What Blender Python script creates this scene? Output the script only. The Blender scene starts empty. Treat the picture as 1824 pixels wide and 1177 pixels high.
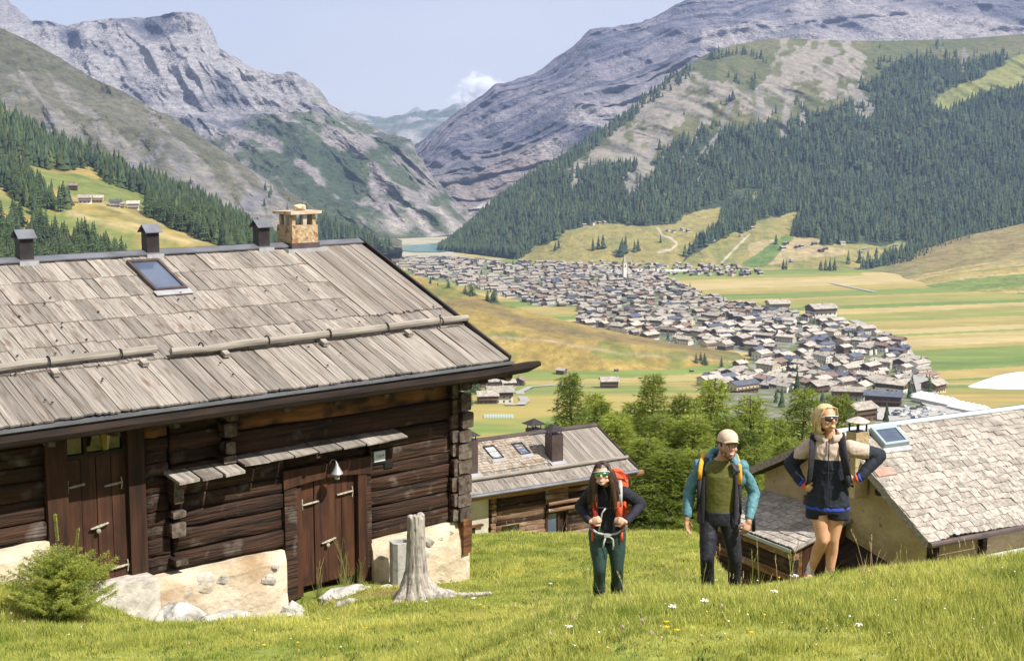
import bpy, bmesh, math, random
import numpy as np
from mathutils import Vector, Matrix, Euler
random.seed(11); RNG = np.random.default_rng(11)
S = bpy.context.scene
R = math.radians

# ------------------------------------------------------------------ camera
FPX, CX, CY, HOR = 2500.0, 912.0, 588.5, 250.0
PITCH = math.atan((CY - HOR) / FPX)
cam_d = bpy.data.cameras.new('camera'); cam = bpy.data.objects.new('camera', cam_d)
S.collection.objects.link(cam); S.camera = cam
cam_d.sensor_width = 36; cam_d.lens = 36 * FPX / 1824
cam.location = (0, 0, 0); cam.rotation_euler = (math.pi / 2 - PITCH, 0, 0)
cam_d.clip_start = .1; cam_d.clip_end = 60000

# ------------------------------------------------------------------ sun and sky
SUN_EL, SUN_AZ = 50.0, 122.0      # azimuth clockwise from +Y
sd = bpy.data.lights.new('sun', 'SUN'); sun = bpy.data.objects.new('sun', sd); S.collection.objects.link(sun)
sd.energy = 5.0; sd.angle = R(.53); sd.color = (1, .95, .87)
sv = Vector((math.sin(R(SUN_AZ)) * math.cos(R(SUN_EL)), math.cos(R(SUN_AZ)) * math.cos(R(SUN_EL)), math.sin(R(SUN_EL))))
sun.rotation_euler = sv.to_track_quat('Z', 'Y').to_euler(); sun.location = sv * 50
W = bpy.data.worlds.new('World'); S.world = W; W.use_nodes = True
wn = W.node_tree; wn.nodes.clear(); N = wn.nodes.new; L = wn.links.new
out = N('ShaderNodeOutputWorld'); bg = N('ShaderNodeBackground'); sky = N('ShaderNodeTexSky')
sky.sky_type = 'NISHITA'; sky.sun_disc = False; sky.sun_elevation = R(SUN_EL); sky.sun_rotation = R(SUN_AZ)
sky.altitude = 2000; sky.air_density = 1.0; sky.dust_density = 1.2; sky.ozone_density = 1.0
bg.inputs[1].default_value = .078
# thin high cloud veil over the sky
tc = N('ShaderNodeTexCoord'); mp = N('ShaderNodeMapping'); mp.inputs['Scale'].default_value = (2.2, 2.2, 9)
n1 = N('ShaderNodeTexNoise'); n1.inputs['Scale'].default_value = 1.6; n1.inputs['Detail'].default_value = 7; n1.inputs['Roughness'].default_value = .55
n1.inputs['Distortion'].default_value = .5
rp = N('ShaderNodeValToRGB'); rp.color_ramp.elements[0].position = .3; rp.color_ramp.elements[1].position = .72
rp.color_ramp.elements[0].color = (.78, .78, .78, 1); rp.color_ramp.elements[1].color = (.97, .97, .97, 1)
mx = N('ShaderNodeMixRGB'); mx.inputs[2].default_value = (5.3, 5.1, 5.1, 1)
L(tc.outputs['Generated'], mp.inputs[0]); L(mp.outputs[0], n1.inputs[0]); L(n1.outputs[0], rp.inputs[0])
n2 = N('ShaderNodeTexNoise'); n2.inputs['Scale'].default_value = 1.1; n2.inputs['Detail'].default_value = 6; mp2 = N('ShaderNodeMapping'); mp2.inputs['Scale'].default_value = (1.6, 1.6, 6); mp2.inputs['Location'].default_value = (3.1, 0, 1)
L(tc.outputs['Generated'], mp2.inputs[0]); L(mp2.outputs[0], n2.inputs[0]); r2 = N('ShaderNodeMapRange'); r2.inputs[1].default_value = .44; r2.inputs[2].default_value = .68; r2.inputs[4].default_value = .7; L(n2.outputs[0], r2.inputs[0])
mx2 = N('ShaderNodeMixRGB'); mx2.inputs[2].default_value = (6.3, 6.2, 6.2, 1)
L(rp.outputs[0], mx.inputs[0]); L(sky.outputs[0], mx.inputs[1]); L(r2.outputs[0], mx2.inputs[0]); L(mx.outputs[0], mx2.inputs[1]); L(mx2.outputs[0], bg.inputs[0]); L(bg.outputs[0], out.inputs[0])
vs = S.view_settings; vs.view_transform = 'Standard'; vs.look = 'None'; vs.exposure = 0.82; vs.gamma = 1; vs.use_curve_mapping = False
S.cycles.use_denoising = True; S.cycles.max_bounces = 5; S.cycles.diffuse_bounces = 2; S.cycles.glossy_bounces = 2
S.cycles.transmission_bounces = 3; S.cycles.transparent_max_bounces = 6; S.cycles.volume_bounces = 3
S.cycles.use_adaptive_sampling = True; S.cycles.adaptive_threshold = .02
S.cycles.sample_clamp_indirect = 4

# ------------------------------------------------------------------ helpers
CP, SP = math.cos(PITCH), math.sin(PITCH)
def at(px, py, Y):
    """the place seen at pixel px,py of the photo, Y metres in front of the camera"""
    u = CY - py
    k = Y / (FPX * CP + u * SP)
    return np.array([(px - CX) * k, Y + 0 * k, (-FPX * SP + u * CP) * k])
def atz(px, py, z):
    u = CY - py; k = z / (-FPX * SP + u * CP)
    return np.array([(px - CX) * k, (FPX * CP + u * SP) * k, z])
def proj(P):
    P = np.asarray(P, float); x, y, z = P[..., 0], P[..., 1], P[..., 2]
    f = y * CP - z * SP; u = y * SP + z * CP
    return CX + FPX * x / f, CY - FPX * u / f
def sstep(a, b, x):
    t = np.clip((x - a) / (b - a), 0, 1); return t * t * (3 - 2 * t)
def _h(i, j, k):
    n = (i * 374761393 + j * 668265263 + k * 2147483647 + 974634777) & 0xffffffff
    n = ((n ^ (n >> 13)) * 1274126177) & 0xffffffff
    n = ((n ^ (n >> 16)) * 2246822519) & 0xffffffff
    return ((n ^ (n >> 15)) & 0xffff) / 65535.0
def vnoise(x, y, z=0):
    x, y, z = np.broadcast_arrays(np.asarray(x, float), np.asarray(y, float), np.asarray(z, float))
    i, j, k = np.floor(x).astype(np.int64), np.floor(y).astype(np.int64), np.floor(z).astype(np.int64)
    fx, fy, fz = x - i, y - j, z - k
    fx, fy, fz = fx*fx*(3-2*fx), fy*fy*(3-2*fy), fz*fz*(3-2*fz)
    def l(a, b, t): return a + (b - a) * t
    return l(l(l(_h(i,j,k), _h(i+1,j,k), fx), l(_h(i,j+1,k), _h(i+1,j+1,k), fx), fy),
             l(l(_h(i,j,k+1), _h(i+1,j,k+1), fx), l(_h(i,j+1,k+1), _h(i+1,j+1,k+1), fx), fy), fz) * 2 - 1
def fbm(x, y, z=0, o=5, g=.5, ridged=False):
    s = 0; a = 1; t = 0
    for q in range(o):
        v = vnoise(np.asarray(x) * 2.03**q + 17.3*q, np.asarray(y) * 2.03**q - 9.1*q, np.asarray(z) * 2.03**q + 3.7*q)
        if ridged: v = 1 - 2 * np.abs(v)
        s = s + a * v; t += a; a *= g
    return s / t
def inpoly(px, py, poly):
    px = np.asarray(px, float); py = np.asarray(py, float); r = np.zeros(np.broadcast(px, py).shape, bool)
    n = len(poly)
    for a in range(n):
        x1, y1 = poly[a]; x2, y2 = poly[(a + 1) % n]
        if y1 == y2: continue
        c = ((y1 > py) != (y2 > py)) & (px < (x2 - x1) * (py - y1) / (y2 - y1) + x1)
        r ^= c
    return r

COL = S.collection
def tag(o, label=None, cat=None, group=None, kind=None):
    if label: o['label'] = label
    if cat: o['category'] = cat
    if group: o['group'] = group
    if kind: o['kind'] = kind
    return o
def empty(name, loc=(0,0,0), rz=0, label=None, cat=None, group=None):
    o = bpy.data.objects.new(name, None); COL.objects.link(o); o.location = loc; o.rotation_euler = (0, 0, rz)
    return tag(o, label, cat, group)
def link(name, me, parent=None, loc=(0,0,0), rot=(0,0,0), scale=None):
    o = bpy.data.objects.new(name, me); COL.objects.link(o)
    o.location = loc; o.rotation_euler = rot
    if scale is not None: o.scale = scale
    if parent: o.parent = parent
    return o
def copy_tree(o, parent=None):
    c = o.copy(); COL.objects.link(c); c.parent = parent
    for ch in o.children: copy_tree(ch, c)
    return c

class MB:
    def __init__(s): s.v = []; s.f = []; s.m = []; s.cur = 0
    def add(s, vs, fs):
        b = len(s.v); s.v += [tuple(map(float, v)) for v in vs]; s.f += [tuple(b + i for i in f) for f in fs]; s.m += [s.cur] * len(fs); return s
    def box(s, lo, hi, M=None, j=0):
        x0,y0,z0 = lo; x1,y1,z1 = hi
        vs = [(x0,y0,z0),(x1,y0,z0),(x1,y1,z0),(x0,y1,z0),(x0,y0,z1),(x1,y0,z1),(x1,y1,z1),(x0,y1,z1)]
        if j: vs = [tuple(c + random.uniform(-j, j) for c in v) for v in vs]
        if M is not None: vs = [tuple(M @ Vector(v)) for v in vs]
        return s.add(vs, [(0,3,2,1),(4,5,6,7),(0,1,5,4),(1,2,6,5),(2,3,7,6),(3,0,4,7)])
    def tube(s, pts, rs, n=8, cap=True, flat=1, up=None):
        """swept tube; flat<1 squashes along the second frame axis"""
        pts = [Vector(p) for p in pts]
        if not hasattr(rs, '__len__'): rs = [rs] * len(pts)
        b = len(s.v); u = None
        for i, p in enumerate(pts):
            t = (pts[min(i+1, len(pts)-1)] - pts[max(i-1, 0)])
            t = t.normalized() if t.length > 1e-9 else Vector((0,0,1))
            if u is None:
                a = Vector(up) if up is not None else (Vector((0,0,1)) if abs(t.z) < .9 else Vector((1,0,0)))
                u = (a - t * a.dot(t)).normalized()
            else:
                u = (u - t * u.dot(t)); u = u.normalized() if u.length > 1e-6 else t.orthogonal().normalized()
            w = t.cross(u)
            for k in range(n):
                a = 2 * math.pi * k / n
                s.v.append(tuple(p + (u * math.sin(a) * flat + w * math.cos(a)) * rs[i]))
        for i in range(len(pts) - 1):
            for k in range(n):
                a, c = b + i*n + k, b + i*n + (k+1) % n
                s.f.append((a, c, c + n, a + n)); s.m.append(s.cur)
        if cap:
            s.f.append(tuple(b + k for k in range(n))[::-1]); s.m.append(s.cur)
            e = b + (len(pts)-1)*n; s.f.append(tuple(e + k for k in range(n))); s.m.append(s.cur)
        return s
    def ell(s, c, r, nu=12, nv=8, M=None):
        vs = []; fs = []
        for j in range(nv + 1):
            th = math.pi * j / nv
            for i in range(nu):
                ph = 2 * math.pi * i / nu
                v = Vector((r[0]*math.sin(th)*math.cos(ph), r[1]*math.sin(th)*math.sin(ph), r[2]*math.cos(th)))
                if M is not None: v = M @ v
                vs.append(tuple(v + Vector(c)))
        for j in range(nv):
            for i in range(nu):
                fs.append((j*nu+i, (j+1)*nu+i, (j+1)*nu+(i+1)%nu, j*nu+(i+1)%nu))
        return s.add(vs, fs)
    def rings(s, secs, n=20, cap=True):
        """loft of ellipses (cx,cy,z,rx,ry)"""
        b = len(s.v)
        for cx, cy, z, rx, ry in secs:
            for k in range(n):
                a = 2*math.pi*k/n; s.v.append((cx + rx*math.cos(a), cy + ry*math.sin(a), z))
        for i in range(len(secs)-1):
            for k in range(n): s.f.append((b+i*n+k, b+i*n+(k+1)%n, b+(i+1)*n+(k+1)%n, b+(i+1)*n+k)); s.m.append(s.cur)
        if cap:
            s.f.append(tuple(b+k for k in range(n))[::-1]); s.m.append(s.cur); e = b+(len(secs)-1)*n; s.f.append(tuple(e+k for k in range(n))); s.m.append(s.cur)
        return s
    def prism(s, poly, y0, y1):
        """poly of (x,z) pulled from y0 to y1"""
        n = len(poly); vs = [(x, y0, z) for x, z in poly] + [(x, y1, z) for x, z in poly]
        return s.add(vs, [tuple(range(n)), tuple(range(2*n-1, n-1, -1))] + [(i, i+n, (i+1)%n+n, (i+1)%n) for i in range(n)])
    def mesh(s, name, mats, smooth=False, merge=False):
        me = bpy.data.meshes.new(name); me.from_pydata(s.v, [], s.f)
        for m in (mats if isinstance(mats, (list, tuple)) else [mats]): me.materials.append(m)
        if any(s.m): me.polygons.foreach_set('material_index', s.m)
        if merge:
            bm = bmesh.new(); bm.from_mesh(me); bmesh.ops.remove_doubles(bm, verts=bm.verts, dist=1e-4); bmesh.ops.recalc_face_normals(bm, faces=bm.faces); bm.to_mesh(me); bm.free()
        if smooth: me.polygons.foreach_set('use_smooth', [True] * len(me.polygons))
        me.update(); return me
    def obj(s, name, mats, parent=None, loc=(0,0,0), rot=(0,0,0), smooth=False):
        return link(name, s.mesh(name, mats, smooth), parent, loc, rot)

def mat(name, c1, c2=None, scale=(4,4,4), rough=.85, bump=None, metal=0, rnd=0, detail=5, lo=.35, hi=.65, c3=None, s3=1.0, k3=(.55,.75), spec=.3, attr=None, coord='Object', emit=None, trans=0, distort=0, sheen=0):
    """procedural material: two colours mixed by stretched noise, an optional third in patches, brightness that varies per object, and bump"""
    c1 = tuple(q*.8 for q in c1); c2 = c2 and tuple(q*.8 for q in c2); c3 = c3 and tuple(q*.8 for q in c3)
    m = bpy.data.materials.new(name); m.use_nodes = True; t = m.node_tree; n = t.nodes; l = t.links.new
    b = n['Principled BSDF']; b.inputs['Roughness'].default_value = rough; b.inputs['Metallic'].default_value = metal
    b.inputs['Specular IOR Level'].default_value = spec
    if sheen: b.inputs['Sheen Weight'].default_value = sheen
    tc = n.new('ShaderNodeTexCoord'); mp = n.new('ShaderNodeMapping'); mp.inputs['Scale'].default_value = scale
    oi = n.new('ShaderNodeObjectInfo'); mu = n.new('ShaderNodeMath'); mu.operation = 'MULTIPLY'; mu.inputs[1].default_value = 57.0 if rnd else 0.0
    l(oi.outputs['Random'], mu.inputs[0]); l(tc.outputs[coord], mp.inputs[0]); l(mu.outputs[0], mp.inputs['Location'])
    col = None
    if c2 is not None:
        ns = n.new('ShaderNodeTexNoise'); ns.inputs['Scale'].default_value = 1; ns.inputs['Detail'].default_value = detail; ns.inputs['Roughness'].default_value = .6
        ns.inputs['Distortion'].default_value = distort
        l(mp.outputs[0], ns.inputs[0])
        r = n.new('ShaderNodeMapRange'); r.inputs[1].default_value = lo; r.inputs[2].default_value = hi; l(ns.outputs[0], r.inputs[0])
        x = n.new('ShaderNodeMixRGB'); x.inputs[1].default_value = (*c1, 1); x.inputs[2].default_value = (*c2, 1); l(r.outputs[0], x.inputs[0]); col = x.outputs[0]
    else:
        x = n.new('ShaderNodeRGB'); x.outputs[0].default_value = (*c1, 1); col = x.outputs[0]
    if attr:
        a = n.new('ShaderNodeAttribute'); a.attribute_name = attr
        x = n.new('ShaderNodeMixRGB'); x.blend_type = 'MULTIPLY'; x.inputs[0].default_value = 1; l(a.outputs['Color'], x.inputs[1]); l(col, x.inputs[2]); col = x.outputs[0]
    if c3 is not None:
        ns3 = n.new('ShaderNodeTexNoise'); ns3.inputs['Scale'].default_value = s3; ns3.inputs['Detail'].default_value = 4
        ad = n.new('ShaderNodeVectorMath'); ad.operation = 'ADD'; l(tc.outputs[coord], ad.inputs[0]); l(mu.outputs[0], ad.inputs[1]); l(ad.outputs[0], ns3.inputs[0])
        r = n.new('ShaderNodeMapRange'); r.inputs[1].default_value = k3[0]; r.inputs[2].default_value = k3[1]; l(ns3.outputs[0], r.inputs[0])
        x = n.new('ShaderNodeMixRGB'); x.inputs[2].default_value = (*c3, 1); l(r.outputs[0], x.inputs[0]); l(col, x.inputs[1]); col = x.outputs[0]
    if rnd:
        r = n.new('ShaderNodeMapRange'); r.inputs[3].default_value = 1 - rnd; r.inputs[4].default_value = 1 + rnd; l(oi.outputs['Random'], r.inputs[0])
        x = n.new('ShaderNodeVectorMath'); x.operation = 'SCALE'; l(col, x.inputs[0]); l(r.outputs[0], x.inputs['Scale']); col = x.outputs[0]
    l(col, b.inputs['Base Color'])
    if emit: b.inputs['Emission Color'].default_value = (*emit[0], 1); b.inputs['Emission Strength'].default_value = emit[1]
    if bump:
        sc, st, dist = bump[:3]
        mb_ = n.new('ShaderNodeMapping'); mb_.inputs['Scale'].default_value = sc if hasattr(sc, '__len__') else (sc,)*3
        l(tc.outputs[coord], mb_.inputs[0]); l(mu.outputs[0], mb_.inputs['Location'])
        nb = n.new('ShaderNodeTexNoise'); nb.inputs['Scale'].default_value = 1; nb.inputs['Detail'].default_value = 4; l(mb_.outputs[0], nb.inputs[0])
        bp = n.new('ShaderNodeBump'); bp.inputs['Strength'].default_value = st; bp.inputs['Distance'].default_value = dist; l(nb.outputs[0], bp.inputs['Height']); l(bp.outputs[0], b.inputs['Normal'])
    if trans:
        td = n.new('ShaderNodeBsdfTranslucent'); ms = n.new('ShaderNodeMixShader'); ms.inputs[0].default_value = trans
        l(col, td.inputs[0]); l(b.outputs[0], ms.inputs[1]); l(td.outputs[0], ms.inputs[2]); l(ms.outputs[0], n['Material Output'].inputs[0])
    return m
def setcol(me, cols, name='col'):
    a = me.color_attributes.new(name, 'FLOAT_COLOR', 'POINT')
    c = np.ones((len(me.vertices), 4), np.float32); c[:, :3] = cols; a.data.foreach_set('color', c.ravel())
def npmesh(name, V, F, m, cols=None, smooth=False):
    me = bpy.data.meshes.new(name); V = np.asarray(V, np.float32); F = np.asarray(F, np.int32); k = F.shape[1]
    me.vertices.add(len(V)); me.vertices.foreach_set('co', V.ravel())
    me.loops.add(F.size); me.loops.foreach_set('vertex_index', F.ravel())
    me.polygons.add(len(F)); me.polygons.foreach_set('loop_start', np.arange(0, F.size, k, dtype=np.int32)); me.polygons.foreach_set('loop_total', np.full(len(F), k, np.int32))
    me.update(calc_edges=True); me.validate()
    for q in (m if isinstance(m, list) else [m]): me.materials.append(q)
    if smooth: me.polygons.foreach_set('use_smooth', [True]*len(F))
    if cols is not None: setcol(me, cols)
    return me
def gridfaces(ny, nx):
    a = np.arange((ny-1)*nx).reshape(ny-1, nx)[:, :-1].ravel()
    return np.stack([a, a+1, a+nx+1, a+nx], 1)
# ------------------------------------------------------------------ materials of the land
m_rock = mat('far_rock', (.44,.46,.50), (1.04,1.03,1.02), (.04,.04,.09), .95, bump=((.09,.09,.16), 1, 14), attr='col', detail=10, lo=.32, hi=.68)
m_turf_far = mat('far_turf', (.50,.54,.50), (1.02,.98,.93), (.05,.05,.05), .95, bump=((.08,.08,.08), .8, 6), attr='col', detail=8, lo=.3, hi=.7)
m_field = mat('valley_field', (.68,.70,.66), (1.0,.98,.95), (.01,.05,.05), .95, attr='col', detail=7, lo=.3, hi=.7)
m_ground = mat('meadow_soil', (.8,.8,.75), (1.2,1.15,1.1), (3,3,3), .95, bump=((14,14,14), .7, .05), attr='col', detail=6, lo=.3, hi=.7)

def rowsample(rows, px, t, ease=None):
    """rows of control points (px,py,Y), bottom row first -> py, Y at parameter t"""
    k = len(rows)
    PY = np.stack([np.interp(px, [c[0] for c in r], [c[1] for c in r]) for r in rows])
    LY = np.stack([np.interp(px, [c[0] for c in r], [math.log(c[2]) for c in r]) for r in rows])
    s = np.clip(t, 0, 1) * (k - 1); i = np.clip(np.floor(s).astype(int), 0, k - 2); f = s - i
    j = np.arange(len(px))
    return PY[i, j] * (1-f) + PY[i+1, j] * f, np.exp(LY[i, j] * (1-f) + LY[i+1, j] * f)
class Loft:
    def __init__(s, name, rows, x0, x1, nx, ny, disp, colf, m, over=True):
        s.rows = rows; s.disp = disp; s.x0, s.x1 = x0, x1
        # columns dense inside the frame, sparse outside
        px = np.linspace(x0, x1, nx); t = np.linspace(0, 1, ny)
        PX, T = np.meshgrid(px, t); P, py = s.pos(PX.ravel(), T.ravel())
        c = colf(P, PX.ravel(), py, T.ravel())
        if over:                                    # the far side of the hill falls away behind the ridge
            top = P[-nx:].copy()
            for q, (dy, dz) in enumerate(((60, -25), (400, -260), (900, -700))):
                b = top * (1 + dy / np.maximum(top[:, 1:2], 1)); b[:, 2] = top[:, 2] + dz
                P = np.vstack([P, b]); c = np.vstack([c, c[-nx:]]); ny += 1
        s.o = link(name, npmesh(name, P, gridfaces(ny, nx), m, np.clip(c, .01, .8), smooth=False)); tag(s.o, kind='structure')
    def pos(s, px, t):
        py, Y = rowsample(s.rows, px, t)
        P = at(px, py, Y).T.copy()
        return s.disp(P, px, py, t), py
def mixc(a, b, f): f = np.clip(f, 0, 1)[:, None]; return np.asarray(a) * (1-f) + np.asarray(b) * f
def gully(P, px, sx, sz, o=4): return fbm(P[:,0]/sx + P[:,1]/sx*.5, P[:,2]/sz, P[:,1]/(sx*4), o, .55, True)

# ---- most distant ridge
def d0(P, px, py, t): P[:,2] += fbm(P[:,0]/500, P[:,1]/500, 0, 5, .55, True) * 70 * np.clip(t*1.5, 0, 1); return P
def c0(P, px, py, t):
    n = fbm(P[:,0]/250, P[:,2]/90, P[:,1]/300, 5); return mixc((.13,.16,.10), (.42,.40,.38), sstep(-.15,.25,n + (t-.6)*.8))
Loft('distant_mountain', [[(500,330,9000),(1000,330,9000)], [(500,240,10500),(620,225,10500),(700,232,10500),(860,215,10500),(1000,240,10500)],
     [(500,230,12500),(590,214,12500),(632,206,12000),(655,212,12000),(690,217,12000),(720,209,12000),(742,203,12000),(758,208,12000),(790,199,12000),(812,190,12000),(840,196,12000),(1000,210,12000)]], 520, 980, 240, 60, d0, c0, m_rock)
# ---- pale peak at the far left
Loft('far_peak', [[(-300,120,6500),(300,120,6500)], [(-300,-60,8000),(-100,-50,8000),(-20,-8,7800),(0,0,7800),(12,6,7800),(35,20,7600),(60,36,7500),(80,45,7500),(150,80,7400),(300,110,7400)]], -300, 290, 260, 90,
     d0, lambda P, px, py, t: mixc((.24,.215,.22), (.34,.31,.30), sstep(-.2,.3, gully(P, px, 200, 700))), m_rock)
# ---- grey rock mountain at the left
ridgeA = [(-300,70,5600),(-60,60,5600),(0,48,5600),(60,44,5600),(90,42,5500),(130,52,5500),(155,42,5400),(200,38,5400),(262,38,5400),(300,31,5300),(345,28,5200),(362,34,5200),(378,60,5150),(388,86,5100),(420,103,5050),(450,122,5000),(490,134,4950),(520,136,4900),(550,146,4850),(572,165,4800),(588,186,4700),(612,200,4650),(645,215,4600),(700,243,4500),(735,262,4350),(752,290,4250),(768,315,4150),(800,352,4000),(845,393,3800),(880,412,3700)]
rowsA = [[(-300,450,3500),(500,450,3400),(640,432,3400),(760,424,3500),(845,414,3600),(880,418,3650)],
         [(-300,340,4000),(300,330,4000),(560,330,3800),(700,355,3750),(760,370,3750),(845,404,3700),(880,415,3680)],
         [(-300,190,4700),(300,190,4600),(560,235,4300),(700,285,4200),(768,340,4000),(845,396,3780),(880,413,3700)], ridgeA]
def dA(P, px, py, t):
    e = np.clip(t*6, .1, 1) * np.clip((880-px)/120, .1, 1)
    P[:,2] += (fbm(P[:,0]/420, P[:,1]/420, 0, 6, .56, True)*52 - 9) * e * np.where(t > .97, .35, 1)
    P[:,1] -= gully(P, px, 190, 620, 5) * 110 * e
    st = vnoise(P[:,2]/26 + P[:,0]/260, P[:,0]/900, 0); P[:,1] += st * 22 * e
    return P
def cA(P, px, py, t):
    n = fbm(P[:,0]/160, P[:,2]/120, P[:,1]/200, 6, .6); g = gully(P, px, 110, 500, 5)
    c = mixc((.13,.135,.175), (.40,.38,.39), sstep(-.30,.40, g*.7 + n*.8 + .15*vnoise(P[:,2]/14 + P[:,0]/150, P[:,0]/400)))
    veg = np.interp(px, [-300, 200, 350, 470, 590, 640, 900], [420, 330, 250, 200, 190, 205, 300])      # where green begins
    f = sstep(-18, 45, py - veg + n*75)
    green = mixc((.060,.090,.050), (.11,.14,.075), sstep(-.2,.3,n))
    cliff = mixc((.14,.135,.15), (.32,.285,.28), sstep(-.2,.4,g))
    keep = sstep(.17,.42, g*.65 + fbm(P[:,0]/90, P[:,2]/70, 5, 5)*.9 - .06)
    low = mixc(green, cliff, keep[:]) 
    c = mixc(c, low, f)
    gr = sstep(.05,.3, fbm(P[:,0]/300, P[:,2]/200, 9, 4) - np.abs(py-175)/180) * (px > 380)
    c = mixc(c, (.21,.22,.14), gr*.8)
    scree = np.exp(-((px - (742 + (py-395)*1.1))/11)**2) * (py > 380) + np.exp(-((px - (795 + (py-395)*1.0))/13)**2) * (py > 372) + np.exp(-((px-705)/26)**2 - ((py-405)/13)**2)
    c = mixc(c, (.48,.43,.40), scree * sstep(-.5, .1, n + .3))
    return mixc(c, (.045,.075,.045), sstep(0, 12, py - np.interp(px, [0, 590, 640, 700, 760, 900], [300, 385, 408, 418, 420, 440])) * .85)
Loft('rock_mountain_left', rowsA, -300, 878, 560, 280, dA, cA, m_rock)
# ---- big rock mountain behind the forest, right of the gap
ridgeD = [(690,330,5200),(738,262,5400),(770,239,5600),(800,215,5800),(826,196,5900),(860,174,6000),(882,154,6000),(915,144,6100),(950,127,6200),(990,106,6300),(1015,92,6300),(1040,66,6400),(1050,57,6400),(1075,53,6400),(1110,47,6500),(1140,45,6500),(1165,30,6600),(1200,12,6600),(1235,6,6600),(1262,2,6600),(1300,4,6600),(1340,-14,6700),(1500,-50,6900),(1700,-60,7000),(2200,-90,7000)]
rowsD = [[(690,400,4300),(840,425,4300),(2200,430,4300)], [(690,370,4600),(838,375,4600),(1100,300,4800),(2200,300,4900)],
         [(690,350,4900),(800,290,5100),(1000,215,5300),(1300,110,5600),(2200,60,5700)], ridgeD]
def dD(P, px, py, t):
    e = np.clip(t*5, .15, 1)
    P[:,2] += (fbm(P[:,0]/480, P[:,1]/480, 3, 6, .55, True)*52 - 6) * e * np.where(t > .97, .5, 1)
    P[:,1] -= gully(P, px, 230, 900, 5) * 85 * e
    P[:,1] += vnoise(t*46 + P[:,0]/1500, P[:,0]/700, 0) * 45 * e + vnoise(t*110, P[:,0]/500, 4) * 16 * e
    return P
def cD(P, px, py, t):
    n = fbm(P[:,0]/200, P[:,2]/150, P[:,1]/250, 6, .6); g = gully(P, px, 130, 620, 5)
    st = vnoise(t*60 + P[:,0]/1500, P[:,0]/600, 0)*.7 + vnoise(t*170, P[:,0]/500, 4)*.8
    c = mixc((.085,.09,.135), (.25,.23,.26), sstep(-.5,.6, g*.5 + n*.7 + st*.8))
    # pale bands of scree and bare rock below the dark upper slope
    b = np.exp(-((py - np.interp(px, [760, 900, 1000, 1100, 1200, 1320], [420, 330, 250, 200, 160, 120]))/38)**2) * sstep(800, 960, px)
    b2 = np.exp(-((py - np.interp(px, [1300, 1480, 1560, 1824], [75, 8, 30, 80]))/22)**2) * (px > 1250)
    b3 = sstep(30, 62, py) * (px > 1420) * .5
    c = mixc(c, (.42,.38,.375), np.clip(b + b2 + b3, 0, 1) * sstep(-.35,.25, g*.6 + n*.8 + .05))
    gl = np.interp(px, [690, 760, 900, 1000, 1150], [262, 268, 225, 215, 240])
    f = sstep(-6, 60, py - gl - 30 + n*60) * sstep(1250, 1000, px)
    low = mixc((.04,.062,.045), (.30,.25,.235), sstep(.05,.33, g*.6 + n*.55 - .02))
    c = mixc(c, low, f)
    sc = (np.abs(py - (372 - (px-860)*.62)) < 9 - np.abs(px-862)*.1) & (px > 826) & (px < 905)
    return mixc(c, (.55,.52,.50), sc * 1.)
Loft('rock_mountain_right', rowsD, 690, 2200, 640, 260, dD, cD, m_rock)
# ---- grey-green slope on the left
ridgeB = [(-300,-70,3300),(0,50,3200),(60,78,3200),(110,104,3200),(150,130,3150),(195,152,3100),(230,168,3100),(262,188,3080),(300,203,3050),(350,236,3000),(400,268,3000),(450,302,2950),(500,338,2900),(540,362,2880),(575,384,2850),(600,400,2820),(650,425,2800),(720,440,2780)]
rowsB = [[(-300,480,2300),(300,475,2350),(600,460,2600),(720,452,2700)], [(-300,300,2500),(0,300,2500),(300,340,2500),(560,415,2650),(720,448,2720)], ridgeB]
def dB(P, px, py, t):
    e = np.clip(t*5, .2, 1)
    P[:,2] += fbm(P[:,0]/300, P[:,1]/300, 5, 5, .5, True)*22 * e * np.where(t > .97, .3, 1)
    P[:,1] -= gully(P, px, 110, 600, 5) * 42 * e; return P
def cB(P, px, py, t):
    n = fbm(P[:,0]/110, P[:,2]/80, P[:,1]/120, 6, .6)
    # scree chutes run down to the right, along the fall of the slope
    q = (px*.55 - py*.42); s = fbm(q/16, (px*.42 + py*.55)/120, 0, 4, .6)
    c = mixc((.12,.12,.068), (.18,.17,.12), sstep(-.3,.3,n))
    c = mixc(c, (.27,.25,.22), sstep(.02,.30, s*.9 + n*.5 + np.interp(t, [0,.35,.8,1], [.12,.1,-.02,-.22])))
    c = mixc(c, (.24,.23,.25), sstep(.12,.36, fbm(P[:,0]/60, P[:,2]/90, 7, 5)) * sstep(.95,.6,t) * .8)
    tr = sstep(.08,.25, fbm(P[:,0]/45, P[:,2]/40, 3, 4) + np.interp(px, [0,400,560,640], [-.9,-.35,.0,.35]) - np.abs(t-.5)*.5)
    return mixc(c, (.05,.075,.04), tr)
LB = Loft('grey_green_slope', rowsB, -300, 718, 420, 200, dB, cB, m_rock)
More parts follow.
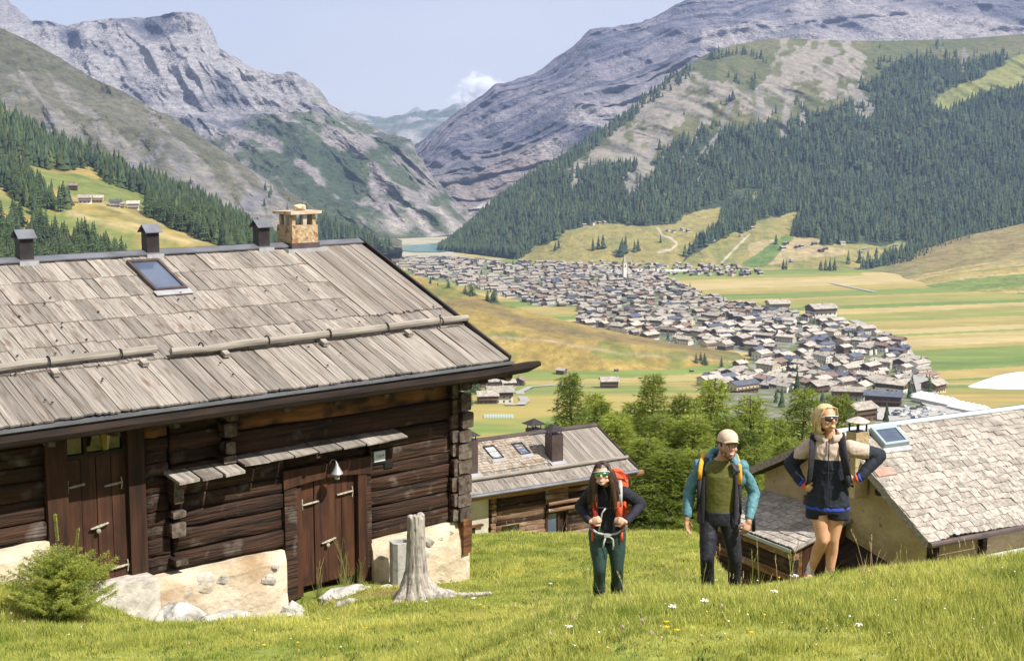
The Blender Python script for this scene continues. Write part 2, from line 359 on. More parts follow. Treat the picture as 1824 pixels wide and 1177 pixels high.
# ---- meadow slope with pines on the left
ridgeC = [(-300,60,1900),(0,200,1750),(80,243,1700),(150,272,1650),(230,305,1600),(320,346,1550),(400,388,1500),(450,416,1450),(520,448,1500),(620,482,2000)]
rowsC = [[(-300,1000,420),(300,900,520),(620,640,1450)], [(-300,330,1250),(0,350,1250),(200,400,1200),(400,445,1200),(620,500,1600)], ridgeC]
def dC(P, px, py, t): P[:,2] += fbm(P[:,0]/160, P[:,1]/160, 5, 4)*9 * np.where(t > .97, .2, 1); return P
def cC(P, px, py, t):
    n = fbm(P[:,0]/40, P[:,1]/60, 0, 5, .6); w = py - px*.30 + n*14
    c = mixc((.30,.255,.08), (.40,.31,.10), sstep(-.3,.3,n))
    c = mixc(c, (.20,.24,.065), sstep(.0,.35, np.sin(w/11.)*.6 + n))
    c = mixc(c, (.52,.42,.22), np.exp(-((py - np.interp(px, [60,120,180,250,320], [335,382,402,410,432]))/4)**2) * .9 + np.exp(-((py - np.interp(px, [120,250,420], [350,400,436]))/3)**2) * .6)
    return c
LC = Loft('left_hillside', rowsC, -300, 620, 300, 130, dC, cC, m_turf_far)

# ---- valley floor
ZF = -240.0
VY = [560, 600, 700, 900, 1100, 1250, 1400, 6000]; VZ = [-134, -139, -148, -163.5, -196, -226, ZF, ZF]
def floorz(x, y): return np.interp(y, VY, VZ) + 0 * x
def atf(px, py, dz=0):
    """the place on the valley floor seen at a pixel"""
    lo, hi = 560., 6000.
    for _ in range(30):
        m = (lo+hi)/2; q = at(px, py, m)
        if q[2] > floorz(q[0], q[1]): lo = m
        else: hi = m
    q = at(px, py, lo); q[2] = float(floorz(q[0], q[1])) + dz; return q
def stripes(P):
    """mown strips across the valley, each its own colour"""
    x, y = P[:,0], P[:,1]
    v = y*.965 - x*.26 + 26*vnoise(x/900, y/900)
    edges = np.cumsum(np.random.default_rng(5).uniform(9, 52, 160)); rr = np.random.default_rng(8)
    pal = np.array([(.42,.33,.125),(.47,.38,.17),(.30,.30,.085),(.19,.26,.062),(.36,.30,.10),(.25,.29,.08),(.50,.41,.21),(.40,.33,.12),(.155,.235,.055)])
    ci = rr.integers(0, 9, 161); br = rr.uniform(-600, 1800, 161); cj = rr.integers(0, 9, 161)
    k = np.clip(np.searchsorted(edges, v + 200), 0, 160)
    c = np.where((x < br[k])[:, None], pal[ci[k]], pal[cj[k]])
    c = c * (1 + .22*fbm(x/40, y/12, 0, 4))[:, None] * np.array([1.02,1.0,.92])
    return c
def cV(P, px, py):
    c = stripes(P); x, y = P[:,0], P[:,1]
    n = fbm(x/60, y/60, 0, 4)
    # broad green and gold country near the foot of our slope
    near = sstep(1500, 1250, y)
    g = mixc((.20,.27,.06), (.40,.33,.10), sstep(-.15,.2, np.sin(y/42.+x/300.)*.35 + n*.8))
    c = mixc(c, g, near * sstep(200, 60, np.abs(x - 60)) )
    beach = inpoly(px + n*8, py + n*2, [(560,450),(640,425),(845,412),(860,430),(800,444),(820,458),(700,466),(560,470)])
    c[beach] = mixc((.46,.42,.34), (.33,.34,.20), sstep(.0,.4,n))[beach]
    town = inpoly(px + n*14, py + n*5, TOWN)
    c[town] = mixc((.14,.17,.06), (.27,.255,.235), sstep(-.05,.15, fbm(x/9, y/9, 3, 3)))[town]
    return c
TOWN = [(690,462),(780,460),(1000,472),(1130,480),(1180,492),(1235,522),(1330,546),(1430,562),(1500,580),(1590,606),(1640,660),(1672,715),(1700,742),(1500,760),(1300,740),(1262,690),(1262,664),(1335,652),(1345,630),(1235,618),(1160,606),(1028,578),(1040,556),(1030,548),(960,546),(870,518),(745,492)]
ys = np.concatenate([np.geomspace(565, 3700, 520), np.geomspace(3750, 9000, 30)]); us = np.linspace(-.52, .56, 600)
U, Yg = np.meshgrid(us, ys); P = np.stack([(U*Yg).ravel(), Yg.ravel(), floorz(U, Yg).ravel()], 1)
ppx, ppy = proj(P)
tag(link('valley_floor', npmesh('valley_floor', P, gridfaces(len(ys), len(us)), m_field, cV(P, ppx, ppy))), kind='structure')
m_lake = mat('lake_water', (.06,.20,.21), (.09,.25,.26), (.01,.004,.01), .18, spec=.5)
lk = [(700,439),(740,436),(800,431),(835,427),(850,430),(812,446),(780,449),(740,449),(712,446)]
mb = MB(); mb.add([atz(x, y, ZF + 1.2) for x, y in lk], [tuple(range(len(lk)))]); tag(mb.obj('lake', m_lake), kind='structure')

# ---- golden spur that runs down to the right
ridgeS = [(480,432,2100),(660,474,1950),(730,492,1880),(800,506,1800),(870,530,1740),(950,556,1690),(1000,569,1660),(1100,591,1620),(1200,611,1600),(1290,624,1590),(1345,632,1580)]
rowsS = [[(480,662,1440),(820,664,1450),(1000,664,1450),(1200,658,1465),(1345,644,1530)], [(480,540,1650),(820,570,1580),(1000,605,1540),(1200,627,1520),(1345,637,1530)], ridgeS]
def dS(P, px, py, t):
    e = np.sin(np.clip(t,0,1)*math.pi) + .12
    P[:,2] += fbm(P[:,0]/130, P[:,1]/130, 8, 4)*7 * e; P[:,1] -= 26*fbm(P[:,0]/110 + P[:,2]/60, P[:,2]/200, 8, 3)*e; return P
def cS(P, px, py, t):
    n = fbm(P[:,0]/26, P[:,2]/9, 0, 5, .6); v = py - (px-800)*.17 + n*9
    c = mixc((.36,.26,.065), (.47,.34,.10), sstep(-.3,.3,n))
    c = mixc(c, (.24,.24,.055), sstep(.2,.5, np.sin(v/9.)*.45 + n))
    c = mixc(c, (.20,.15,.065), np.exp(-((py - np.interp(px, [850,950,1100,1300], [540,575,602,628]))/11)**2) * .85)
    c = mixc(c, (.50,.38,.24), np.exp(-((py - np.interp(px, [980,1100,1345], [600,628,640]))/3)**2) * .7)
    return mixc(c, (.17,.22,.05), sstep(.0,.3, n + .1) * np.exp(-((py-632)/7)**2) * .7)
LS = Loft('golden_spur', rowsS, 480, 1345, 330, 90, dS, cS, m_turf_far)

# ---- forested mountain on the right with its meadow foot
ridgeF = [(776,456,3080),(800,440,3150),(840,404,3250),(880,368,3330),(950,313,3500),(1000,280,3650),(1060,241,3800),(1100,212,3880),(1150,170,4000),(1200,134,4100),(1250,101,4200),(1275,90,4200),(1300,82,4250),(1350,73,4300),(1400,68,4300),(1500,73,4300),(1600,73,4350),(1700,70,4400),(1760,66,4400),(1824,61,4400),(2200,40,4500)]
rowsF = [[(776,458,3080),(800,457,3050),(920,466,2840),(1000,471,2770),(1180,478,2700),(1300,482,2660),(1500,490,2590),(1824,480,2680),(2200,480,2680)],
         [(776,457,3080),(800,453,3080),(920,455,2900),(1000,432,2880),(1100,412,2900),(1300,410,2900),(1500,425,2850),(1650,420,2900),(1824,380,3000),(2200,330,3000)],
         [(776,456.6,3080),(800,447,3100),(840,430,3160),(920,400,3150),(1000,370,3200),(1100,330,3300),(1300,300,3400),(1500,310,3400),(1824,290,3500),(2200,230,3500)],
         [(776,456.3,3080),(800,443,3130),(840,415,3220),(920,355,3350),(1000,310,3450),(1100,250,3650),(1300,170,3850),(1500,160,3900),(1824,160,3950),(2200,130,3900)], ridgeF]
def dF(P, px, py, t):
    e = np.sin(np.clip(t,0,1)*math.pi)**.6 * np.clip((px-776)/90, 0, 1)
    P[:,2] += fbm(P[:,0]/260, P[:,1]/260, 5, 4, .5)*26 * e
    a = sstep(.35,.6,t); P[:,1] -= gully(P, px, 120, 700, 5) * (14 + 55*a) * e
    return P
POLY_MEADOW = [[(915,470),(935,455),(1000,420),(1060,396),(1150,402),(1200,395),(1230,380),(1280,355),(1320,340),(1355,330),(1348,345),(1290,362),(1282,400),(1225,440),(1215,470)],
               [(1215,470),(1290,425),(1340,405),(1375,385),(1420,375),(1405,420),(1470,425),(1460,442),(1520,450),(1500,490),(1215,490)],
               [(1660,195),(1700,160),(1780,120),(1824,95),(2200,60),(2200,120),(1824,155),(1740,172),(1690,200)],
               [(1420,440),(1560,430),(1600,425),(1640,440),(1500,500),(1400,500)]]
POLY_ROCK = [[(1000,300),(1060,250),(1150,180),(1230,120),(1260,140),(1330,150),(1340,180),(1300,210),(1240,200),(1180,260),(1150,330),(1120,345),(1140,290),(1080,290),(1000,345)],
             [(1390,90),(1420,80),(1510,70),(1530,90),(1525,150),(1540,190),(1500,175),(1430,160),(1400,200),(1330,220),(1340,160)]]
def pF(px, py):
    n = fbm(px/34., py/26., 2, 5, .6)
    mead = np.zeros(len(px), bool)
    for q in POLY_MEADOW: mead |= inpoly(px + n*14, py + n*9, q)
    rock = np.zeros(len(px), bool)
    for q in POLY_ROCK: rock |= inpoly(px + n*34, py + n*40, q)
    chute = np.zeros(len(px), bool)
    for (a, b, c_, d, w) in ((1175,240,1122,342,9),(1262,190,1212,292,5),(1290,215,1238,288,5),(1310,160,1240,330,3),(1405,150,1394,245,6),(1432,170,1428,230,5),(1512,150,1540,195,14),(1715,85,1715,130,4),(1355,150,1350,200,8)):
        tt = np.clip(((px-a)*(c_-a) + (py-b)*(d-b)) / ((c_-a)**2 + (d-b)**2), 0, 1); chute |= np.hypot(px-a-(c_-a)*tt, py-b-(d-b)*tt) < w*(.5+tt*.9) + n*6
    # treeline: above it turf with scattered trees
    line = np.interp(px, [780,900,1000,1150,1250,1400,1500,1550,1600,1824], [400,335,300,290,235,215,190,150,112,100])
    return n, mead, rock, chute, line
def cF(P, px, py, t):
    n, mead, rock, chute, line = pF(px, py)
    g = gully(P, px, 60, 500, 5)
    c = mixc((.115,.13,.05), (.165,.16,.075), sstep(-.3,.3,n))
    und = mixc((.045,.065,.035), (.09,.11,.05), sstep(-.2,.3,n)); c = mixc(c, und, sstep(-8, 8, py - line))
    rk = mixc((.15,.14,.13), (.33,.295,.26), sstep(-.45,.35, g + n*.5))
    c[rock] = mixc(rk, c, sstep(.16,.36,fbm(px/22.,py/16.,9,4)))[rock]; c[chute] = mixc((.30,.275,.25), (.23,.215,.20), sstep(-.2,.3,n))[chute]
    m = stripes(np.stack([P[:,0], P[:,1]*3, P[:,2]], 1)); mm = mixc((.30,.27,.10), m, .35 + 0*n); mm = mixc(mm, (.20,.23,.075), sstep(.0,.3,n)*.6); c[mead] = mm[mead]
    lo = inpoly(px, py, POLY_MEADOW[1]); f = lo & inpoly(px, py, [(1320,470),(1400,425),(1415,430),(1370,470),(1345,482)]); c[f] = (.15,.23,.06)
    b = inpoly(px, py, [(1330,440),(1440,425),(1520,440),(1500,460),(1340,475)]); c[b & lo & ~f] = mixc((.46,.37,.20), (.40,.32,.16), n)[b & lo & ~f]
    for pts in ([(1170,408),(1180,425),(1196,432),(1206,440),(1195,448),(1172,452)], [(1335,425),(1310,445),(1285,468)]):
        for (a, b_), (c_, d) in zip(pts[:-1], pts[1:]):
            tt = np.clip(((px-a)*(c_-a) + (py-b_)*(d-b_)) / ((c_-a)**2 + (d-b_)**2), 0, 1); q = np.hypot(px-a-(c_-a)*tt, py-b_-(d-b_)*tt) < 1.8; c[q] = (.55,.49,.38)
    return c
LF = Loft('forested_mountain', rowsF, 776, 2200, 620, 250, dF, cF, m_turf_far)
# ---- rounded grass hills at the right edge of the valley
ridgeG = [(1330,506,2480),(1400,502,2520),(1480,492,2600),(1560,470,2680),(1610,456,2720),(1650,441,2760),(1720,420,2820),(1780,408,2850),(1824,398,2880),(2200,330,3000)]
rowsG = [[(1330,512,2440),(1400,516,2390),(1480,528,2250),(1600,540,2160),(1824,552,2080),(2200,560,2050)], [(1330,508,2460),(1480,508,2430),(1600,500,2430),(1700,478,2480),(1824,460,2500),(2200,430,2500)], ridgeG]
def dG(P, px, py, t): e = np.sin(np.clip(t,0,1)*math.pi) + .05; P[:,2] += fbm(P[:,0]/200, P[:,1]/160, 8, 3)*10*e; return P
def cG(P, px, py, t):
    n = fbm(P[:,0]/40, P[:,1]/40, 0, 5, .6)
    c = stripes(np.stack([P[:,0], P[:,1]*1.3, P[:,2]], 1))
    top = mixc((.27,.205,.09), (.33,.275,.11), sstep(-.3,.3,n)); top = mixc(top, (.17,.21,.075), sstep(.35,.0, (px-1500)/500.)*.8)
    return mixc(c, top, sstep(.42,.6, t + n*.12))
LG = Loft('grass_hill', rowsG, 1330, 2200, 300, 90, dG, cG, m_turf_far)

# ---- our own slope, from under the camera down into the valley
def G(x, y):
    x = np.asarray(x, float); y = np.asarray(y, float)
    z = -1.8 - .236*y - .10*sstep(0, -4, x)
    z = z - .065*np.maximum(y-31.5, 0) * sstep(31.5, 35, y) + .22*np.exp(-((y-30.5)/3.)**2)
    z = z - .12*np.maximum(y-60, 0)
    z = z + (.55*sstep(-.9, .9, x) + .095*np.clip(x-.4, 0, 6)) * np.exp(-((y-10.5)/3.9)**2)
    r = sstep(0, 1, (x - 2.7 - .09*(y-16))/1.8) * sstep(14.2, 21, y); z = z - 3.4*r*sstep(90, 40, y)
    z = z - .72*np.exp(-((x+4.3)/1.5)**2 - ((y-20.6)/1.3)**2) + .42*np.exp(-((x+8.2)/2)**2 - ((y-18.2)/2)**2) - .28*np.exp(-((x+.6)/1.8)**2 - ((y-23)/2)**2)
    z = z - .42*np.exp(-((x+4.0)/1.9)**2 - ((y-18.6)/1.8)**2)
    z = z + .052*np.clip(x-1.3, 0, 5) * np.exp(-((y-11.5)/3.9)**2)
    z = z + .05*fbm(x/1.7, y/1.7, 0, 4) + .10*fbm(x/6, y/6, 2, 2)
    return z
def g1(x, y): return float(G(np.array([x]), np.array([y]))[0])
def turfcol(x, y):
    n = fbm(x/1.6, y/1.6, 4, 5, .6); k = fbm(x/5, y/5, 9, 3)
    c = mixc((.22,.27,.05), (.42,.38,.11), sstep(-.25,.3, n*.7 + k))
    hump = sstep(-.4, 1.2, x) * np.exp(-((y-10.5)/4.5)**2); c = mixc(c, (.22,.30,.05), hump*.6)
    bare = np.exp(-((x+1.3)/1.3)**2 - ((y-21.3)/.8)**2); return mixc(c, (.20,.12,.06), bare * sstep(-.2,.2,n + .15))
ys = np.concatenate([np.arange(-6, 3, .6), np.geomspace(3, 60, 250)]); us = np.linspace(-1, 1, 340)
Yg, U = np.meshgrid(ys, us, indexing='ij'); X = U * (4 + .62*np.maximum(Yg, 0)) + .05*Yg
P = np.stack([X.ravel(), Yg.ravel(), G(X, Yg).ravel()], 1)
meadow = link('meadow', npmesh('meadow', P, gridfaces(len(ys), len(us)), m_ground, turfcol(P[:,0], P[:,1]), smooth=True)); tag(meadow, kind='structure')
ys = np.geomspace(58, 680, 60); us = np.linspace(-.75, .75, 80); U, Yg = np.meshgrid(us, ys)
Zg = np.interp(Yg, [58, 61, 90, 150, 300, 500, 600, 680], [-19.5, -20.4, -33, -55, -96, -126, -137, -152]); X = U*Yg
P = np.stack([X.ravel(), Yg.ravel(), (Zg + fbm(X/60, Yg/60, 0, 3)*.6*np.clip((Yg-60)/100,0,5)).ravel()], 1)
tag(link('lower_hillside', npmesh('lower_hillside', P, gridfaces(60, 80), m_ground, turfcol(P[:,0]/12, P[:,1]/12))), kind='structure')
# base land under everything, out to the horizon
mb = MB(); mb.box((-8990, -790, ZF-60), (8990, 14400, ZF-20)); tag(mb.obj('ground', m_turf_far), kind='structure')
o = bpy.data.objects['ground']; setcol(o.data, np.tile((.2,.22,.08), (8,1)))

# ---- air: one box of even haze round the whole place
hz = bpy.data.materials.new('haze'); hz.use_nodes = True; t = hz.node_tree; t.nodes.remove(t.nodes['Principled BSDF'])
pv = t.nodes.new('ShaderNodeVolumePrincipled'); t.links.new(pv.outputs[0], t.nodes['Material Output'].inputs['Volume'])
pv.inputs['Density'].default_value = 4.2e-5; pv.inputs['Color'].default_value = (.40,.56,1,1); pv.inputs['Anisotropy'].default_value = .1
mb = MB(); mb.box((-9000, -800, ZF-62), (9000, 14500, 1650)); hzo = mb.obj('haze', hz); tag(hzo, kind='stuff')
# ------------------------------------------------------------------ trees far off
m_conifer = mat('conifer_foliage', (.035,.062,.024), (.085,.12,.038), (.35,.35,.25), .9, rnd=.28, detail=3, lo=.35, hi=.65)
m_forest = mat('forest_foliage', (.85,.85,.85), (1.2,1.2,1.1), (.05,.05,.05), .95, attr='col')
m_bark = mat('bark', (.10,.075,.055), (.17,.13,.10), (8,8,1.5), .95, bump=((20,20,4), .8, .02))
def conifer_mesh(seed, H=18., wid=.2, whorls=11, n=11):
    """crown of drooping jagged tiers round a stem, unit metres"""
    r = random.Random(seed); mb = MB()
    for w in range(whorls):
        f = w / (whorls - 1); z = H * (.10 + .86*f); rad = H*wid*(1-f)**.75*(.75 + .5*r.random()) + .25
        ph = r.random()*6.28; lean = (r.uniform(-.02,.02)*H*f, r.uniform(-.02,.02)*H*f)
        top = (lean[0], lean[1], z + H*.135*(1-.45*f))
        ring = []; inner = []
        for k in range(n*2):
            a = ph + math.pi*k/n; q = rad*(1.0 + .35*r.random() if k % 2 else .45 + .2*r.random())
            ring.append((lean[0]+q*math.cos(a), lean[1]+q*math.sin(a), z - H*(.035*r.random() + (.02 if k % 2 else -.02))))
        b = [top] + ring
        mb.add(b, [(0, 1+k, 1+(k+1)%(2*n)) for k in range(2*n)])
        mb.add([(lean[0],lean[1],z)] + ring, [(0, 1+(k+1)%(2*n), 1+k) for k in range(2*n)])
    mb.add([(0,0,H*1.06)] + [(H*.03*math.cos(a), H*.03*math.sin(a), H*.93) for a in (0,2.1,4.2)], [(0,1,2),(0,2,3),(0,3,1)])
    return mb.mesh('pine_crown', m_conifer)
CON = [conifer_mesh(i, 18, .17 + .022*(i % 4), 9 + i % 4, 9) for i in range(7)]
tb = MB(); tb.tube([(0,0,-1.5),(0,0,4),(0,0,14)], [.32,.28,.1], 6); TRUNK = tb.mesh('trunk', m_bark)
# candidate places: (pos, height, screen size, what kind of place)
CAND = []
def sample(loft, px0, px1, t0, t1, n, test, hmin, hmax, place, seed):
    g = np.random.default_rng(seed); px = g.uniform(px0, px1, n); t = g.uniform(t0, t1, n)
    P, py = loft.pos(px, t); qx, qy = proj(P); k = test(qx, qy, g)
    h = g.uniform(hmin, hmax, n)
    for i in np.nonzero(k)[0]: CAND.append((P[i], h[i], h[i]/P[i,1], place))
FC = [[(-300,60),(0,200),(150,268),(330,352),(450,418),(520,450),(560,470),(430,452),(385,405),(350,392),(290,385),(250,345),(205,338),(165,300),(110,305),(60,300),(40,282),(0,275),(-300,250)],
      [(-300,280),(0,300),(25,300),(50,315),(80,352),(78,378),(60,388),(30,350),(0,335),(-300,330)],
      [(-300,360),(0,392),(50,392),(85,410),(110,425),(150,430),(190,442),(215,468),(240,490),(-300,520)],
      [(250,362),(300,372),(345,352),(400,388),(470,430),(520,450),(500,480),(410,446),(390,440),(330,418),(290,398),(262,385)]]
def tC(x, y, g):
    k = np.zeros(len(x), bool); n = fbm(x/30, y/20, 1, 4)
    for q in FC: k |= inpoly(x + n*8, y + n*6, q)
    hut = inpoly(x, y, [(85,330),(130,318),(200,330),(262,352),(262,385),(200,385),(130,375),(90,360)])
    return (k & ~hut & (g.random(len(x)) < .95)) | (inpoly(x, y, [(80,345),(135,372),(120,385),(75,370)]) & (g.random(len(x)) < .25))
sample(LC, -120, 600, .35, .995, 6400, tC, 13, 23, 'C', 1)
def tS(x, y, g): return g.random(len(x)) < 0
for px, py, h in ((767,511,15),(799,521,17),(829,532,16),(840,533,20),(868,548,23),(880,549,24),(876,550,19),(912,566,4),(893,558,5),(1340-560,516,10),(933,572,4)):
    Y = float(rowsample(ridgeS and [ridgeS, ridgeS], np.array([float(px)]), np.array([0.]))[1][0]) - 18
    p = at(px, py, Y); CAND.append((p, h, h/Y*2, 'S'))
def tB(x, y, g):
    n = fbm(x/16, y/12, 4, 4); return (inpoly(x + n*14, y + n*14, [(560,385),(600,398),(700,440),(700,470),(560,470),(530,400)])) | ((x > 330) & (n > .22) & (y > 300 + (x-330)*.2) & (g.random(len(x)) < .25))
sample(LB, 300, 715, .05, .97, 1500, tB, 13, 18, 'B', 2)
def tF(x, y, g):
    n, mead, rock, chute, line = pF(x, y)
    k = (y > line + n*10) & ~mead & (~rock | (g.random(len(x)) < .13)) & ~chute & (fbm(x/13., y/10., 6, 3) > -.52)
    k |= (~mead) & ~rock & (fbm(x/22., y/14., 5, 4) > .16) & (g.random(len(x)) < .30) & (y > np.interp(x, [780,1290,1600,1900], [400,88,76,70]))
    k |= (np.abs(y - np.interp(x, [800,950,1060,1150,1250], [440,316,244,173,104]) - 9) < 12) & (g.random(len(x)) < .32) & (x < 1230)
    k &= ~inpoly(x, y, [(1000,440),(1300,440),(1500,445),(1500,520),(1000,520)])
    return k & (x < 1900)
sample(LF, 780, 1900, .02, .99, 30000, tF, 11, 28, 'F', 3)
def near(loft, spots, place):
    for px, py, h in spots:
        # find the foot of the tree on the hillside seen at that pixel
        T = np.linspace(0, 1, 400); P, _ = loft.pos(np.full(400, float(px)), T); qx, qy = proj(P); i = int(np.argmin(np.abs(qy - py)))
        CAND.append((P[i], h, h/P[i,1], place))
near(LF, [(1056,446,26),(1066,444,28),(1074,442,27),(1108,452,32),(1114,450,34),(1105,456,28),(1130,448,24),(1136,446,23),(989,446,18),(995,442,18),(1382,435,20),(1176,432,18),(1220,456,24),(1228,452,26),(1236,448,24),(1248,440,25),(1260,434,26),(1275,430,25),(1290,424,26),(1300,416,25),(1310,410,24),(1470,494,30),(1478,490,32),(1486,486,30),(1462,496,26),(1395,496,26),(1400,495,27),(1510,470,28),(1530,468,26),(1545,466,25),(1560,464,26),(1575,462,26),(1590,458,26),(1605,455,28),(1620,450,30),(1632,446,28),(1645,443,28)], 'F')
g = np.random.default_rng(9)
for _ in range(900):        # conifers between the houses
    px, py = g.uniform(700, 1690), g.uniform(465, 755)
    if inpoly(px, py, TOWN) and g.random() < .17: p = atf(px, py); CAND.append((p, g.uniform(8,15), 0.5*12/p[1], 'T'))
for px, py in ((1240,650),(1248,648),(1255,650),(830,722),(836,724),(838,700),(850,702),(1285,655),(1610,655),(1640,655),(1650,690),(1655,700),(1625,690)): p = atf(px, py); CAND.append((p, 13, .1, 'T'))
CAND.sort(key=lambda c: -c[2])
inframe = [i for i, c in enumerate(CAND) if -10 < proj(c[0])[0] < 1840]
single = set(inframe[:290])
LAB = {'C': ('dark green pine among others on the golden slope at the left of the valley', 'pines on the left hillside'),
       'S': ('lone dark tree on the crest of the golden spur above the village', 'trees along the golden spur'),
       'F': ('tall dark conifer at the lower edge of the forest on the right mountain', 'conifers of the right mountain'),
       'B': ('dark conifer at the foot of the grey slope', 'conifers under the grey slope'), 'T': ('dark conifer standing between village houses', 'conifers in the village')}
FV, FF, FCOL = [], [], []; nb = 0
for i, (p, h, sz, place) in enumerate(CAND):
    if i in single:
        s = h / 18; lb = LAB[place][0]
        if place == 'C':
            qx, qy = proj(p)
            lb = f"{'short' if h < 15 else 'tall' if h > 20 else 'mid-sized'} dark pine " + ('in the lower wood' if qy > 388 and qx < 240 else 'left of the hut hamlet' if qx < 85 else 'behind the hut hamlet' if qx < 250 else 'right of the hut hamlet' if qx < 330 else 'near the right end of the wood') + ', ' + ('on the skyline side' if qy < 245 + qx*.3 else 'in the middle rows' if qy < 290 + qx*.3 else 'on its lower edge')
        o = empty('pine_tree', tuple(p), 0, lb, 'tree', LAB[place][1])
        a = g.uniform(0, 6.28); w = s * g.uniform(.9, 1.45)
        if place in 'S': w *= 1.5
        link('crown', CON[i % 7], o, (0,0,0), (0,0,a), (w, w, s)); link('trunk', TRUNK, o, (0,0,0), (0,0,0), (s,s,s))
    else:
        n = 6; a0 = g.uniform(0, 6.28); V = []; rw = h*g.uniform(.15,.30)
        col = np.array((.030,.052,.028)) * g.uniform(.5, 1.5) + np.array((.032,.030,.0)) * max(0, g.normal(.2,.5))
        for (z0, z1, r_) in ((.04,.55,1.),(.32,.82,.72),(.6,1.05,.42)):
            V.append((p[0], p[1], p[2] + h*z1))
            for k in range(n):
                q = rw*r_*g.uniform(.7,1.25); a = a0 + 6.283*k/n
                V.append((p[0]+q*math.cos(a), p[1]+q*math.sin(a), p[2] + h*(z0 + g.uniform(-.05,.05))))
            FF += [(nb, nb+1+k, nb+1+(k+1)%n) for k in range(n)]; nb += n+1
        FV += V; FCOL += [col]*len(V)
fo = link('forest', npmesh('forest', FV, FF, m_forest, np.array(FCOL))); tag(fo, kind='stuff')
print('trees', len(CAND), 'forest tris', len(FF))

# ------------------------------------------------------------------ the village
m_wl = mat('house_plaster', (.80,.76,.70), (.66,.62,.56), (.2,.2,.2), .9, rnd=.25)
m_wc = mat('house_cream_plaster', (.62,.52,.34), (.50,.43,.30), (.2,.2,.2), .9, rnd=.25)
m_wt = mat('house_timber', (.10,.06,.04), (.17,.10,.06), (.3,.3,2), .9, rnd=.35)
m_rs = mat('stone_slab_roof', (.26,.235,.205), (.52,.465,.40), (.45,.45,.45), .9, rnd=.22, bump=((1.5,1.5,1.5), .6, .2))
m_rd = mat('dark_metal_roof', (.07,.08,.11), (.12,.13,.17), (.3,.3,.3), .5, rnd=.2)
m_rr = mat('brown_roof', (.20,.13,.10), (.29,.20,.16), (.5,.5,.5), .9, rnd=.2)
m_win = mat('window_glass', (.03,.035,.045), rough=.15, spec=.6)
def house_meshes(w, l, h, pitch, ov=1.0, timber=.55):
    """gable house, ridge along x. returns meshes: lower walls, upper timber, roof, windows"""
    rz = math.tan(R(pitch)) * w/2; zt = h*(1-timber)
    a = MB(); a.box((-l/2,-w/2,-6), (l/2,w/2,zt))
    b = MB(); b.box((-l/2-.02,-w/2-.02,zt), (l/2+.02,w/2+.02,h))
    b.add([(-l/2-.02,-w/2,h),(-l/2-.02,w/2,h),(-l/2-.02,0,h+rz),(l/2+.02,-w/2,h),(l/2+.02,w/2,h),(l/2+.02,0,h+rz)], [(0,2,1),(3,4,5)])
    c = MB(); k = rz/(w/2); y = w/2+ov; z = h - ov*k; X = l/2+ov; t = .35
    for sgn in (-1, 1):
        vs = [(-X,0,h+rz+t),(X,0,h+rz+t),(X,sgn*y,z+t),(-X,sgn*y,z+t),(-X,0,h+rz),(X,0,h+rz),(X,sgn*y,z),(-X,sgn*y,z)]
        c.add(vs, [(0,1,2,3),(7,6,5,4),(3,2,6,7),(0,3,7,4),(1,5,6,2)])
    c.box((l*.12,w*.08,h+rz*.5), (l*.12+.9,w*.08+.9,h+rz+1.1))
    d = MB(); ny = max(2, int(l/3.2)); nz = max(1, int(h/2.9))
    for s_ in (-1, 1):
        for q in range(nz):
            for i in range(ny):
                x = -l/2 + l*(i+.5)/ny; zz = .9 + q*2.8
                d.box((x-.55, s_*(w/2+.03)-.02, zz), (x+.55, s_*(w/2+.03)+.02, zz+1.25))
            for i in range(max(2, int(w/3.4))):
                yy = -w/2 + w*(i+.5)/max(2, int(w/3.4)); d.box((s_*(l/2+.03)-.02, yy-.55, zz), (s_*(l/2+.03)+.02, yy+.55, zz+1.25))
    # balcony
    e = MB(); e.box((-l/2+.4,-w/2-1.1,zt), (l/2-.4,-w/2-.05,zt+.15)); e.box((-l/2+.4,-w/2-1.15,zt+.15), (l/2-.4,-w/2-1.05,zt+1.0))
    return a, b, c, d, e
KINDS = [(10,13,6.2,24,.5),(12,15,7.5,22,.4),(9,12,5.6,26,.65),(13,18,8.4,20,.3),(11,22,7.2,20,.55),(8,10,5.2,26,.8)]
HM = []
for kx, (w, l, h, pt, tm) in enumerate(KINDS): HM.append(house_meshes(w, l, h, pt, 1.1, tm))
wallm = [m_wl, m_wl, m_wc, m_wl, m_wt]; upm = [m_wt, m_wl, m_wt, m_wt, m_wc]; roofm = [m_rs, m_rs, m_rs, m_rs, m_rs, m_rd, m_rr, m_rs]
CACHE = {}
def hmesh(k, part, m):
    key = (k, part, m.name)
    if key not in CACHE: CACHE[key] = HM[k][part].mesh(['wall','upper_wall','roof','window','balcony'][part], m)
    return CACHE[key]
LNAME = {'house_plaster': 'pale plaster', 'house_cream_plaster': 'cream plaster', 'house_timber': 'dark timber', 'stone_slab_roof': 'grey stone-slab roof', 'dark_metal_roof': 'dark metal roof', 'brown_roof': 'brown roof'}
def house(p, rz, k, wm, um, rm, sc=1., where='in the crowded valley village', group='houses of the valley village', label=None, cat='house'):
    o = empty('village_house', tuple(p), rz, label or f"{['broad','large','small','tall','long','tiny'][k]} {'timber-topped ' if um is m_wt and wm is not m_wt else ''}{LNAME[wm.name]} house, {LNAME[rm.name]}, {where}", cat, group)
    o.scale = (sc,)*3
    for q, m in ((0, wm), (1, um), (2, rm), (3, m_win), (4, m_wt)):
        c = link(['wall','upper_wall','roof','window','balcony'][q], hmesh(k, q, m), o)
        if q == 3: c['kind'] = 'stuff'
    return o
g = np.random.default_rng(21); HS = []; cell = {}
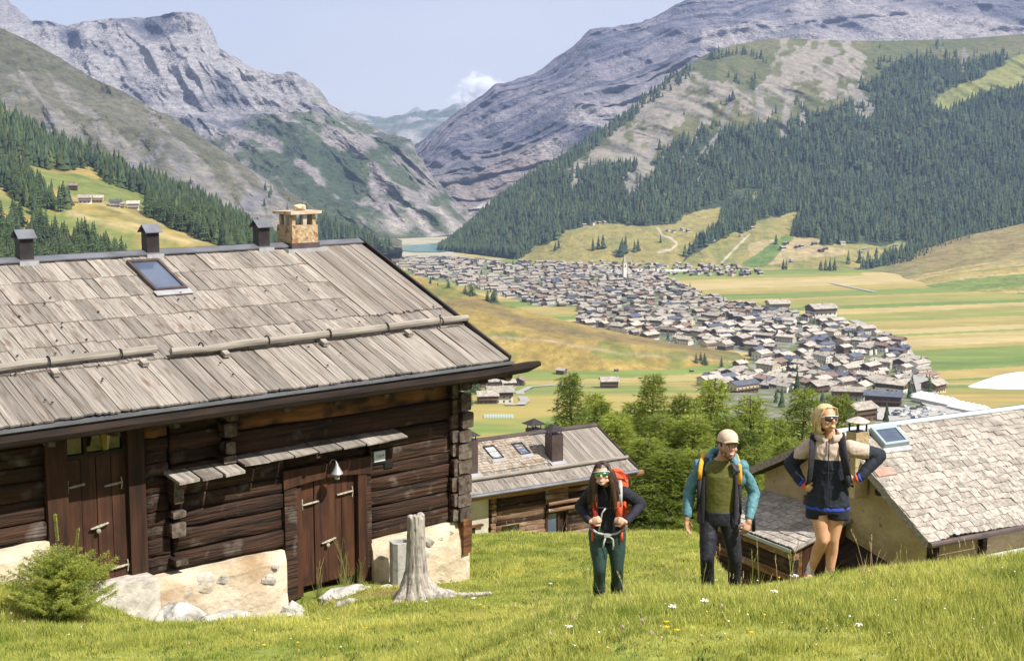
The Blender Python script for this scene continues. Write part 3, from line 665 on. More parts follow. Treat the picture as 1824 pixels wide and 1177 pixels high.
def tryhouse(px, py, z, mind, loft=None):
    if loft is not None:
        T = np.linspace(0, .6, 300); PP, _ = loft.pos(np.full(300, float(px)), T); qx, qy = proj(PP); i = int(np.argmin(np.abs(qy - py))); p = PP[i]
    else: p = atf(px, py)
    ci, cj = int(p[0]//30), int(p[1]//30)
    for a in (-1,0,1):
        for b in (-1,0,1):
            for q in cell.get((ci+a, cj+b), []):
                if (q[0]-p[0])**2 + (q[1]-p[1])**2 < mind**2: return
    cell.setdefault((ci,cj), []).append(p); HS.append(p)
OPEN = [(1545,745),(1590,720),(1700,745),(1700,790),(1560,770)]
for _ in range(34000):
    # uniform over the ground plane
    Y = math.sqrt(g.uniform(1080**2, 3000**2)); X = g.uniform(-.12, .34)*Y; px, py = proj((X, Y, float(floorz(X, Y))))
    nz = float(fbm(px/26., py/14., 3, 3))
    if inpoly(px, py, TOWN) and nz > -.36 and not inpoly(px, py, OPEN): tryhouse(px, py, ZF, (13.6 if nz > .0 else 18.5) * (1.25 if Y < 1700 else 1.08 if Y < 2000 else .95))
n0 = len(HS)
for _ in range(1400):
    px, py = g.uniform(1010, 1370), g.uniform(462, 492)
    if inpoly(px, py, [(1010,470),(1130,466),(1180,474),(1290,468),(1330,480),(1365,484),(1340,498),(1200,490),(1010,478)]): tryhouse(px, py, ZF, 19)
for px, py in ((1190,408),(1200,410),(1215,407),(1225,409),(1270,428),(1320,418),(1340,404),(1335,398),(1394,440),(1400,432),(1420,438),(1428,436),(1437,437),(1450,433),(1490,428),(1500,432),(1462,444),(1470,441),(1480,443),(1540,442),(1532,447),(1595,435),(1410,462),(1400,464),(1416,460),(1024,400),(1040,399),(1055,397),(1066,395),(1076,394)):
    tryhouse(px, py + 4, 0, 12, LF)
order = sorted(range(len(HS)), key=lambda i: HS[i][1]); indiv = set(order[:270]); WHERE = [(1250,'front row of village'),(1350,'second row of village'),(1450,'third row of village'),(1550,'middle rows of village'),(9e9,'deep in village')]
HV = {}
for i, p in enumerate(HS):
    k = int(g.integers(0, 6)); rz = (R(28) if g.random() < .6 else R(118)) + g.normal(0, .14) + .25*math.sin(p[0]/170.)
    wm = wallm[int(g.integers(0,5))]; um = upm[int(g.integers(0,5))]; rm = roofm[int(g.integers(0,8))]
    if i >= n0 and i - n0 > 10: k = 5 if g.random() < .5 else 2
    p = p.copy()
    sc = g.uniform(.66, .94) * (1.28 if p[1] < 1650 else 1.12 if p[1] < 1950 else .95)
    if i in indiv:
        px, py = proj(p); w = [t for y, t in WHERE if p[1] < y][0]
        side = 'leftmost,left,centre-left,centre-right,right,rightmost'.split(',')[int(np.searchsorted([1330,1400,1460,1520,1580], px))]
        house(p, rz, k, wm, um, rm, sc, f'{side} {w}')
    else:
        Mx = Matrix.Translation(p) @ Matrix.Rotation(rz, 4, 'Z') @ Matrix.Scale(sc, 4)
        A = np.array(Mx)
        for q, m in ((0, wm), (1, um), (2, rm), (3, m_win)):
            V = np.array(HM[k][q].v); V = V @ A[:3,:3].T + A[:3,3]
            s_ = HV.setdefault(m.name, [m, [], [], 0]); s_[1].append(V); s_[2] += [tuple(s_[3]+v for v in f) for f in HM[k][q].f]; s_[3] += len(V)
mb = MB(); mats = []
for nm, (m, Vs, Fs, _) in HV.items():
    mb.cur = len(mats); mats.append(m); mb.add(np.vstack(Vs), Fs)
tag(mb.obj('village_houses_farther_off', mats), kind='stuff')
print('houses', len(HS))
# church tower
p = atf(1112, 497); o = empty('church_tower', tuple(p), .4, 'tall pale church tower with pointed spire rising over the village', 'church tower')
mb = MB(); mb.box((-3,-3,-2), (3,3,28)); mb.obj('tower', m_wl, o); mb = MB(); mb.add([(-3.4,-3.4,28),(3.4,-3.4,28),(3.4,3.4,28),(-3.4,3.4,28),(0,0,44)], [(0,1,4),(1,2,4),(2,3,4),(3,0,4)]); mb.obj('spire', m_rs, o)
mb = MB(); [mb.box((x-.7,y-.7,21),(x+.7,y+.7,25)) for x, y in ((0,-3.1),(3.1,0),(-3.1,0),(0,3.1))]; mb.obj('bell_opening', m_win, o)
# bigger hotels
def big(px, py, k, wm, um, rm, sc, rz, label, Y=None, cat='hotel'):
    p = atf(px, py); return house(p, rz, k, wm, um, rm, sc, group='large buildings of the valley', label=label, cat=cat)
big(1462, 568, 3, m_wl, m_wt, m_rs, 1.9, R(20), 'largest pale hotel with timber balconies at the field edge of the village')
big(1385, 556, 3, m_wc, m_wc, m_rs, 1.6, R(10), 'cream hotel with grey roof at the far field edge of the village')
big(1573, 722, 4, m_wt, m_wt, m_rd, .95, R(-18), 'long dark timber hotel with blue-grey metal roof by the car park')
big(1510, 712, 4, m_wl, m_wt, m_rs, .9, R(-10), 'long pale building with balconies left of the dark hotel')
big(1290, 600, 4, m_wl, m_wl, m_rs, 1.0, R(10), 'white house with grey slab roof beside the golden spur')
big(1530, 748, 1, m_wt, m_wt, m_rs, 1.0, R(30), 'brown timber house at the lower village edge by the road')
big(890, 716, 1, m_wl, m_wt, m_rs, 1.0, R(8), 'white and brown farmhouse with stone roof beside the bend of the farm road', 905, 'farmhouse')
big(868, 718, 0, m_wt, m_wt, m_rs, .9, R(8), 'dark timber barn joined to the left of the white farmhouse', 912, 'barn')
big(905, 690, 2, m_wl, m_wt, m_rs, 1.0, R(15), 'white house with grey roof behind the farmhouse', 985, 'house')
big(880, 688, 5, m_wt, m_wt, m_rs, 1.1, R(15), 'dark timber barn behind the farmhouse roof', 990, 'barn')
big(925, 686, 5, m_wt, m_wt, m_rr, 1.1, R(80), 'brown barn rightmost of the farm group', 1010, 'barn')
big(855, 690, 5, m_wt, m_wt, m_rs, 1.1, R(-40), 'low dark shed leftmost of the farm group', 975, 'barn')
big(1000, 666, 5, m_wt, m_wt, m_rs, .9, R(-30), 'brown hay barn alone in the golden field above the pines', 1110, 'barn')
big(1085, 690, 2, m_wt, m_wt, m_rs, 1.3, R(5), 'long grey-roofed barn peeping over the larch tops', 1000, 'barn')
for q, (px, py) in enumerate(((960,642),(1022,655),(1068,658),(1098,661),(1232,662))):
    p = atf(px, py); house(p, .3, 5, m_wt, m_wt, m_rr, .38, group='hay huts on the golden fields', label='tiny brown hay hut standing alone on the golden field', cat='hut')
# huts on the left hillside
for q, (px, py, k, sc, wm, rm, lb) in enumerate(((130,338,5,.85,m_wt,m_rr,'brown hut highest of the hamlet on the left slope'),(152,362,2,.95,m_wl,m_rs,'pale two-storey house leftmost of the lower hamlet on the left slope'),(174,361,2,.85,m_wc,m_rs,'cream house beside the pale one on the left slope'),
        (206,368,5,.9,m_wl,m_rd,'long white hut with blue-grey roof on the left slope'),(238,372,5,1.0,m_wl,m_rs,'white hut rightmost of the left slope hamlet'),(216,370,5,.7,m_wc,m_rs,'small cream hut between two white huts on the left slope'))):
    T = np.linspace(0, 1, 400); PP, _ = LC.pos(np.full(400, float(px)), T); qx, qy = proj(PP); i = int(np.argmin(np.abs(qy - py)))
    house(PP[i], R(12), k, wm, m_wt if wm is m_wt else wm, rm, sc, group='huts on the left slope', label=lb, cat='hut')
# roads
m_road = mat('road_surface', (.30,.29,.28), (.42,.40,.37), (.2,.2,.2), .9)
def road(name, pts, w, zf=None, Y=None, m=m_road):
    P = [atf(x, y, .5) for x, y, Yd in pts]
    mb = MB(); vs = []
    for i, p in enumerate(P):
        d = np.array(P[min(i+1, len(P)-1)]) - np.array(P[max(i-1,0)]); d[2] = 0; d /= np.linalg.norm(d); nrm = np.array([-d[1], d[0], 0])*w/2
        zz = float(floorz(p[0], p[1])) + 1.0
        vs += [(p[0]+nrm[0], p[1]+nrm[1], zz), (p[0]-nrm[0], p[1]-nrm[1], zz)]
    mb.add(vs, [(2*i, 2*i+1, 2*i+3, 2*i+2) for i in range(len(P)-1)]); return tag(mb.obj(name, m), kind='structure')
road('road', [(1520,571,None),(1560,590,None),(1590,606,None),(1610,618,None),(1622,640,None),(1636,668,None),(1650,700,None),(1662,722,None),(1690,735,None)], 13)
road('village_street', [(1596,625,None),(1606,650,None),(1612,672,None),(1618,688,None)], 14)
road('farm_road', [(1040,688,None),(985,687,None),(945,690,None),(925,700,None),(935,715,None),(928,722,None),(900,722,None)], 6)
m_lot = mat('car_park_surface', (.36,.35,.33), (.46,.44,.41), (.1,.1,.1), .9)
road('car_park', [(1585,728,None),(1640,742,None),(1720,756,None)], 62, m=m_lot); road('valley_road', [(1560,757,None),(1700,757,None),(1900,750,None)], 7)
road('far_road', [(1480,505,None),(1530,515,None),(1560,521,None)], 9)
# cars and market tents
def far_car_mesh(m):
    mb = MB(); mb.box((-2.1,-.85,.35), (2.1,.85,.95)); mb.add([(-1.7,-.8,.95),(1.1,-.8,.95),(1.1,.8,.95),(-1.7,.8,.95),(-1.3,-.7,1.5),(.6,-.7,1.5),(.6,.7,1.5),(-1.3,.7,1.5)], [(4,5,6,7),(0,1,5,4),(1,2,6,5),(2,3,7,6),(3,0,4,7)])
    mb.cur = 1
    for x in (-1.35, 1.35):
        for y in (-.9, .9): mb.tube([(x, y-.1, .34), (x, y+.1, .34)], .34, 8)
    return mb.mesh('parked_car', [m, m_win])
CARC = [('white',(.7,.7,.7)),('silver',(.4,.42,.44)),('dark grey',(.06,.065,.07)),('red',(.4,.04,.03)),('blue',(.05,.12,.3))]
CARM = [(n, far_car_mesh(mat(n.replace(' ','_') + '_car_paint', c, rough=.3, spec=.6))) for n, c in CARC]
for i in range(96):
    if i < 58: px, py = g.uniform(1585, 1730), 0; py = 726 + (px-1585)*.22 + g.choice([-8,-3,3,8,13])
    elif i < 70: px = g.uniform(1575, 1660); py = np.interp(px, [1575,1590,1610,1622,1636,1650,1662], [598,606,618,640,668,700,722]) + g.normal(0,.6)
    elif i < 80: px, py = g.uniform(1140,1180)*1., g.uniform(672,682)
    else: px, py = g.uniform(1190,1260), g.uniform(606,614)
    p = atf(px, py); p[2] = float(floorz(p[0], p[1])) + 1.05; n, me = CARM[int(g.choice([0,0,0,1,1,2,2,4]))]
    o = link('parked_car', me, None, tuple(p), (0,0,g.choice([.3,1.87]) + g.normal(0,.05)))
    tag(o, f'{n} car parked in the valley, tiny among the others', 'car', 'cars parked in the valley')
m_tent = mat('white_canvas', (.8,.8,.79), (.7,.71,.72), (.3,.3,.3), .8)
tm = MB(); tm.box((-4,-4,0), (4,4,2.4)); tm.add([(-4.6,-4.6,2.4),(4.6,-4.6,2.4),(4.6,4.6,2.4),(-4.6,4.6,2.4),(0,0,5.2)], [(0,1,4),(1,2,4),(2,3,4),(3,0,4)]); TM = tm.mesh('tent', m_tent)
for i in range(26):
    f = (i//2)/12; px = 1640 + 112*f; py = 711 + 24*f + (i%2)*4 + (3 if f > .5 else 0)
    p = atf(px, py, .3); tag(link('market_tent', TM, None, tuple(p), (0,0,.4)), 'white peaked market tent in the row beside the car park', 'tent', 'white tents beside the car park')
for i in range(30):
    px = 1010 + i*7.4; p = atf(px, 486 - .05*i, .3); tag(link('market_tent', TM, None, tuple(p), (0,0,.1)), 'white tent in the long pale row beyond the church', 'tent', 'white tents beyond the church')
# snow store under a white sheet
p = atf(1800, 690); mb = MB(); nu, nv = 40, 14
vs = []
for j in range(nv):
    for i in range(nu):
        a = 2*math.pi*i/nu; r_ = 1 - j/(nv-1); vs.append((r_*52*math.cos(a)*(1+.06*math.sin(3*a)), r_*26*math.sin(a), 15*(1-r_**1.7)))
mb.add(vs, [(j*nu+i, j*nu+(i+1)%nu, (j+1)*nu+(i+1)%nu, (j+1)*nu+i) for j in range(nv-1) for i in range(nu)])
tag(mb.obj('covered_snow_pile', mat('white_sheet', (.8,.81,.82), (.74,.76,.78), (.05,.05,.05), .7), None, (p[0]+14, p[1], p[2]), smooth=True), 'big white sheeted mound on the golden field at the right', 'mound')
# wrapped hay bales
m_bale = mat('pale_green_bale_wrap', (.45,.60,.55), (.6,.7,.66), (1,1,1), .5)
bm_ = MB(); bm_.tube([(0,-.7,.7),(0,.7,.7)], .7, 10); BM = bm_.mesh('hay_bale', m_bale)
for i in range(22):
    p = atf(864 + (i % 11)*4.8, 742.5 + (i//11)*1.6); tag(link('hay_bale', BM, None, tuple(p), (0,0,.2), (1.1,1.1,1.1)), 'pale green wrapped bale in the row on the green field', 'hay bale', 'wrapped bales in a row')
# small cumulus standing beyond the valley gap
vm = bpy.data.materials.new('cloud_vapour'); vm.use_nodes = True; t = vm.node_tree; t.nodes.remove(t.nodes['Principled BSDF']); n = t.nodes
pv_ = n.new('ShaderNodeVolumePrincipled'); pv_.inputs['Color'].default_value = (1,1,1,1); pv_.inputs['Anisotropy'].default_value = .2; t.links.new(pv_.outputs[0], n['Material Output'].inputs['Volume'])
tcv = n.new('ShaderNodeTexCoord'); nz_ = n.new('ShaderNodeTexNoise'); nz_.inputs['Scale'].default_value = 2.6; nz_.inputs['Detail'].default_value = 6; nz_.inputs['Roughness'].default_value = .6; t.links.new(tcv.outputs['Object'], nz_.inputs[0])
ln_ = n.new('ShaderNodeVectorMath'); ln_.operation = 'LENGTH'; t.links.new(tcv.outputs['Object'], ln_.inputs[0])
sb = n.new('ShaderNodeMath'); sb.operation = 'MULTIPLY_ADD'; sb.inputs[1].default_value = -.62; t.links.new(ln_.outputs['Value'], sb.inputs[0]); t.links.new(nz_.outputs[0], sb.inputs[2])
mr_ = n.new('ShaderNodeMapRange'); mr_.inputs[1].default_value = .06; mr_.inputs[2].default_value = .22; mr_.inputs[4].default_value = .016; t.links.new(sb.outputs[0], mr_.inputs[0]); t.links.new(mr_.outputs[0], pv_.inputs['Density'])
for (px, py, rx, rz_, lb_) in ((856,158,260,190,0),(828,182,190,130,1)):
    mb = MB(); mb.ell((0,0,0), (1,1,1), 20, 12); q = at(px, py, 15800.); o = mb.obj('cumulus_cloud', vm, None, tuple(q)); o.scale = (rx*1.25, 300, rz_*1.25)
    tag(o, ['small white cumulus rising beyond the valley gap','lower wisp of the white cumulus beyond the valley gap'][lb_], 'cloud', kind='stuff')
# ------------------------------------------------------------------ near buildings: shared pieces
class Frame:
    """a building's own axes: x along its long wall, y into the building, z up"""
    def __init__(s, az, o): s.az = az; s.rz = R(90 - az); a = R(az); s.X = np.array([math.sin(a), math.cos(a), 0]); s.Y = np.array([-math.cos(a), math.sin(a), 0]); s.o = np.array(o, float)
    def w(s, x, y, z): return s.o + s.X*x + s.Y*y + np.array([0,0,z])
    def loc(s, P): d = np.asarray(P, float) - s.o; return (float(d@s.X), float(d@s.Y), float(d[2]))
m_roofwood = mat('grey_weathered_plank', (.125,.108,.093), (.40,.36,.32), (11,1.0,3), .9, bump=((30,2.0,6), .7, .012), rnd=.27, detail=8, lo=.3, hi=.68, c3=(.15,.105,.075), s3=2.4, k3=(.55,.72))
m_shingle = mat('weathered_stone_shingle', (.21,.185,.16), (.54,.49,.43), (2.2,2.2,4), .9, bump=((7,7,7), .6, .012), rnd=.22, detail=7, lo=.3, hi=.7, c3=(.22,.17,.13), s3=1.6, k3=(.60,.8))
m_shingle_b = mat('brown_wood_shingle', (.17,.12,.085), (.40,.33,.26), (3,3,3), .9, bump=((9,9,9), .5, .01), rnd=.3, detail=6)
m_log = mat('dark_hewn_log', (.009,.006,.005), (.075,.035,.019), (.8,13,13), .78, bump=((1.4,24,24), 1, .045), rnd=.30, detail=8, lo=.32, hi=.7, c3=(.15,.125,.108), s3=3.2, k3=(.57,.78), spec=.25)
m_log_or = mat('golden_brown_log', (.03,.014,.008), (.30,.125,.038), (.9,7,7), .8, bump=((2,14,14), .9, .03), rnd=.25, detail=8, lo=.35, hi=.72, c3=(.03,.018,.012), s3=2.2, k3=(.5,.66))
m_logend = mat('cut_log_end', (.05,.03,.02), (.17,.14,.115), (9,9,9), .9, bump=((18,18,18), .8, .02), rnd=.2)
m_beam = mat('dark_beam', (.018,.012,.010), (.06,.036,.024), (1,9,9), .8, bump=((2,14,14), .6, .02), rnd=.15, spec=.2)
m_door = mat('red_brown_door_plank', (.03,.012,.007), (.105,.040,.017), (12,9,.9), .7, bump=((24,20,1.6), .5, .008), rnd=.22, detail=6, c3=(.03,.012,.008), s3=1.6, k3=(.5,.7))
m_plaster = mat('cream_lime_plaster', (.50,.39,.26), (.74,.64,.50), (1.6,1.6,1.6), .95, bump=((7,7,7), .8, .05), detail=9, lo=.3, hi=.68, c3=(.40,.28,.17), s3=1.3, k3=(.56,.76))
m_plaster_tan = mat('tan_old_plaster', (.36,.27,.15), (.56,.44,.26), (1.2,1.2,1.2), .95, bump=((7,7,7), 1, .05), detail=9, c3=(.16,.11,.07), s3=3.0, k3=(.62,.74))
m_plaster_w = mat('white_old_plaster', (.50,.45,.37), (.70,.66,.58), (1.5,1.5,1.5), .95, bump=((6,6,6), .6, .03), detail=7)
m_stone = mat('pale_stone', (.34,.31,.27), (.60,.56,.50), (5,5,5), .9, bump=((14,14,14), .9, .02), rnd=.25, detail=8)
m_rockm = mat('lichen_rock', (.36,.35,.33), (.68,.66,.62), (3,3,3), .9, bump=((9,9,9), 1, .04), rnd=.1, detail=10, c3=(.22,.20,.16), s3=3, k3=(.55,.7))
m_metal = mat('blue_grey_sheet_metal', (.16,.165,.19), (.25,.26,.30), (2,2,2), .42, metal=.5, rnd=.05)
m_metal_d = mat('dark_sheet_metal', (.030,.026,.028), (.06,.05,.055), (3,3,3), .5, metal=.3)
m_metal_br = mat('brown_sheet_metal', (.085,.065,.06), (.14,.105,.10), (3,3,3), .5, metal=.35, c3=(.16,.08,.05), s3=3, k3=(.6,.8))
m_flash = mat('pale_flashing', (.42,.42,.44), (.55,.55,.57), (4,4,4), .45, metal=.4)
m_black = mat('black_metal', (.012,.012,.013), rough=.5)
m_glass_r = mat('skylight_glass', (.05,.07,.12), (.10,.13,.20), (1,1,1), .08, spec=.9)
m_wglass = mat('window_pane', (.01,.014,.008), rough=.04, spec=.9)
m_lichen = mat('rust_lichen_slab', (.50,.40,.28), (.66,.56,.42), (6,6,6), .95, c3=(.50,.22,.08), s3=4, k3=(.56,.7), bump=((20,20,20), .6, .01))
m_fer = mat('lichened_iron', (.22,.20,.14), (.50,.48,.38), (30,30,30), .9, detail=4, bump=((50,50,50), .6, .004))
m_white = mat('white_enamel', (.72,.76,.78), rough=.4)
m_ink = mat('dark_lettering', (.10,.12,.16), rough=.6)

def log_mesh(name, Lx, h, d, seed, m, bulge=.03, nst=None):
    """hewn log along x, centred in y/z, each face uneven"""
    r = random.Random(seed); n = nst or max(4, int(Lx/.45)); V = []; F_ = []; k = 10
    for i in range(n+1):
        x = -Lx/2 + Lx*i/n; dy = r.uniform(-.018,.018); dz = r.uniform(-.010,.010); hh = h*(1 + r.uniform(-.07,.07))
        for q in range(k):
            a = 2*math.pi*(q+.5)/k; ca, sa = math.cos(a), math.sin(a)
            py = math.copysign(abs(ca)**.2, ca)*d/2; pz = math.copysign(abs(sa)**.24, sa)*hh/2
            V.append((x, py + dy + r.uniform(-.008,.008), pz + dz + r.uniform(-.006,.006)))
    for i in range(n):
        for q in range(k): F_.append((i*k+q, (i+1)*k+q, (i+1)*k+(q+1)%k, i*k+(q+1)%k))
    F_.append(tuple(range(k))); F_.append(tuple(range(n*k+k-1, n*k-1, -1)))
    mb = MB(); mb.add(V, F_); me = mb.mesh(name, m, True); 
    for p in me.polygons:
        if len(p.vertices) > 4: p.use_smooth = False
    return me
def logs(parent, x0, x1, z0, z1, y, d, h, seed, ms, name='log', split=None):
    r = random.Random(seed); z = z0; i = 0
    while z < z1 - .04:
        hh = min(h*r.uniform(.72,1.38), z1 - z)
        if z1 - z - hh < .08: hh = z1 - z
        m = ms(z, r)
        link(name, log_mesh(name, x1-x0, hh*.985, d, seed*97+i, m), parent, ((x0+x1)/2, y + r.uniform(-.02,.02), z + hh/2)); z += hh; i += 1
def plank_mesh(name, seed, m, ragged=.03, thick=.03):
    """unit plank: x 0..1 across, y 0..1 up the slope, lower end ragged"""
    r = random.Random(seed); n = 5; V = []; 
    for j, y in enumerate((0, .33, .66, 1)):
        for i in range(n):
            x = i/(n-1); yy = y + (r.uniform(-ragged, ragged) if j == 0 else 0)
            V.append((x*.965 + .017, yy, r.uniform(-.12,.12) + (.16 if (x in (0, 1)) else 0)*r.choice([0,1])))
    top = len(V); V += [(x, y, z - 1) for x, y, z in V]
    F_ = []
    for j in range(3):
        for i in range(n-1):
            a = j*n+i; F_.append((a, a+1, a+n+1, a+n)); 
    for i in range(n-1): F_.append((i+top, i+1+top, i+1, i)); b = 3*n+i; F_.append((b, b+1, b+1+top, b+top))
    for j in range(3): a = j*n; F_.append((a+top, a, a+n, a+n+top)); a += n-1; F_.append((a, a+top, a+n+top, a+n))
    mb = MB(); mb.add(V, F_); return mb.mesh(name, m)
class RoofPlane:
    """children laid on a roof slope: x along the eave, s up the slope, h off it"""
    def __init__(s, ye, ze, yr, zr): s.ye, s.ze = ye, ze; s.al = math.atan2(zr-ze, yr-ye); s.c, s.s = math.cos(s.al), math.sin(s.al); s.len = math.hypot(zr-ze, yr-ye)
    def p(s, x, t, h=0): return (x, s.ye + t*s.c - h*s.s, s.ze + t*s.s + h*s.c)
    def put(s, name, me, parent, x, t, h, w, l, th, tilt=0, yaw=0):
        return link(name, me, parent, s.p(x, t, h), (s.al + tilt, 0, yaw) if not yaw else tuple((Euler((0,0,0)).to_matrix() @ Matrix.Rotation(s.al+tilt, 3, 'X') @ Matrix.Rotation(yaw, 3, 'Z')).to_euler()), (w, l, th))
def slab(mb, rp, x0, x1, t0, t1, h0, h1):
    vs = [rp.p(x, t, h) for h in (h0, h1) for t in (t0, t1) for x in (x0, x1)]
    return mb.add(vs, [(0,1,3,2), (4,6,7,5), (0,4,5,1), (2,3,7,6), (0,2,6,4), (1,5,7,3)])
PLK = [plank_mesh('plank', i, m_roofwood, .013) for i in range(14)]
SHG = [plank_mesh('shingle', 40+i, m_shingle, .07) for i in range(12)]
def stud(parent, rp, x, t, r=.028):
    pass

# ================================================================== the log cabin
FC_ = Frame(49, at(818, 1020, 24.0)); cabin = empty('log_cabin', tuple(FC_.o), FC_.rz, 'old dark log cabin with grey plank roof and cream stone base on the meadow', 'cabin')
KC = cabin
dark = lambda z, r: m_log_or if (z > 2.95 and r.random() < .4) else m_log
# foundation
m_emb = mat('plastered_stone', (.42,.34,.24), (.62,.54,.43), (4,4,4), .95, bump=((12,12,12), .8, .02), rnd=.12, detail=8)
def found(x0, x1, z0, z1, seed, y0=-.16, y1=.3):
    r = random.Random(seed); mb = MB(); nx = max(2, int((x1-x0)/.16)); nz = max(2, int((z1-z0)/.16)); V = []
    for j in range(nz+1):
        for i in range(nx+1):
            x = x0 + (x1-x0)*i/nx; z = z0 + (z1-z0)*j/nz; q = .035*float(fbm(x*2.2, z*2.2, seed, 3))*2
            e = .05*(j == nz) + .03*(i in (0, nx)); V.append((x, y0 + q*1.0 + e - .05*(1-j/nz), z + (.02*float(vnoise(x*3, seed)) if j == nz else 0)))
    n = nx+1; mb.add(V, [(j*n+i, j*n+i+1, (j+1)*n+i+1, (j+1)*n+i) for j in range(nz) for i in range(nx)])
    t = nz*n; mb.add([V[t+i] for i in range(n)] + [(V[t+i][0], y1, V[t+i][2]) for i in range(n)], [(i, i+1, n+i+1, n+i) for i in range(nx)])
    for cidx, sg in ((0, 0), (nx, 1)):
        ed = [V[j*n+cidx] for j in range(nz+1)]; mb.add(ed + [(v[0], y1, v[2]) for v in ed], [((j, j+1, nz+2+j, nz+1+j) if sg == 0 else (j+1, j, nz+1+j, nz+2+j)) for j in range(nz)])
    o = mb.obj('foundation_wall', m_plaster, KC, smooth=False)
    for _ in range(int((x1-x0)*(z1-z0)*4.2)):
        x, z = r.uniform(x0+.15, x1-.15), r.uniform(z0+.5, z1-.14); s_ = r.uniform(.045,.12)
        rockmesh('stone', s_*1.35, .045, s_, r.random(), m_emb if r.random() < .75 else m_stone, o, (x, y0 + .018, z), (0, r.uniform(-.5,.5), 0))
def rockmesh(name, rx, ry, rz, seed, m, parent=None, loc=(0,0,0), rot=(0,0,0), nu=9, nv=6, rough=.25):
    mb = MB(); mb.ell((0,0,0), (1,1,1), nu, nv); V = []
    for v in mb.v:
        q = 1 + rough*float(fbm(v[0]*1.3 + seed*31, v[1]*1.3, v[2]*1.3 + seed*7, 3))*2; V.append((v[0]*rx*q, v[1]*ry*q, v[2]*rz*q))
    mb.v = V; return mb.obj(name, m, parent, loc, rot, smooth=False)
found(-10.5, -7.42, .2, 2.02, 1); found(-5.97, -3.62, -.75, 1.16, 2, -.22); found(-1.94, .10, -.7, .97, 3)
mb = MB(); mb.box((-7.42,-.55,.3), (-5.97,.3,1.27), j=.03); o = mb.obj('door_step', m_stone, KC)
# log bays
logs(KC, -10.5, -7.42, 2.04, 3.95, .1, .26, .25, 11, dark)
logs(KC, -5.93, -5.55, 1.2, 3.95, .1, .26, .24, 12, dark)
logs(KC, -5.50, -3.60, 1.2, 2.78, .08, .28, .30, 13, dark)
logs(KC, -5.50, -4.66, 2.80, 3.95, .10, .26, .24, 14, dark)
logs(KC, -4.52, -.12, 2.80, 3.95, .06, .28, .26, 15, dark)
logs(KC, -1.93, -.16, 1.0, 2.78, .08, .28, .27, 16, dark)
logs(KC, -3.62, -1.93, 2.42, 2.79, .1, .2, .2, 17, dark)
mb = MB(); mb.box((-10.5,.24,.1), (-.15,6.9,3.9)); mb.prism([(-.25,3.9),(.25,3.9)], 0, .1) if 0 else None
mb.add([(-.2,.3,3.9),(-.2,6.9,3.9),(-.2,3.58,5.35),(-10.5,.3,3.9),(-10.5,6.9,3.9),(-10.5,3.58,5.35)], [(0,1,2),(3,5,4)]); mb.obj('inner_wall', m_beam, KC)
# crossing log ends (corner and two inner partitions)
def ends(x, z0, z1, seed, hs=.27, w=.24, y=-.27, depth=.42):
    r = random.Random(seed); z = z0
    while z < z1 - .05:
        h = hs*r.uniform(.8,1.2); q = log_mesh('log_end', depth*r.uniform(.85,1.1), h*.9, w*r.uniform(.8,1.15), seed*31+int(z*100), m_log, nst=3); q.materials.append(m_logend)
        for p in q.polygons:
            if len(p.vertices) > 4: p.material_index = 1
        link('log_end', q, KC, (x + r.uniform(-.02,.02), y + depth/2 + r.uniform(-.03,.03), z + h/2), (0,0,math.pi/2)); z += h
ends(-.02, .98, 3.7, 3, .29, .27, -.24, .5); ends(-.20, 1.0, 3.7, 4, .28, .14, -.17, .3)
for z, h in ((1.30,.12),(1.72,.24),(2.02,.10),(2.22,.26),(2.46,.2)): ends(-5.50, z, z+h, int(z*10), h, .2, -.24, .4)
for z, h in ((2.72,.12),(2.84,.22),(3.1,.24),(3.34,.28)): ends(-4.59, z, z+h, int(z*10)+2, h, .2, -.24, .4)
mb = MB(); mb.box((-.1,-.25,.42), (.08,-.08,1.02), j=.02); mb.obj('log_end', m_log_or, KC)
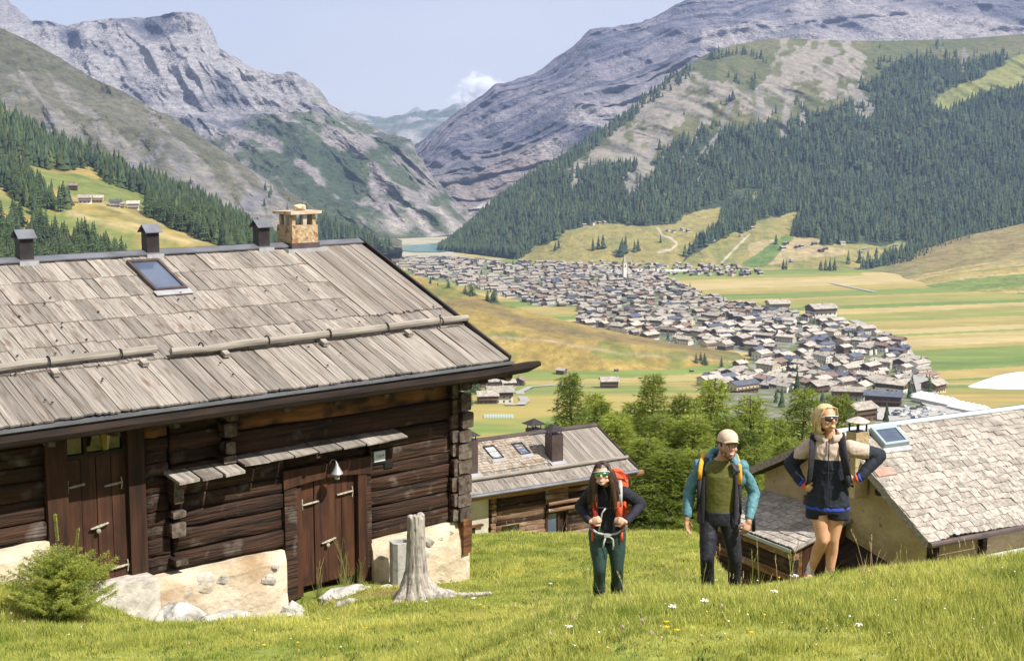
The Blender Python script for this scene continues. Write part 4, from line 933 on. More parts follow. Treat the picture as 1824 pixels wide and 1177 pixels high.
# openings
m_post = mat('dark_brown_post', (.02,.009,.006), (.075,.030,.014), (9,9,.9), .8, bump=((20,20,1.6), .5, .01), rnd=.2, detail=7)
def post(name, x0, x1, z0, z1, y0=-.1, y1=.12, m=None): mb = MB(); mb.box((x0,y0,z0), (x1,y1,z1), j=.008); return mb.obj(name, m or m_door, KC)
post('door_post', -7.42, -7.12, 1.2, 3.5, -.1, m=m_post); post('door_post', -6.20, -5.95, 1.2, 3.6, -.1, m=m_post); post('door_beam', -7.12, -6.20, 3.5, 3.62, -.08, m=m_beam); post('door_beam', -7.42, -5.94, 3.62, 3.9, -.06, m=m_beam)
def door(x0, x1, z0, z1, n, seed, split, hinges, latch, lab=None):
    r = random.Random(seed); d = empty('door'); d.parent = KC; d.location = ((x0+x1)/2, .02, z0)
    xs = [x0 + (x1-x0)*i/n for i in range(n+1)]
    for i in range(n):
        mb = MB(); mb.box((xs[i]+.006-(x0+x1)/2, -.03 + r.uniform(-.01,.01), 0), (xs[i+1]-.006-(x0+x1)/2, .03, z1-z0 - r.uniform(0,.01))); mb.obj('door_plank', m_door, d)
    for (hx, hz, w, side) in hinges:
        mb = MB(); c = hx-(x0+x1)/2; zz = hz - z0
        mb.tube([(c-w/2,-.055,zz-.01),(c,-.058,zz),(c+w/2,-.055,zz+.01)], [.022,.030,.026], 6, flat=.6)
        mb.tube([(c+side*w/2,-.05,zz+.09),(c+side*w/2+side*.01,-.06,zz),(c+side*w/2,-.05,zz-.09)], .010, 5); mb.obj('hinge', m_fer, d)
    mb = MB(); c = latch[0]-(x0+x1)/2; zz = latch[1]-z0; mb.tube([(c-.13,-.07,zz-.02),(c,-.075,zz),(c+.14,-.07,zz+.03)], [.018,.032,.02], 7, flat=.7); mb.ell((c-.02,-.09,zz-.06), (.035,.02,.035), 8, 5); mb.obj('latch', m_fer, d)
    return d
door(-7.12, -6.20, 1.27, 3.1, 4, 1, .5, [(-6.97,2.72,.24,-1),(-6.42,2.66,.26,1),(-6.38,1.42,.28,1)], (-6.66,2.08))
mb = MB(); mb.box((-7.12,-.02,3.1), (-6.2,.08,3.16)); mb.box((-7.12,-.02,3.45), (-6.2,.08,3.5))
for x in (-7.12,-6.83,-6.53,-6.24): mb.box((x,-.01,3.16), (x+.05,.07,3.45))
win = mb.obj('window', m_beam, KC)
for x in (-7.07,-6.78,-6.48): mb = MB(); mb.box((x,.03,3.16), (x+.24,.04,3.45)); mb.obj('pane', m_wglass, win)
# second door with lintel
post('door_post', -3.60, -3.38, .3, 2.12, -.1, m=m_log); post('door_post', -2.20, -2.03, .3, 2.14, -.1); post('door_post', -2.03, -1.93, .3, 2.3, -.08, m=m_log); post('door_post', -3.38, -3.27, .3, 2.1, -.07)
mb = MB(); V = []
for i in range(9):
    x = -3.62 + 1.7*i/8; b = 2.12 + .07*math.sin(math.pi*i/8); V += [(x,-.12,b), (x,-.12,2.42), (x,.1,2.42), (x,.1,b)]
mb.add(V, [(4*i+q, 4*i+(q+1)%4, 4*i+4+(q+1)%4, 4*i+4+q) for i in range(8) for q in range(4)] + [(0,3,2,1),(32,33,34,35)]); mb.obj('lintel', m_door, KC)
door(-3.27, -2.20, .44, 2.17, 4, 2, .5, [(-3.08,1.80,.3,-1),(-2.42,1.86,.3,1)], (-2.76,1.12))
# awning of split boards
for i in range(3): mb = MB(); x = -5.62 + i*.38; mb.add([(x,-.52,2.60),(x+.34,-.50,2.605),(x+.35,.0,2.68),(x,.0,2.68),(x,-.52,2.645),(x+.34,-.50,2.65),(x+.35,.0,2.73),(x,.0,2.73)], [(0,3,2,1),(4,5,6,7),(0,1,5,4),(1,2,6,5),(2,3,7,6),(3,0,4,7)]); mb.obj('awning_board', m_roofwood, KC)
for i in range(7):
    r = random.Random(i+9); x = -4.50 + i*.445; w = .425; y = -.46 + r.uniform(-.05,.05); z = 2.70 + r.uniform(-.006,.006)
    mb = MB(); mb.add([(x,y,z),(x+w,y+r.uniform(-.03,.03),z),(x+w,0,z+.07),(x,0,z+.07),(x,y,z+.028),(x+w,y,z+.028),(x+w,0,z+.11),(x,0,z+.11)], [(0,3,2,1),(4,5,6,7),(0,1,5,4),(1,2,6,5),(2,3,7,6),(3,0,4,7)]); mb.obj('awning_board', m_roofwood, KC)
for x in (-4.3,-3.2,-2.0): mb = MB(); mb.box((x,-.42,2.62), (x+.07,.1,2.70)); mb.obj('awning_bracket', m_log, KC)
# house number, vent hole, lamp, lantern
mb = MB(); mb.box((-1.87,-.105,2.30), (-1.65,-.085,2.47)); pl = mb.obj('number_plate', m_white, KC)
mb = MB(); mb.box((-1.88,-.10,2.29), (-1.64,-.084,2.48)); mb.obj('plate_rim', mat('blue_rim', (.08,.20,.28)), pl)
fc = bpy.data.curves.new('house_number', 'FONT'); fc.body = '1269'; fc.size = .085; fc.extrude = .001; fc.align_x = 'CENTER'; fc.align_y = 'CENTER'
fo_ = bpy.data.objects.new('tmp', fc); COL.objects.link(fo_); bpy.context.view_layer.update()
fm = bpy.data.meshes.new_from_object(fo_.evaluated_get(bpy.context.evaluated_depsgraph_get())); bpy.data.objects.remove(fo_); fm.materials.append(m_ink)
link('number', fm, pl, (-1.76,-.108,2.385), (math.pi/2,0,0))
mb = MB(); mb.box((-1.66,-.10,2.16), (-1.48,-.06,2.26)); mb.obj('vent_hole', m_black, KC)
lp = empty('wall_lamp'); lp.parent = KC; lp.scale = (.8,)*3; lp.location = (-2.76,-.12,2.42)
mb = MB(); mb.tube([(0,0,0),(0,-.10,.10),(0,-.22,.10),(0,-.26,.04)], .012, 6); mb.obj('lamp_arm', m_flash, lp)
mb = MB(); mb.tube([(0,-.26,.05),(0,-.26,0),(0,-.26,-.16)], [.025,.035,.125], 16, cap=False); mb.tube([(0,-.26,-.158),(0,-.26,0)], [.122,.03], 16, cap=False); mb.obj('lamp_shade', m_flash, lp, smooth=True)
mb = MB(); mb.tube([(0,-.26,-.08),(0,-.26,-.15),(0,-.26,-.27)], [.05,.07,.055], 10); mb.obj('lamp_glass', mat('milky_glass', (.35,.33,.27), rough=.2, spec=.6), lp)
ln = empty('lantern'); ln.parent = KC; ln.location = (-6.62,-.12,3.5)
mb = MB(); mb.tube([(0,.05,.03),(0,-.12,.06),(0,-.14,.0)], .010, 6); mb.tube([(0,-.14,-.01),(0,-.14,.0),(0,-.14,.03)], [.12,.11,.02], 6); mb.tube([(0,-.14,-.26),(0,-.14,-.31)], [.045,.03], 6); mb.obj('lantern_cap', m_black, ln)
mb = MB(); mb.tube([(0,-.14,-.26),(0,-.14,-.01)], [.045,.088], 6); mb.obj('lantern_glass', mat('amber_glass', (.28,.20,.04), rough=.15, spec=.7), ln)
m_gut = mat('blackened_timber', (.010,.007,.006), (.035,.022,.016), (1,9,9), .8, bump=((2,14,14), .6, .02), spec=.2)
# roof
RP = RoofPlane(-.8, 3.87, 3.58, 5.65); XR, XL = .45, -11.0
roof = empty('roof'); roof.parent = KC
mb = MB(); slab(mb, RP, XL, XR, 0, RP.len, -.17, -.055)
BK = RoofPlane(7.96, 3.87, 3.58, 5.65); slab(mb, BK, XL, XR, 0, BK.len, -.17, -.03) if 0 else None
vs = [(x,y,z) for x in (XL,XR) for (y,z) in ((3.58,5.6),(7.9,3.83),(7.9,3.7),(3.58,5.45))]; mb.add(vs, [(0,1,5,4),(1,2,6,5),(2,3,7,6),(0,3,2,1),(4,5,6,7)])
mb.obj('roof_deck', m_beam, roof)
rows = [(0, 1.30), (1.26, 1.97), (1.93, 2.63), (2.59, 3.30), (3.26, 3.98), (3.94, 4.72)]
r = random.Random(5); cnt = 0
for ri, (a, b) in enumerate(rows):
    x = -9.6 + r.uniform(-.2,0); xe = .44 if ri < 2 else -1.17
    if ri == 1: pass
    while x < xe - .06:
        w = r.uniform(.13,.27) if ri else r.uniform(.12,.24); w = min(w, xe - x)
        cut = ri in (3,4) and (-4.56 < x + w/2 < -3.92) if ri != 3 else (-4.5 < x + w/2 < -3.95 and False)
        if not cut or ri == 3:
            RP.put('plank', PLK[r.randrange(14)], roof, x, a - (r.uniform(0,.05)), .012 + r.uniform(0,.014), w, b-a+.06, .03, tilt=-.022 + r.uniform(-.006,.006), yaw=r.uniform(-.012,.012)); cnt += 1
        else:
            if ri == 4: RP.put('plank', PLK[r.randrange(14)], roof, x, 4.42, .012, w, .32, .03)
        x += w
x = -1.20
while x < .38:
    w = min(r.uniform(.10,.16), .45 - x); RP.put('plank', PLK[r.randrange(14)], roof, x, 1.86 + r.uniform(-.03,.03), .03 + r.uniform(0,.01), w, 2.88, .032, tilt=-.008, yaw=r.uniform(-.004,.004)); x += w; cnt += 1
print('cabin planks', cnt)
mb = MB()
for _ in range(46):
    x, t = r.uniform(-8.5,.3), r.uniform(.3,3.4); c = RP.p(x, t, .045); mb.ell(c, (.022,.022,.014), 6, 4)
q = mb.obj('roof_stud', m_black, roof); q['kind'] = 'stuff'
mb = MB(); slab(mb, RP, XL, XR+.02, RP.len-.17, RP.len+.02, .03, .055); vs = [(x,y,z) for x in (XL,XR+.02) for (y,z) in ((3.57,5.71),(3.85,5.60),(3.85,5.58),(3.57,5.69))]; mb.add(vs, [(0,1,5,4),(1,2,6,5),(2,3,7,6)]); mb.obj('ridge_cap', m_metal, roof)
mb = MB(); slab(mb, RP, XR, XR+.045, -.02, RP.len+.02, -.19, .07); mb.obj('verge_trim', m_metal_d, roof)
mb = MB(); slab(mb, RP, XL, XR+.03, -.10, .04, -.065, -.045); mb.box((XL,-.93,3.80), (XR+.03,-.90,3.845)); mb.obj('eave_flashing', m_metal, roof)
mb = MB(); mb.tube([(-11,-.86,3.68),(-6,-.86,3.685),(0,-.86,3.67),(.85,-.86,3.70),(1.12,-.86,3.73)], [.085,.085,.09,.085,.045], 8, flat=1.1); mb.obj('wooden_gutter', m_gut, roof)
mb = MB(); mb.box((-11,-.72,3.60), (.4,-.60,3.80), j=.0); mb.obj('eave_beam', m_beam, roof)
for x in np.arange(-10.4, .4, .92): mb = MB(); mb.box((x,-.76,3.50), (x+.10,.2,3.62), j=.01); mb.obj('rafter_end', m_logend, roof)
for x in (-.12, .42): mb = MB(); mb.tube([(x,-.86,3.58),(x,.1,3.60)], .085, 10); mb.obj('purlin_end', m_log, roof)
def guard(x0, x1, t, n, seed, rr=.062):
    r = random.Random(seed); k = 9; pts = [RP.p(x0 + (x1-x0)*i/k, t + r.uniform(-.015,.015) + .01*i, .12 + r.uniform(-.006,.006)) for i in range(k+1)]
    mb = MB(); mb.tube(pts, [rr*r.uniform(.9,1.08) for _ in pts], 9); g_ = mb.obj('snow_guard_log', m_roofwood, roof, smooth=False)
    g_.data = g_.data.copy(); g_.data.materials[0] = m_guard
    for i in range(n):
        x = x0 + (x1-x0)*(i+.45)/n; c = Vector(RP.p(x, t + .045, .12)); mb = MB()
        pts = [tuple(c + Vector((0, math.cos(a)*(rr+.014), math.sin(a)*(rr+.014)))) for a in np.linspace(-.7, 3.9, 9)]; mb.tube(pts, .012, 5); mb.obj('iron_bracket', m_black, g_)
m_guard = mat('grey_round_timber', (.17,.15,.125), (.43,.39,.34), (1,12,12), .9, bump=((2,20,20), .8, .015), detail=7, lo=.3, hi=.7)
guard(-9.8, -5.45, 1.26, 4, 1); guard(-5.28, .50, 1.20, 5, 2)
for x in (-9,-7.1,-5.75,-4.4,-2.6,-.9): mb = MB(); mb.box((-.05,-.02,0), (.05,.12,.06)); q = mb.obj('guard_block', m_guard, roof, RP.p(x, 1.06, .02), (RP.al,0,0))
# skylight
def skylight(parent, rp, x0, x1, t0, t1, mf, mg, hh=.07, fr=.05):
    mb = MB()
    for (a, b, c, d) in ((x0,x1,t0,t0+fr),(x0,x1,t1-fr*1.6,t1),(x0,x0+fr,t0+fr,t1-fr*1.6),(x1-fr,x1,t0+fr,t1-fr*1.6)): slab(mb, rp, a, b, c, d, .0, hh)
    s_ = mb.obj('skylight', mf, parent); mb = MB(); slab(mb, rp, x0+fr, x1-fr, t0+fr, t1-fr*1.6, .0, hh-.025); mb.obj('glass', mg, s_)
    mb = MB(); slab(mb, rp, x0-.04, x1+.04, t0-.16, t0-.005, .03, .045); mb.obj('flashing', m_flash, s_); return s_
skylight(roof, RP, -4.52, -3.94, 3.28, 4.38, m_metal_br, m_glass_r)
for x in (-6.12, -3.91, -1.72):
    ch = empty('vent_chimney'); ch.parent = roof; ch.location = (x, 3.56, 5.6)
    ch.scale = (.72,.72,.8); mb = MB(); mb.box((-.16,-.14,0), (.16,.14,.56)); mb.obj('flue', m_metal_d, ch)
    mb = MB(); mb.add([(-.22,-.22,.50),(.22,-.22,.50),(.22,.0,.66),(-.22,0,.66),(.22,.22,.50),(-.22,.22,.50),(-.22,-.22,.515),(.22,-.22,.515),(.22,0,.68),(-.22,0,.68),(.22,.22,.515),(-.22,.22,.515)], [(6,7,8,9),(9,8,10,11),(0,3,2,1),(3,5,4,2),(0,1,7,6),(4,5,11,10)]); mb.obj('cap', m_metal, ch)
    mb = MB(); mb.box((-.22,-.26,-.06), (.22,.2,.05)); mb.obj('base_flashing', m_flash, ch)
ch = empty('stone_chimney'); ch.parent = roof; ch.location = (-.92, 3.60, 5.55); ch.scale = (.84,.84,.84)
m_ch = mat('yellow_rubble_stone', (.36,.25,.13), (.66,.54,.36), (6,6,6), .95, bump=((14,14,14), 1, .03), detail=8, c3=(.30,.16,.08), s3=6, k3=(.5,.66))
mb = MB(); mb.box((-.34,-.30,0), (.34,.30,.55), j=.015); mb.obj('shaft', m_ch, ch)
for x, y in ((-.30,-.26),(.22,-.26),(-.30,.18),(.22,.18)): mb = MB(); mb.box((x,y,.55), (x+.09,y+.09,.80), j=.01); mb.obj('pillar', m_ch, ch)
for x, y in ((-.02,-.28),(-.32,-.04),(.24,-.04)): mb = MB(); mb.box((x,y,.54), (x+.09,y+.09,.80), j=.01); mb.obj('pillar', m_stone, ch)
mb = MB(); mb.box((-.22,-.18,.5), (.22,.18,.56)); mb.obj('shaft_opening', m_black, ch)  # flat black plate on the shaft top, between the pillars
mb = MB(); mb.box((-.40,-.38,.80), (.40,.38,.86), j=.012); mb.obj('cap_slab', m_lichen, ch); rockmesh('cap_stone', .17, .12, .085, .3, m_lichen, ch, (.0,-.1,.93))
mb = MB(); mb.box((-.36,-.33,0), (.36,.33,.17), j=.004); mb.obj('base_flashing', m_metal_br, ch); mb = MB(); mb.box((-.5,-.42,-.04), (.5,.36,.05)); mb.obj('base_flashing', m_flash, ch)

# ================================================================== middle house
FM = Frame(58, at(1135, 835, 42.0)); mh = empty('farmhouse', tuple(FM.o), FM.rz, 'weathered log and plaster farmhouse with shingled roof and two skylights behind the first hiker', 'farmhouse')
RM = RoofPlane(0, 0, 2.24, .98); rf = empty('roof'); rf.parent = mh
mb = MB(); slab(mb, RM, -9, 0, 0, RM.len, -.12, -.02); vs = [(x,y,z) for x in (-9,0) for (y,z) in ((2.24,.96),(4.5,-.1),(4.5,-.2),(2.24,.85))]; mb.add(vs, [(0,1,5,4),(1,2,6,5),(2,3,7,6),(0,3,2,1),(4,5,6,7)]); mb.obj('roof_deck', m_beam, rf)
r = random.Random(3); x = -2.75
while x < -.02: w = min(r.uniform(.10,.16), -x); RM.put('plank', PLK[r.randrange(14)], rf, x, .52, .012, w, 1.95, .025, yaw=r.uniform(-.004,.004)); x += w
x = -8.6
while x < -.02: w = min(r.uniform(.14,.24), -x); RM.put('plank', PLK[r.randrange(14)], rf, x, -.03, .012, w, .56, .025, tilt=-.02); x += w
x = -6.6
while x < -2.8: w = r.uniform(.09,.14); RM.put('plank', PLK[r.randrange(14)], rf, x, .52, .012, w, .36, .025, tilt=-.02); x += w
mb = MB(); t = .86; 
while t < 2.44:
    x = -8.6
    while x < -2.72 + .05*r.random():
        w = r.uniform(.07,.14); a = t + r.uniform(-.015,.015); h = .012 + r.uniform(0,.012)
        mb.cur = r.choice([0,0,1,2]); vs = [RM.p(x,a,h+.022), RM.p(x+w*.93,a+r.uniform(-.01,.01),h+.022), RM.p(x+w*.93,min(a+.16,2.44),h), RM.p(x,min(a+.16,2.44),h), RM.p(x,a,0), RM.p(x+w*.93,a,0)]
        if not (-5.55 < x < -4.9 and 1.6 < t < 2.1): mb.add(vs, [(0,1,2,3),(4,5,1,0),(4,0,3),(5,2,1)])
        x += w
    t += .125
q = mb.obj('shingle', [m_shingle_b, m_roofwood, mat('pale_wood_shingle', (.30,.26,.21), (.46,.41,.35), (3,3,3), .9)], rf); q['kind'] = 'stuff'
mb = MB(); slab(mb, RM, -9, .03, RM.len-.12, RM.len+.04, .02, .06); mb.obj('ridge_cap', m_metal_br, rf)
mb = MB(); slab(mb, RM, 0, .05, -.02, RM.len, -.13, .05); mb.obj('verge_trim', m_metal_d, rf)
mb = MB(); mb.tube([(-9,-.05,-.06),(.0,-.05,-.06)], .055, 8); mb.obj('gutter', m_metal, rf)
mb = MB(); mb.tube([(-9,.08,-.17),(-3,.08,-.15),(.25,.06,-.15)], [.09,.085,.09], 8); mb.obj('eave_beam', mat('orange_brown_beam', (.20,.09,.04), (.34,.18,.09), (1,9,9), .8), rf)
for a, b in ((-8.8,-2.9),(-2.92,-.02)): mb = MB(); mb.tube([RM.p(a,.53,.09), RM.p((a+b)/2,.54,.095), RM.p(b,.54,.09)], [.06,.055,.05], 8); mb.obj('snow_guard_log', m_guard, rf)
skylight(rf, RM, -4.40, -4.0, 1.40, 2.05, m_metal_d, mat('bright_glass', (.35,.42,.46), (.5,.58,.6), (2,2,2), .1, spec=.8), .06, .035); skylight(rf, RM, -3.41, -3.03, 1.42, 2.02, m_metal_d, m_glass_r, .06, .035)
def metal_chimney(x, t, w, h, base, ps=.55):
    c = empty('chimney'); c.parent = rf; p = RM.p(x, t, 0); c.location = p
    mb = MB(); mb.box((-w/2,-w/2,-.3), (w/2,w/2,h)); mb.obj('shaft', m_metal_br, c)
    for sx in (-1,1):
        for sy in (-1,1): mb = MB(); mb.box((sx*w*.38-.012, sy*w*.38-.012, h), (sx*w*.38+.012, sy*w*.38+.012, h+.12)); mb.obj('cap_leg', m_black, c)
    mb = MB(); q = w*.68; mb.add([(-q,-q,h+.12),(q,-q,h+.12),(q,q,h+.12),(-q,q,h+.12),(0,0,h+.30),(0,0,h+.1)], [(0,1,4),(1,2,4),(2,3,4),(3,0,4),(1,0,5),(2,1,5),(3,2,5),(0,3,5)]); mb.obj('cap', m_metal_d, c)
    mb = MB(); slab(mb, RM, -w*.7, w*.7, t-w*.9, t+w*.6, .03, .05); o = mb.obj('flashing', m_flash, c, (-0, -p[1], -p[2]))
metal_chimney(-2.42, 1.05, .40, .78, 0); metal_chimney(-5.42, 1.05, .42, .95, 0)
c2 = empty('chimney'); c2.parent = rf; c2.location = (-1.75, 3.1, .5)
mb = MB(); mb.box((-.2,-.2,-.2), (.2,.2,.42)); mb.obj('shaft', m_metal_br, c2); mb = MB(); mb.add([(-.3,-.3,.56),(.3,-.3,.56),(.3,.3,.56),(-.3,.3,.56),(0,0,.74),(0,0,.54)], [(0,1,4),(1,2,4),(2,3,4),(3,0,4),(1,0,5),(2,1,5),(3,2,5),(0,3,5)]); mb.obj('cap', m_metal_d, c2)
for a in (-.15,.15):
    for b in (-.15,.15): mb = MB(); mb.box((a-.012,b-.012,.42), (a+.012,b+.012,.57)); mb.obj('cap_leg', m_black, c2)
mb = MB(); mb.box((-9,.55,-3.4), (-4.98,.9,-.12)); mb.obj('plaster_wall', m_plaster_w, mh)
mb = MB(); mb.box((-6.35,.52,-1.95), (-5.45,.56,-1.12)); mb.obj('cellar_opening', m_beam, mh); mb = MB(); mb.box((-6.6,.46,-1.13), (-5.2,.56,-1.07)); mb.obj('lintel', m_log_or, mh)
m_log_m = mat('brown_hewn_log', (.10,.05,.028), (.30,.19,.12), (1,8,8), .85, bump=((2,16,16), .9, .03), rnd=.35, detail=8, c3=(.42,.35,.28), s3=2.5, k3=(.58,.74))  # mid-brown log with paler patches, brightness varied per log
MH_ = mh
def mlogs(x0, x1, z0, z1, seed):
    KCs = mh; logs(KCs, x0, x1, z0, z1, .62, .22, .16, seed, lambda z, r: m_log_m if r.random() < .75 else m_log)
mlogs(-4.75, -3.02, -2.9, -.14, 21); mlogs(-2.2, -.7, -2.9, -.14, 22); mlogs(-3.02, -2.2, -1.02, -.14, 23)
for i in range(14): q = log_mesh('log_end', .35, .16, .16, 70+i, m_log_m, nst=3); link('log_end', q, mh, (-4.86, .62, -2.7 + i*.19), (0,0,math.pi/2)); link('log_end', q, mh, (-.62, .62, -2.7 + i*.19), (0,0,math.pi/2))
for z in (-.78, -.98): mb = MB(); mb.tube([(-3.0,.38,z),(-1.2,.36,z+.02)], .055, 8); mb.obj('drying_pole', m_log_m, mh)
mb = MB(); mb.box((-3.02,.5,-1.12), (-2.2,.58,-1.02)); mb.box((-3.02,.5,-2.6), (-2.94,.58,-1.12)); mb.box((-2.28,.5,-2.6), (-2.2,.58,-1.12)); mb.box((-2.58,.5,-2.6), (-2.52,.58,-1.12)); dr = mb.obj('door', m_door, mh)
mb = MB(); mb.box((-2.94,.55,-1.9), (-2.58,.57,-1.12)); mb.obj('pane', m_glass_r, dr); mb = MB(); mb.box((-2.94,.54,-2.6), (-2.28,.62,-1.9)); mb.box((-2.52,.6,-1.9), (-2.28,.62,-1.12)); mb.obj('door_panel', m_beam, dr)
mb = MB(); mb.box((-4.55,.5,-1.6), (-3.95,.56,-1.25)); mb.obj('window', m_wglass, mh)
mb = MB(); mb.box((-8.9,.9,-3.4), (-.5,4.2,.0)); mb.add([(-.5,.9,0),(-.5,4.2,-.1),(-.5,2.24,.84)], [(0,1,2)]); mb.obj('inner_wall', m_beam, mh)
for x in (-.35,): mb = MB(); mb.tube([(x,.1,-2.8),(x,.1,-.15)], .07, 8); mb.obj('corner_post', m_log_m, mh)
p = FM.w(-3.9, -.35, -1.72); mb = MB(); mb.box((-.7,-.25,0), (.7,.35,.05), Matrix.Rotation(.12, 4, 'X')); ob = mb.obj('cellar_hatch', m_metal_br, None, tuple(p), (0,0,FM.rz)); tag(ob, 'flat brown hatch cover lying in the grass before the farmhouse', 'hatch')
p = FM.w(-4.35, .1, -1.72); fl = MB(); rr = random.Random(2)
for _ in range(60): fl.ell((rr.uniform(-.28,.28), rr.uniform(-.1,.1), rr.uniform(0,.2)), (.03,.03,.025), 5, 3)
tag(fl.obj('flower_box', mat('pale_pink_petal', (.55,.35,.45), (.7,.6,.65), (30,30,30)), None, tuple(p), (0,0,FM.rz)), 'pale pink flowers under the small farmhouse window', 'flowers')

# ================================================================== stone-roofed house on the right
FR = Frame(61, at(1655, 965, 30.0)); rh = empty('stone_house', tuple(FR.o), FR.rz, 'tan plastered house with large grey shingle roof behind the blonde hiker', 'house')
RR = RoofPlane(0, 0, 3.05, 1.93); rf2 = empty('roof'); rf2.parent = rh; XR2 = 9.5
mb = MB(); slab(mb, RR, 0, XR2, 0, RR.len, -.14, -.04); vs = [(x,y,z) for x in (0,XR2) for (y,z) in ((3.05,1.93),(6.35,.30),(6.35,.14),(3.05,1.76))]; mb.add(vs, [(0,1,5,4),(1,2,6,5),(2,3,7,6),(0,3,2,1),(4,5,6,7)]); mb.obj('roof_deck', m_beam, rf2)
r = random.Random(8); cand = []; t = 0; row = 0
while t < RR.len - .05:
    x = -.02 + r.uniform(-.05,.03); 
    while x < 8.6:
        w = r.uniform(.17,.37); cand.append((x, t + r.uniform(-.03,.03) + .04*math.sin(x*1.3+row), w)); x += w
    t += .192 + r.uniform(-.01,.01); row += 1
vis = []
for c in cand:
    P_ = FR.w(*RR.p(c[0]+c[2]/2, c[1]+.1)); qx, qy = proj(P_); vis.append((0 if qx < 1840 else 1, P_[1]))
order = sorted(range(len(cand)), key=lambda i: vis[i]); first = set(order[:290]); mb = MB()
for i, (x, t, w) in enumerate(cand):
    if (-.35 < x + w/2 < .05 and 1.8 < t < 2.3) : continue
    if .84 < x + w/2 < 1.68 and 2.75 < t < 3.42: continue
    tl = -.085 + r.uniform(-.02,.03); h = .035 + r.uniform(-.006,.012); l = min(.30, RR.len + .02 - t)
    if i in first: RR.put('shingle', SHG[r.randrange(12)], rf2, x, t, h, w*.985, l, .03, tilt=tl, yaw=r.uniform(-.05,.05))
    else:
        vs = [RR.p(x,t,h), RR.p(x+w*.95,t+r.uniform(-.02,.02),h+r.uniform(-.01,.01)), RR.p(x+w*.95,t+l,h-.025), RR.p(x,t+l,h-.025), RR.p(x,t,h-.03), RR.p(x+w*.95,t,h-.03), RR.p(x+w*.95,t+l,h-.05), RR.p(x,t+l,h-.05)]
        mb.add(vs, [(0,1,2,3),(4,5,1,0),(4,0,3,7),(5,6,2,1)])
q = mb.obj('shingle_field', m_shingle, rf2); q['kind'] = 'stuff'
m_ridge = mat('pale_blue_ridge_metal', (.42,.50,.55), (.55,.62,.66), (1,3,3), .5, metal=.2, c3=(.40,.20,.12), s3=1.1, k3=(.62,.68))
mb = MB(); slab(mb, RR, -.02, XR2, RR.len-.11, RR.len+.02, .03, .06); vs = [(x,y,z) for x in (-.02,XR2) for (y,z) in ((3.05,2.0),(3.4,1.86),(3.4,1.82),(3.05,1.95))]; mb.add(vs, [(0,1,5,4),(1,2,6,5)]); mb.obj('ridge_cap', m_ridge, rf2)
mb = MB(); mb.tube([(-.05,-.07,-.05),(XR2,-.07,-.05)], .07, 10); mb.obj('gutter', m_metal_br, rf2)
mb = MB(); slab(mb, RR, -.04, .0, -.02, RR.len, -.16, .02); mb.obj('verge_board', m_guard, rf2); vs = [(x,y,z) for x in (-.05,-.003) for (y,z) in ((3.05,1.97),(6.4,.32),(6.4,.12),(3.05,1.77))]; mb = MB(); mb.add(vs, [(0,1,5,4),(1,2,6,5),(2,3,7,6),(3,0,4,7),(0,3,2,1),(4,5,6,7)]); mb.obj('verge_board', m_guard, rf2)
SL = RoofPlane(6.4, .32, 3.05, 1.97)
skylight(rf2, RR, .86, 1.64, 2.84, 3.45, mat('pale_blue_frame', (.36,.44,.47), rough=.4, metal=.2), m_glass_r, .16, .07)
def onplane(fr, px, py, xl):
    r_ = at(px, py, 1.0); t_ = (xl + fr.X@fr.o)/(fr.X@r_); return fr.loc(r_*t_)
q_ = onplane(FR, 1528, 768, .0); ch = empty('chimney'); ch.parent = rf2; ch.location = (q_[0], q_[1], q_[2]-.98*.9); ch.scale = (.88,.88,.9)
mb = MB(); mb.box((-.22,-.2,-.75), (.22,.2,.98), j=.012); mb.obj('shaft', m_plaster_tan, ch)
for a in (-.16,.16):
    for b in (-.15,.15): mb = MB(); mb.box((a-.018,b-.018,.98), (a+.018,b+.018,1.24)); mb.obj('cap_leg', m_black, ch)
mb = MB(); mb.box((-.15,-.14,.98), (.15,.14,1.0)); mb.obj('flue_opening', m_black, ch)
mb = MB(); mb.tube([(0,0,1.22),(0,0,1.25),(0,0,1.33),(0,0,1.37)], [.30,.31,.15,.03], 12); mb.obj('cap', m_stone, ch)
mb = MB(); slab(mb, RR, .05, .62, 2.0, 2.25, .03, .06); mb.obj('rusty_flashing', mat('rusty_metal', (.36,.20,.15), (.48,.33,.27), (5,5,5), .8), rf2)
# walls: gable first
mb = MB(); x0 = .30; poly = [(.32,-4.2),(.32,-.1),(3.05,1.62),(6.0,.2),(6.0,-4.2)]
nx, nz = 40, 40; V = []; F_ = []
for j in range(nz+1):
    for i in range(nx+1):
        y = .32 + (6.0-.32)*i/nx; top = np.interp(y, [.32,3.05,6.0], [0,1.72,.28]); z = -4.2 + (top+4.2)*j/nz
        V.append((x0 + .04*float(fbm(y*1.5, z*1.5, 3, 4)), y, z))
F_ = [(j*(nx+1)+i, (j+1)*(nx+1)+i, (j+1)*(nx+1)+i+1, j*(nx+1)+i+1) for j in range(nz) for i in range(nx)]
mb.add(V, F_); mb.obj('gable_wall', m_plaster_tan, rh)
mb = MB(); mb.box((.38,.34,-4.2), (9.3,.5,.02)); mb.obj('side_wall', m_plaster_tan, rh)
mb = MB(); mb.box((.4,5.9,-4.2), (9.3,6.0,.2)); mb.box((9.2,.5,-4.2), (9.3,5.9,.2)); mb.obj('rear_wall', m_plaster_tan, rh)
mb = MB(); mb.box((.30,.10,-4), (.44,.36,.02), j=.01); mb.obj('corner_post', m_log, rh); mb = MB(); mb.box((1.9,.2,-.9), (2.04,.34,.0)); mb.obj('wall_post', m_log, rh)
for y, z in ((1.6,.78),(3.05,1.62),(4.7,.82)): mb = MB(); mb.tube([(-.03,y,z),(.5,y,z)], .10, 9); mb.obj('purlin_end', m_log, rh)
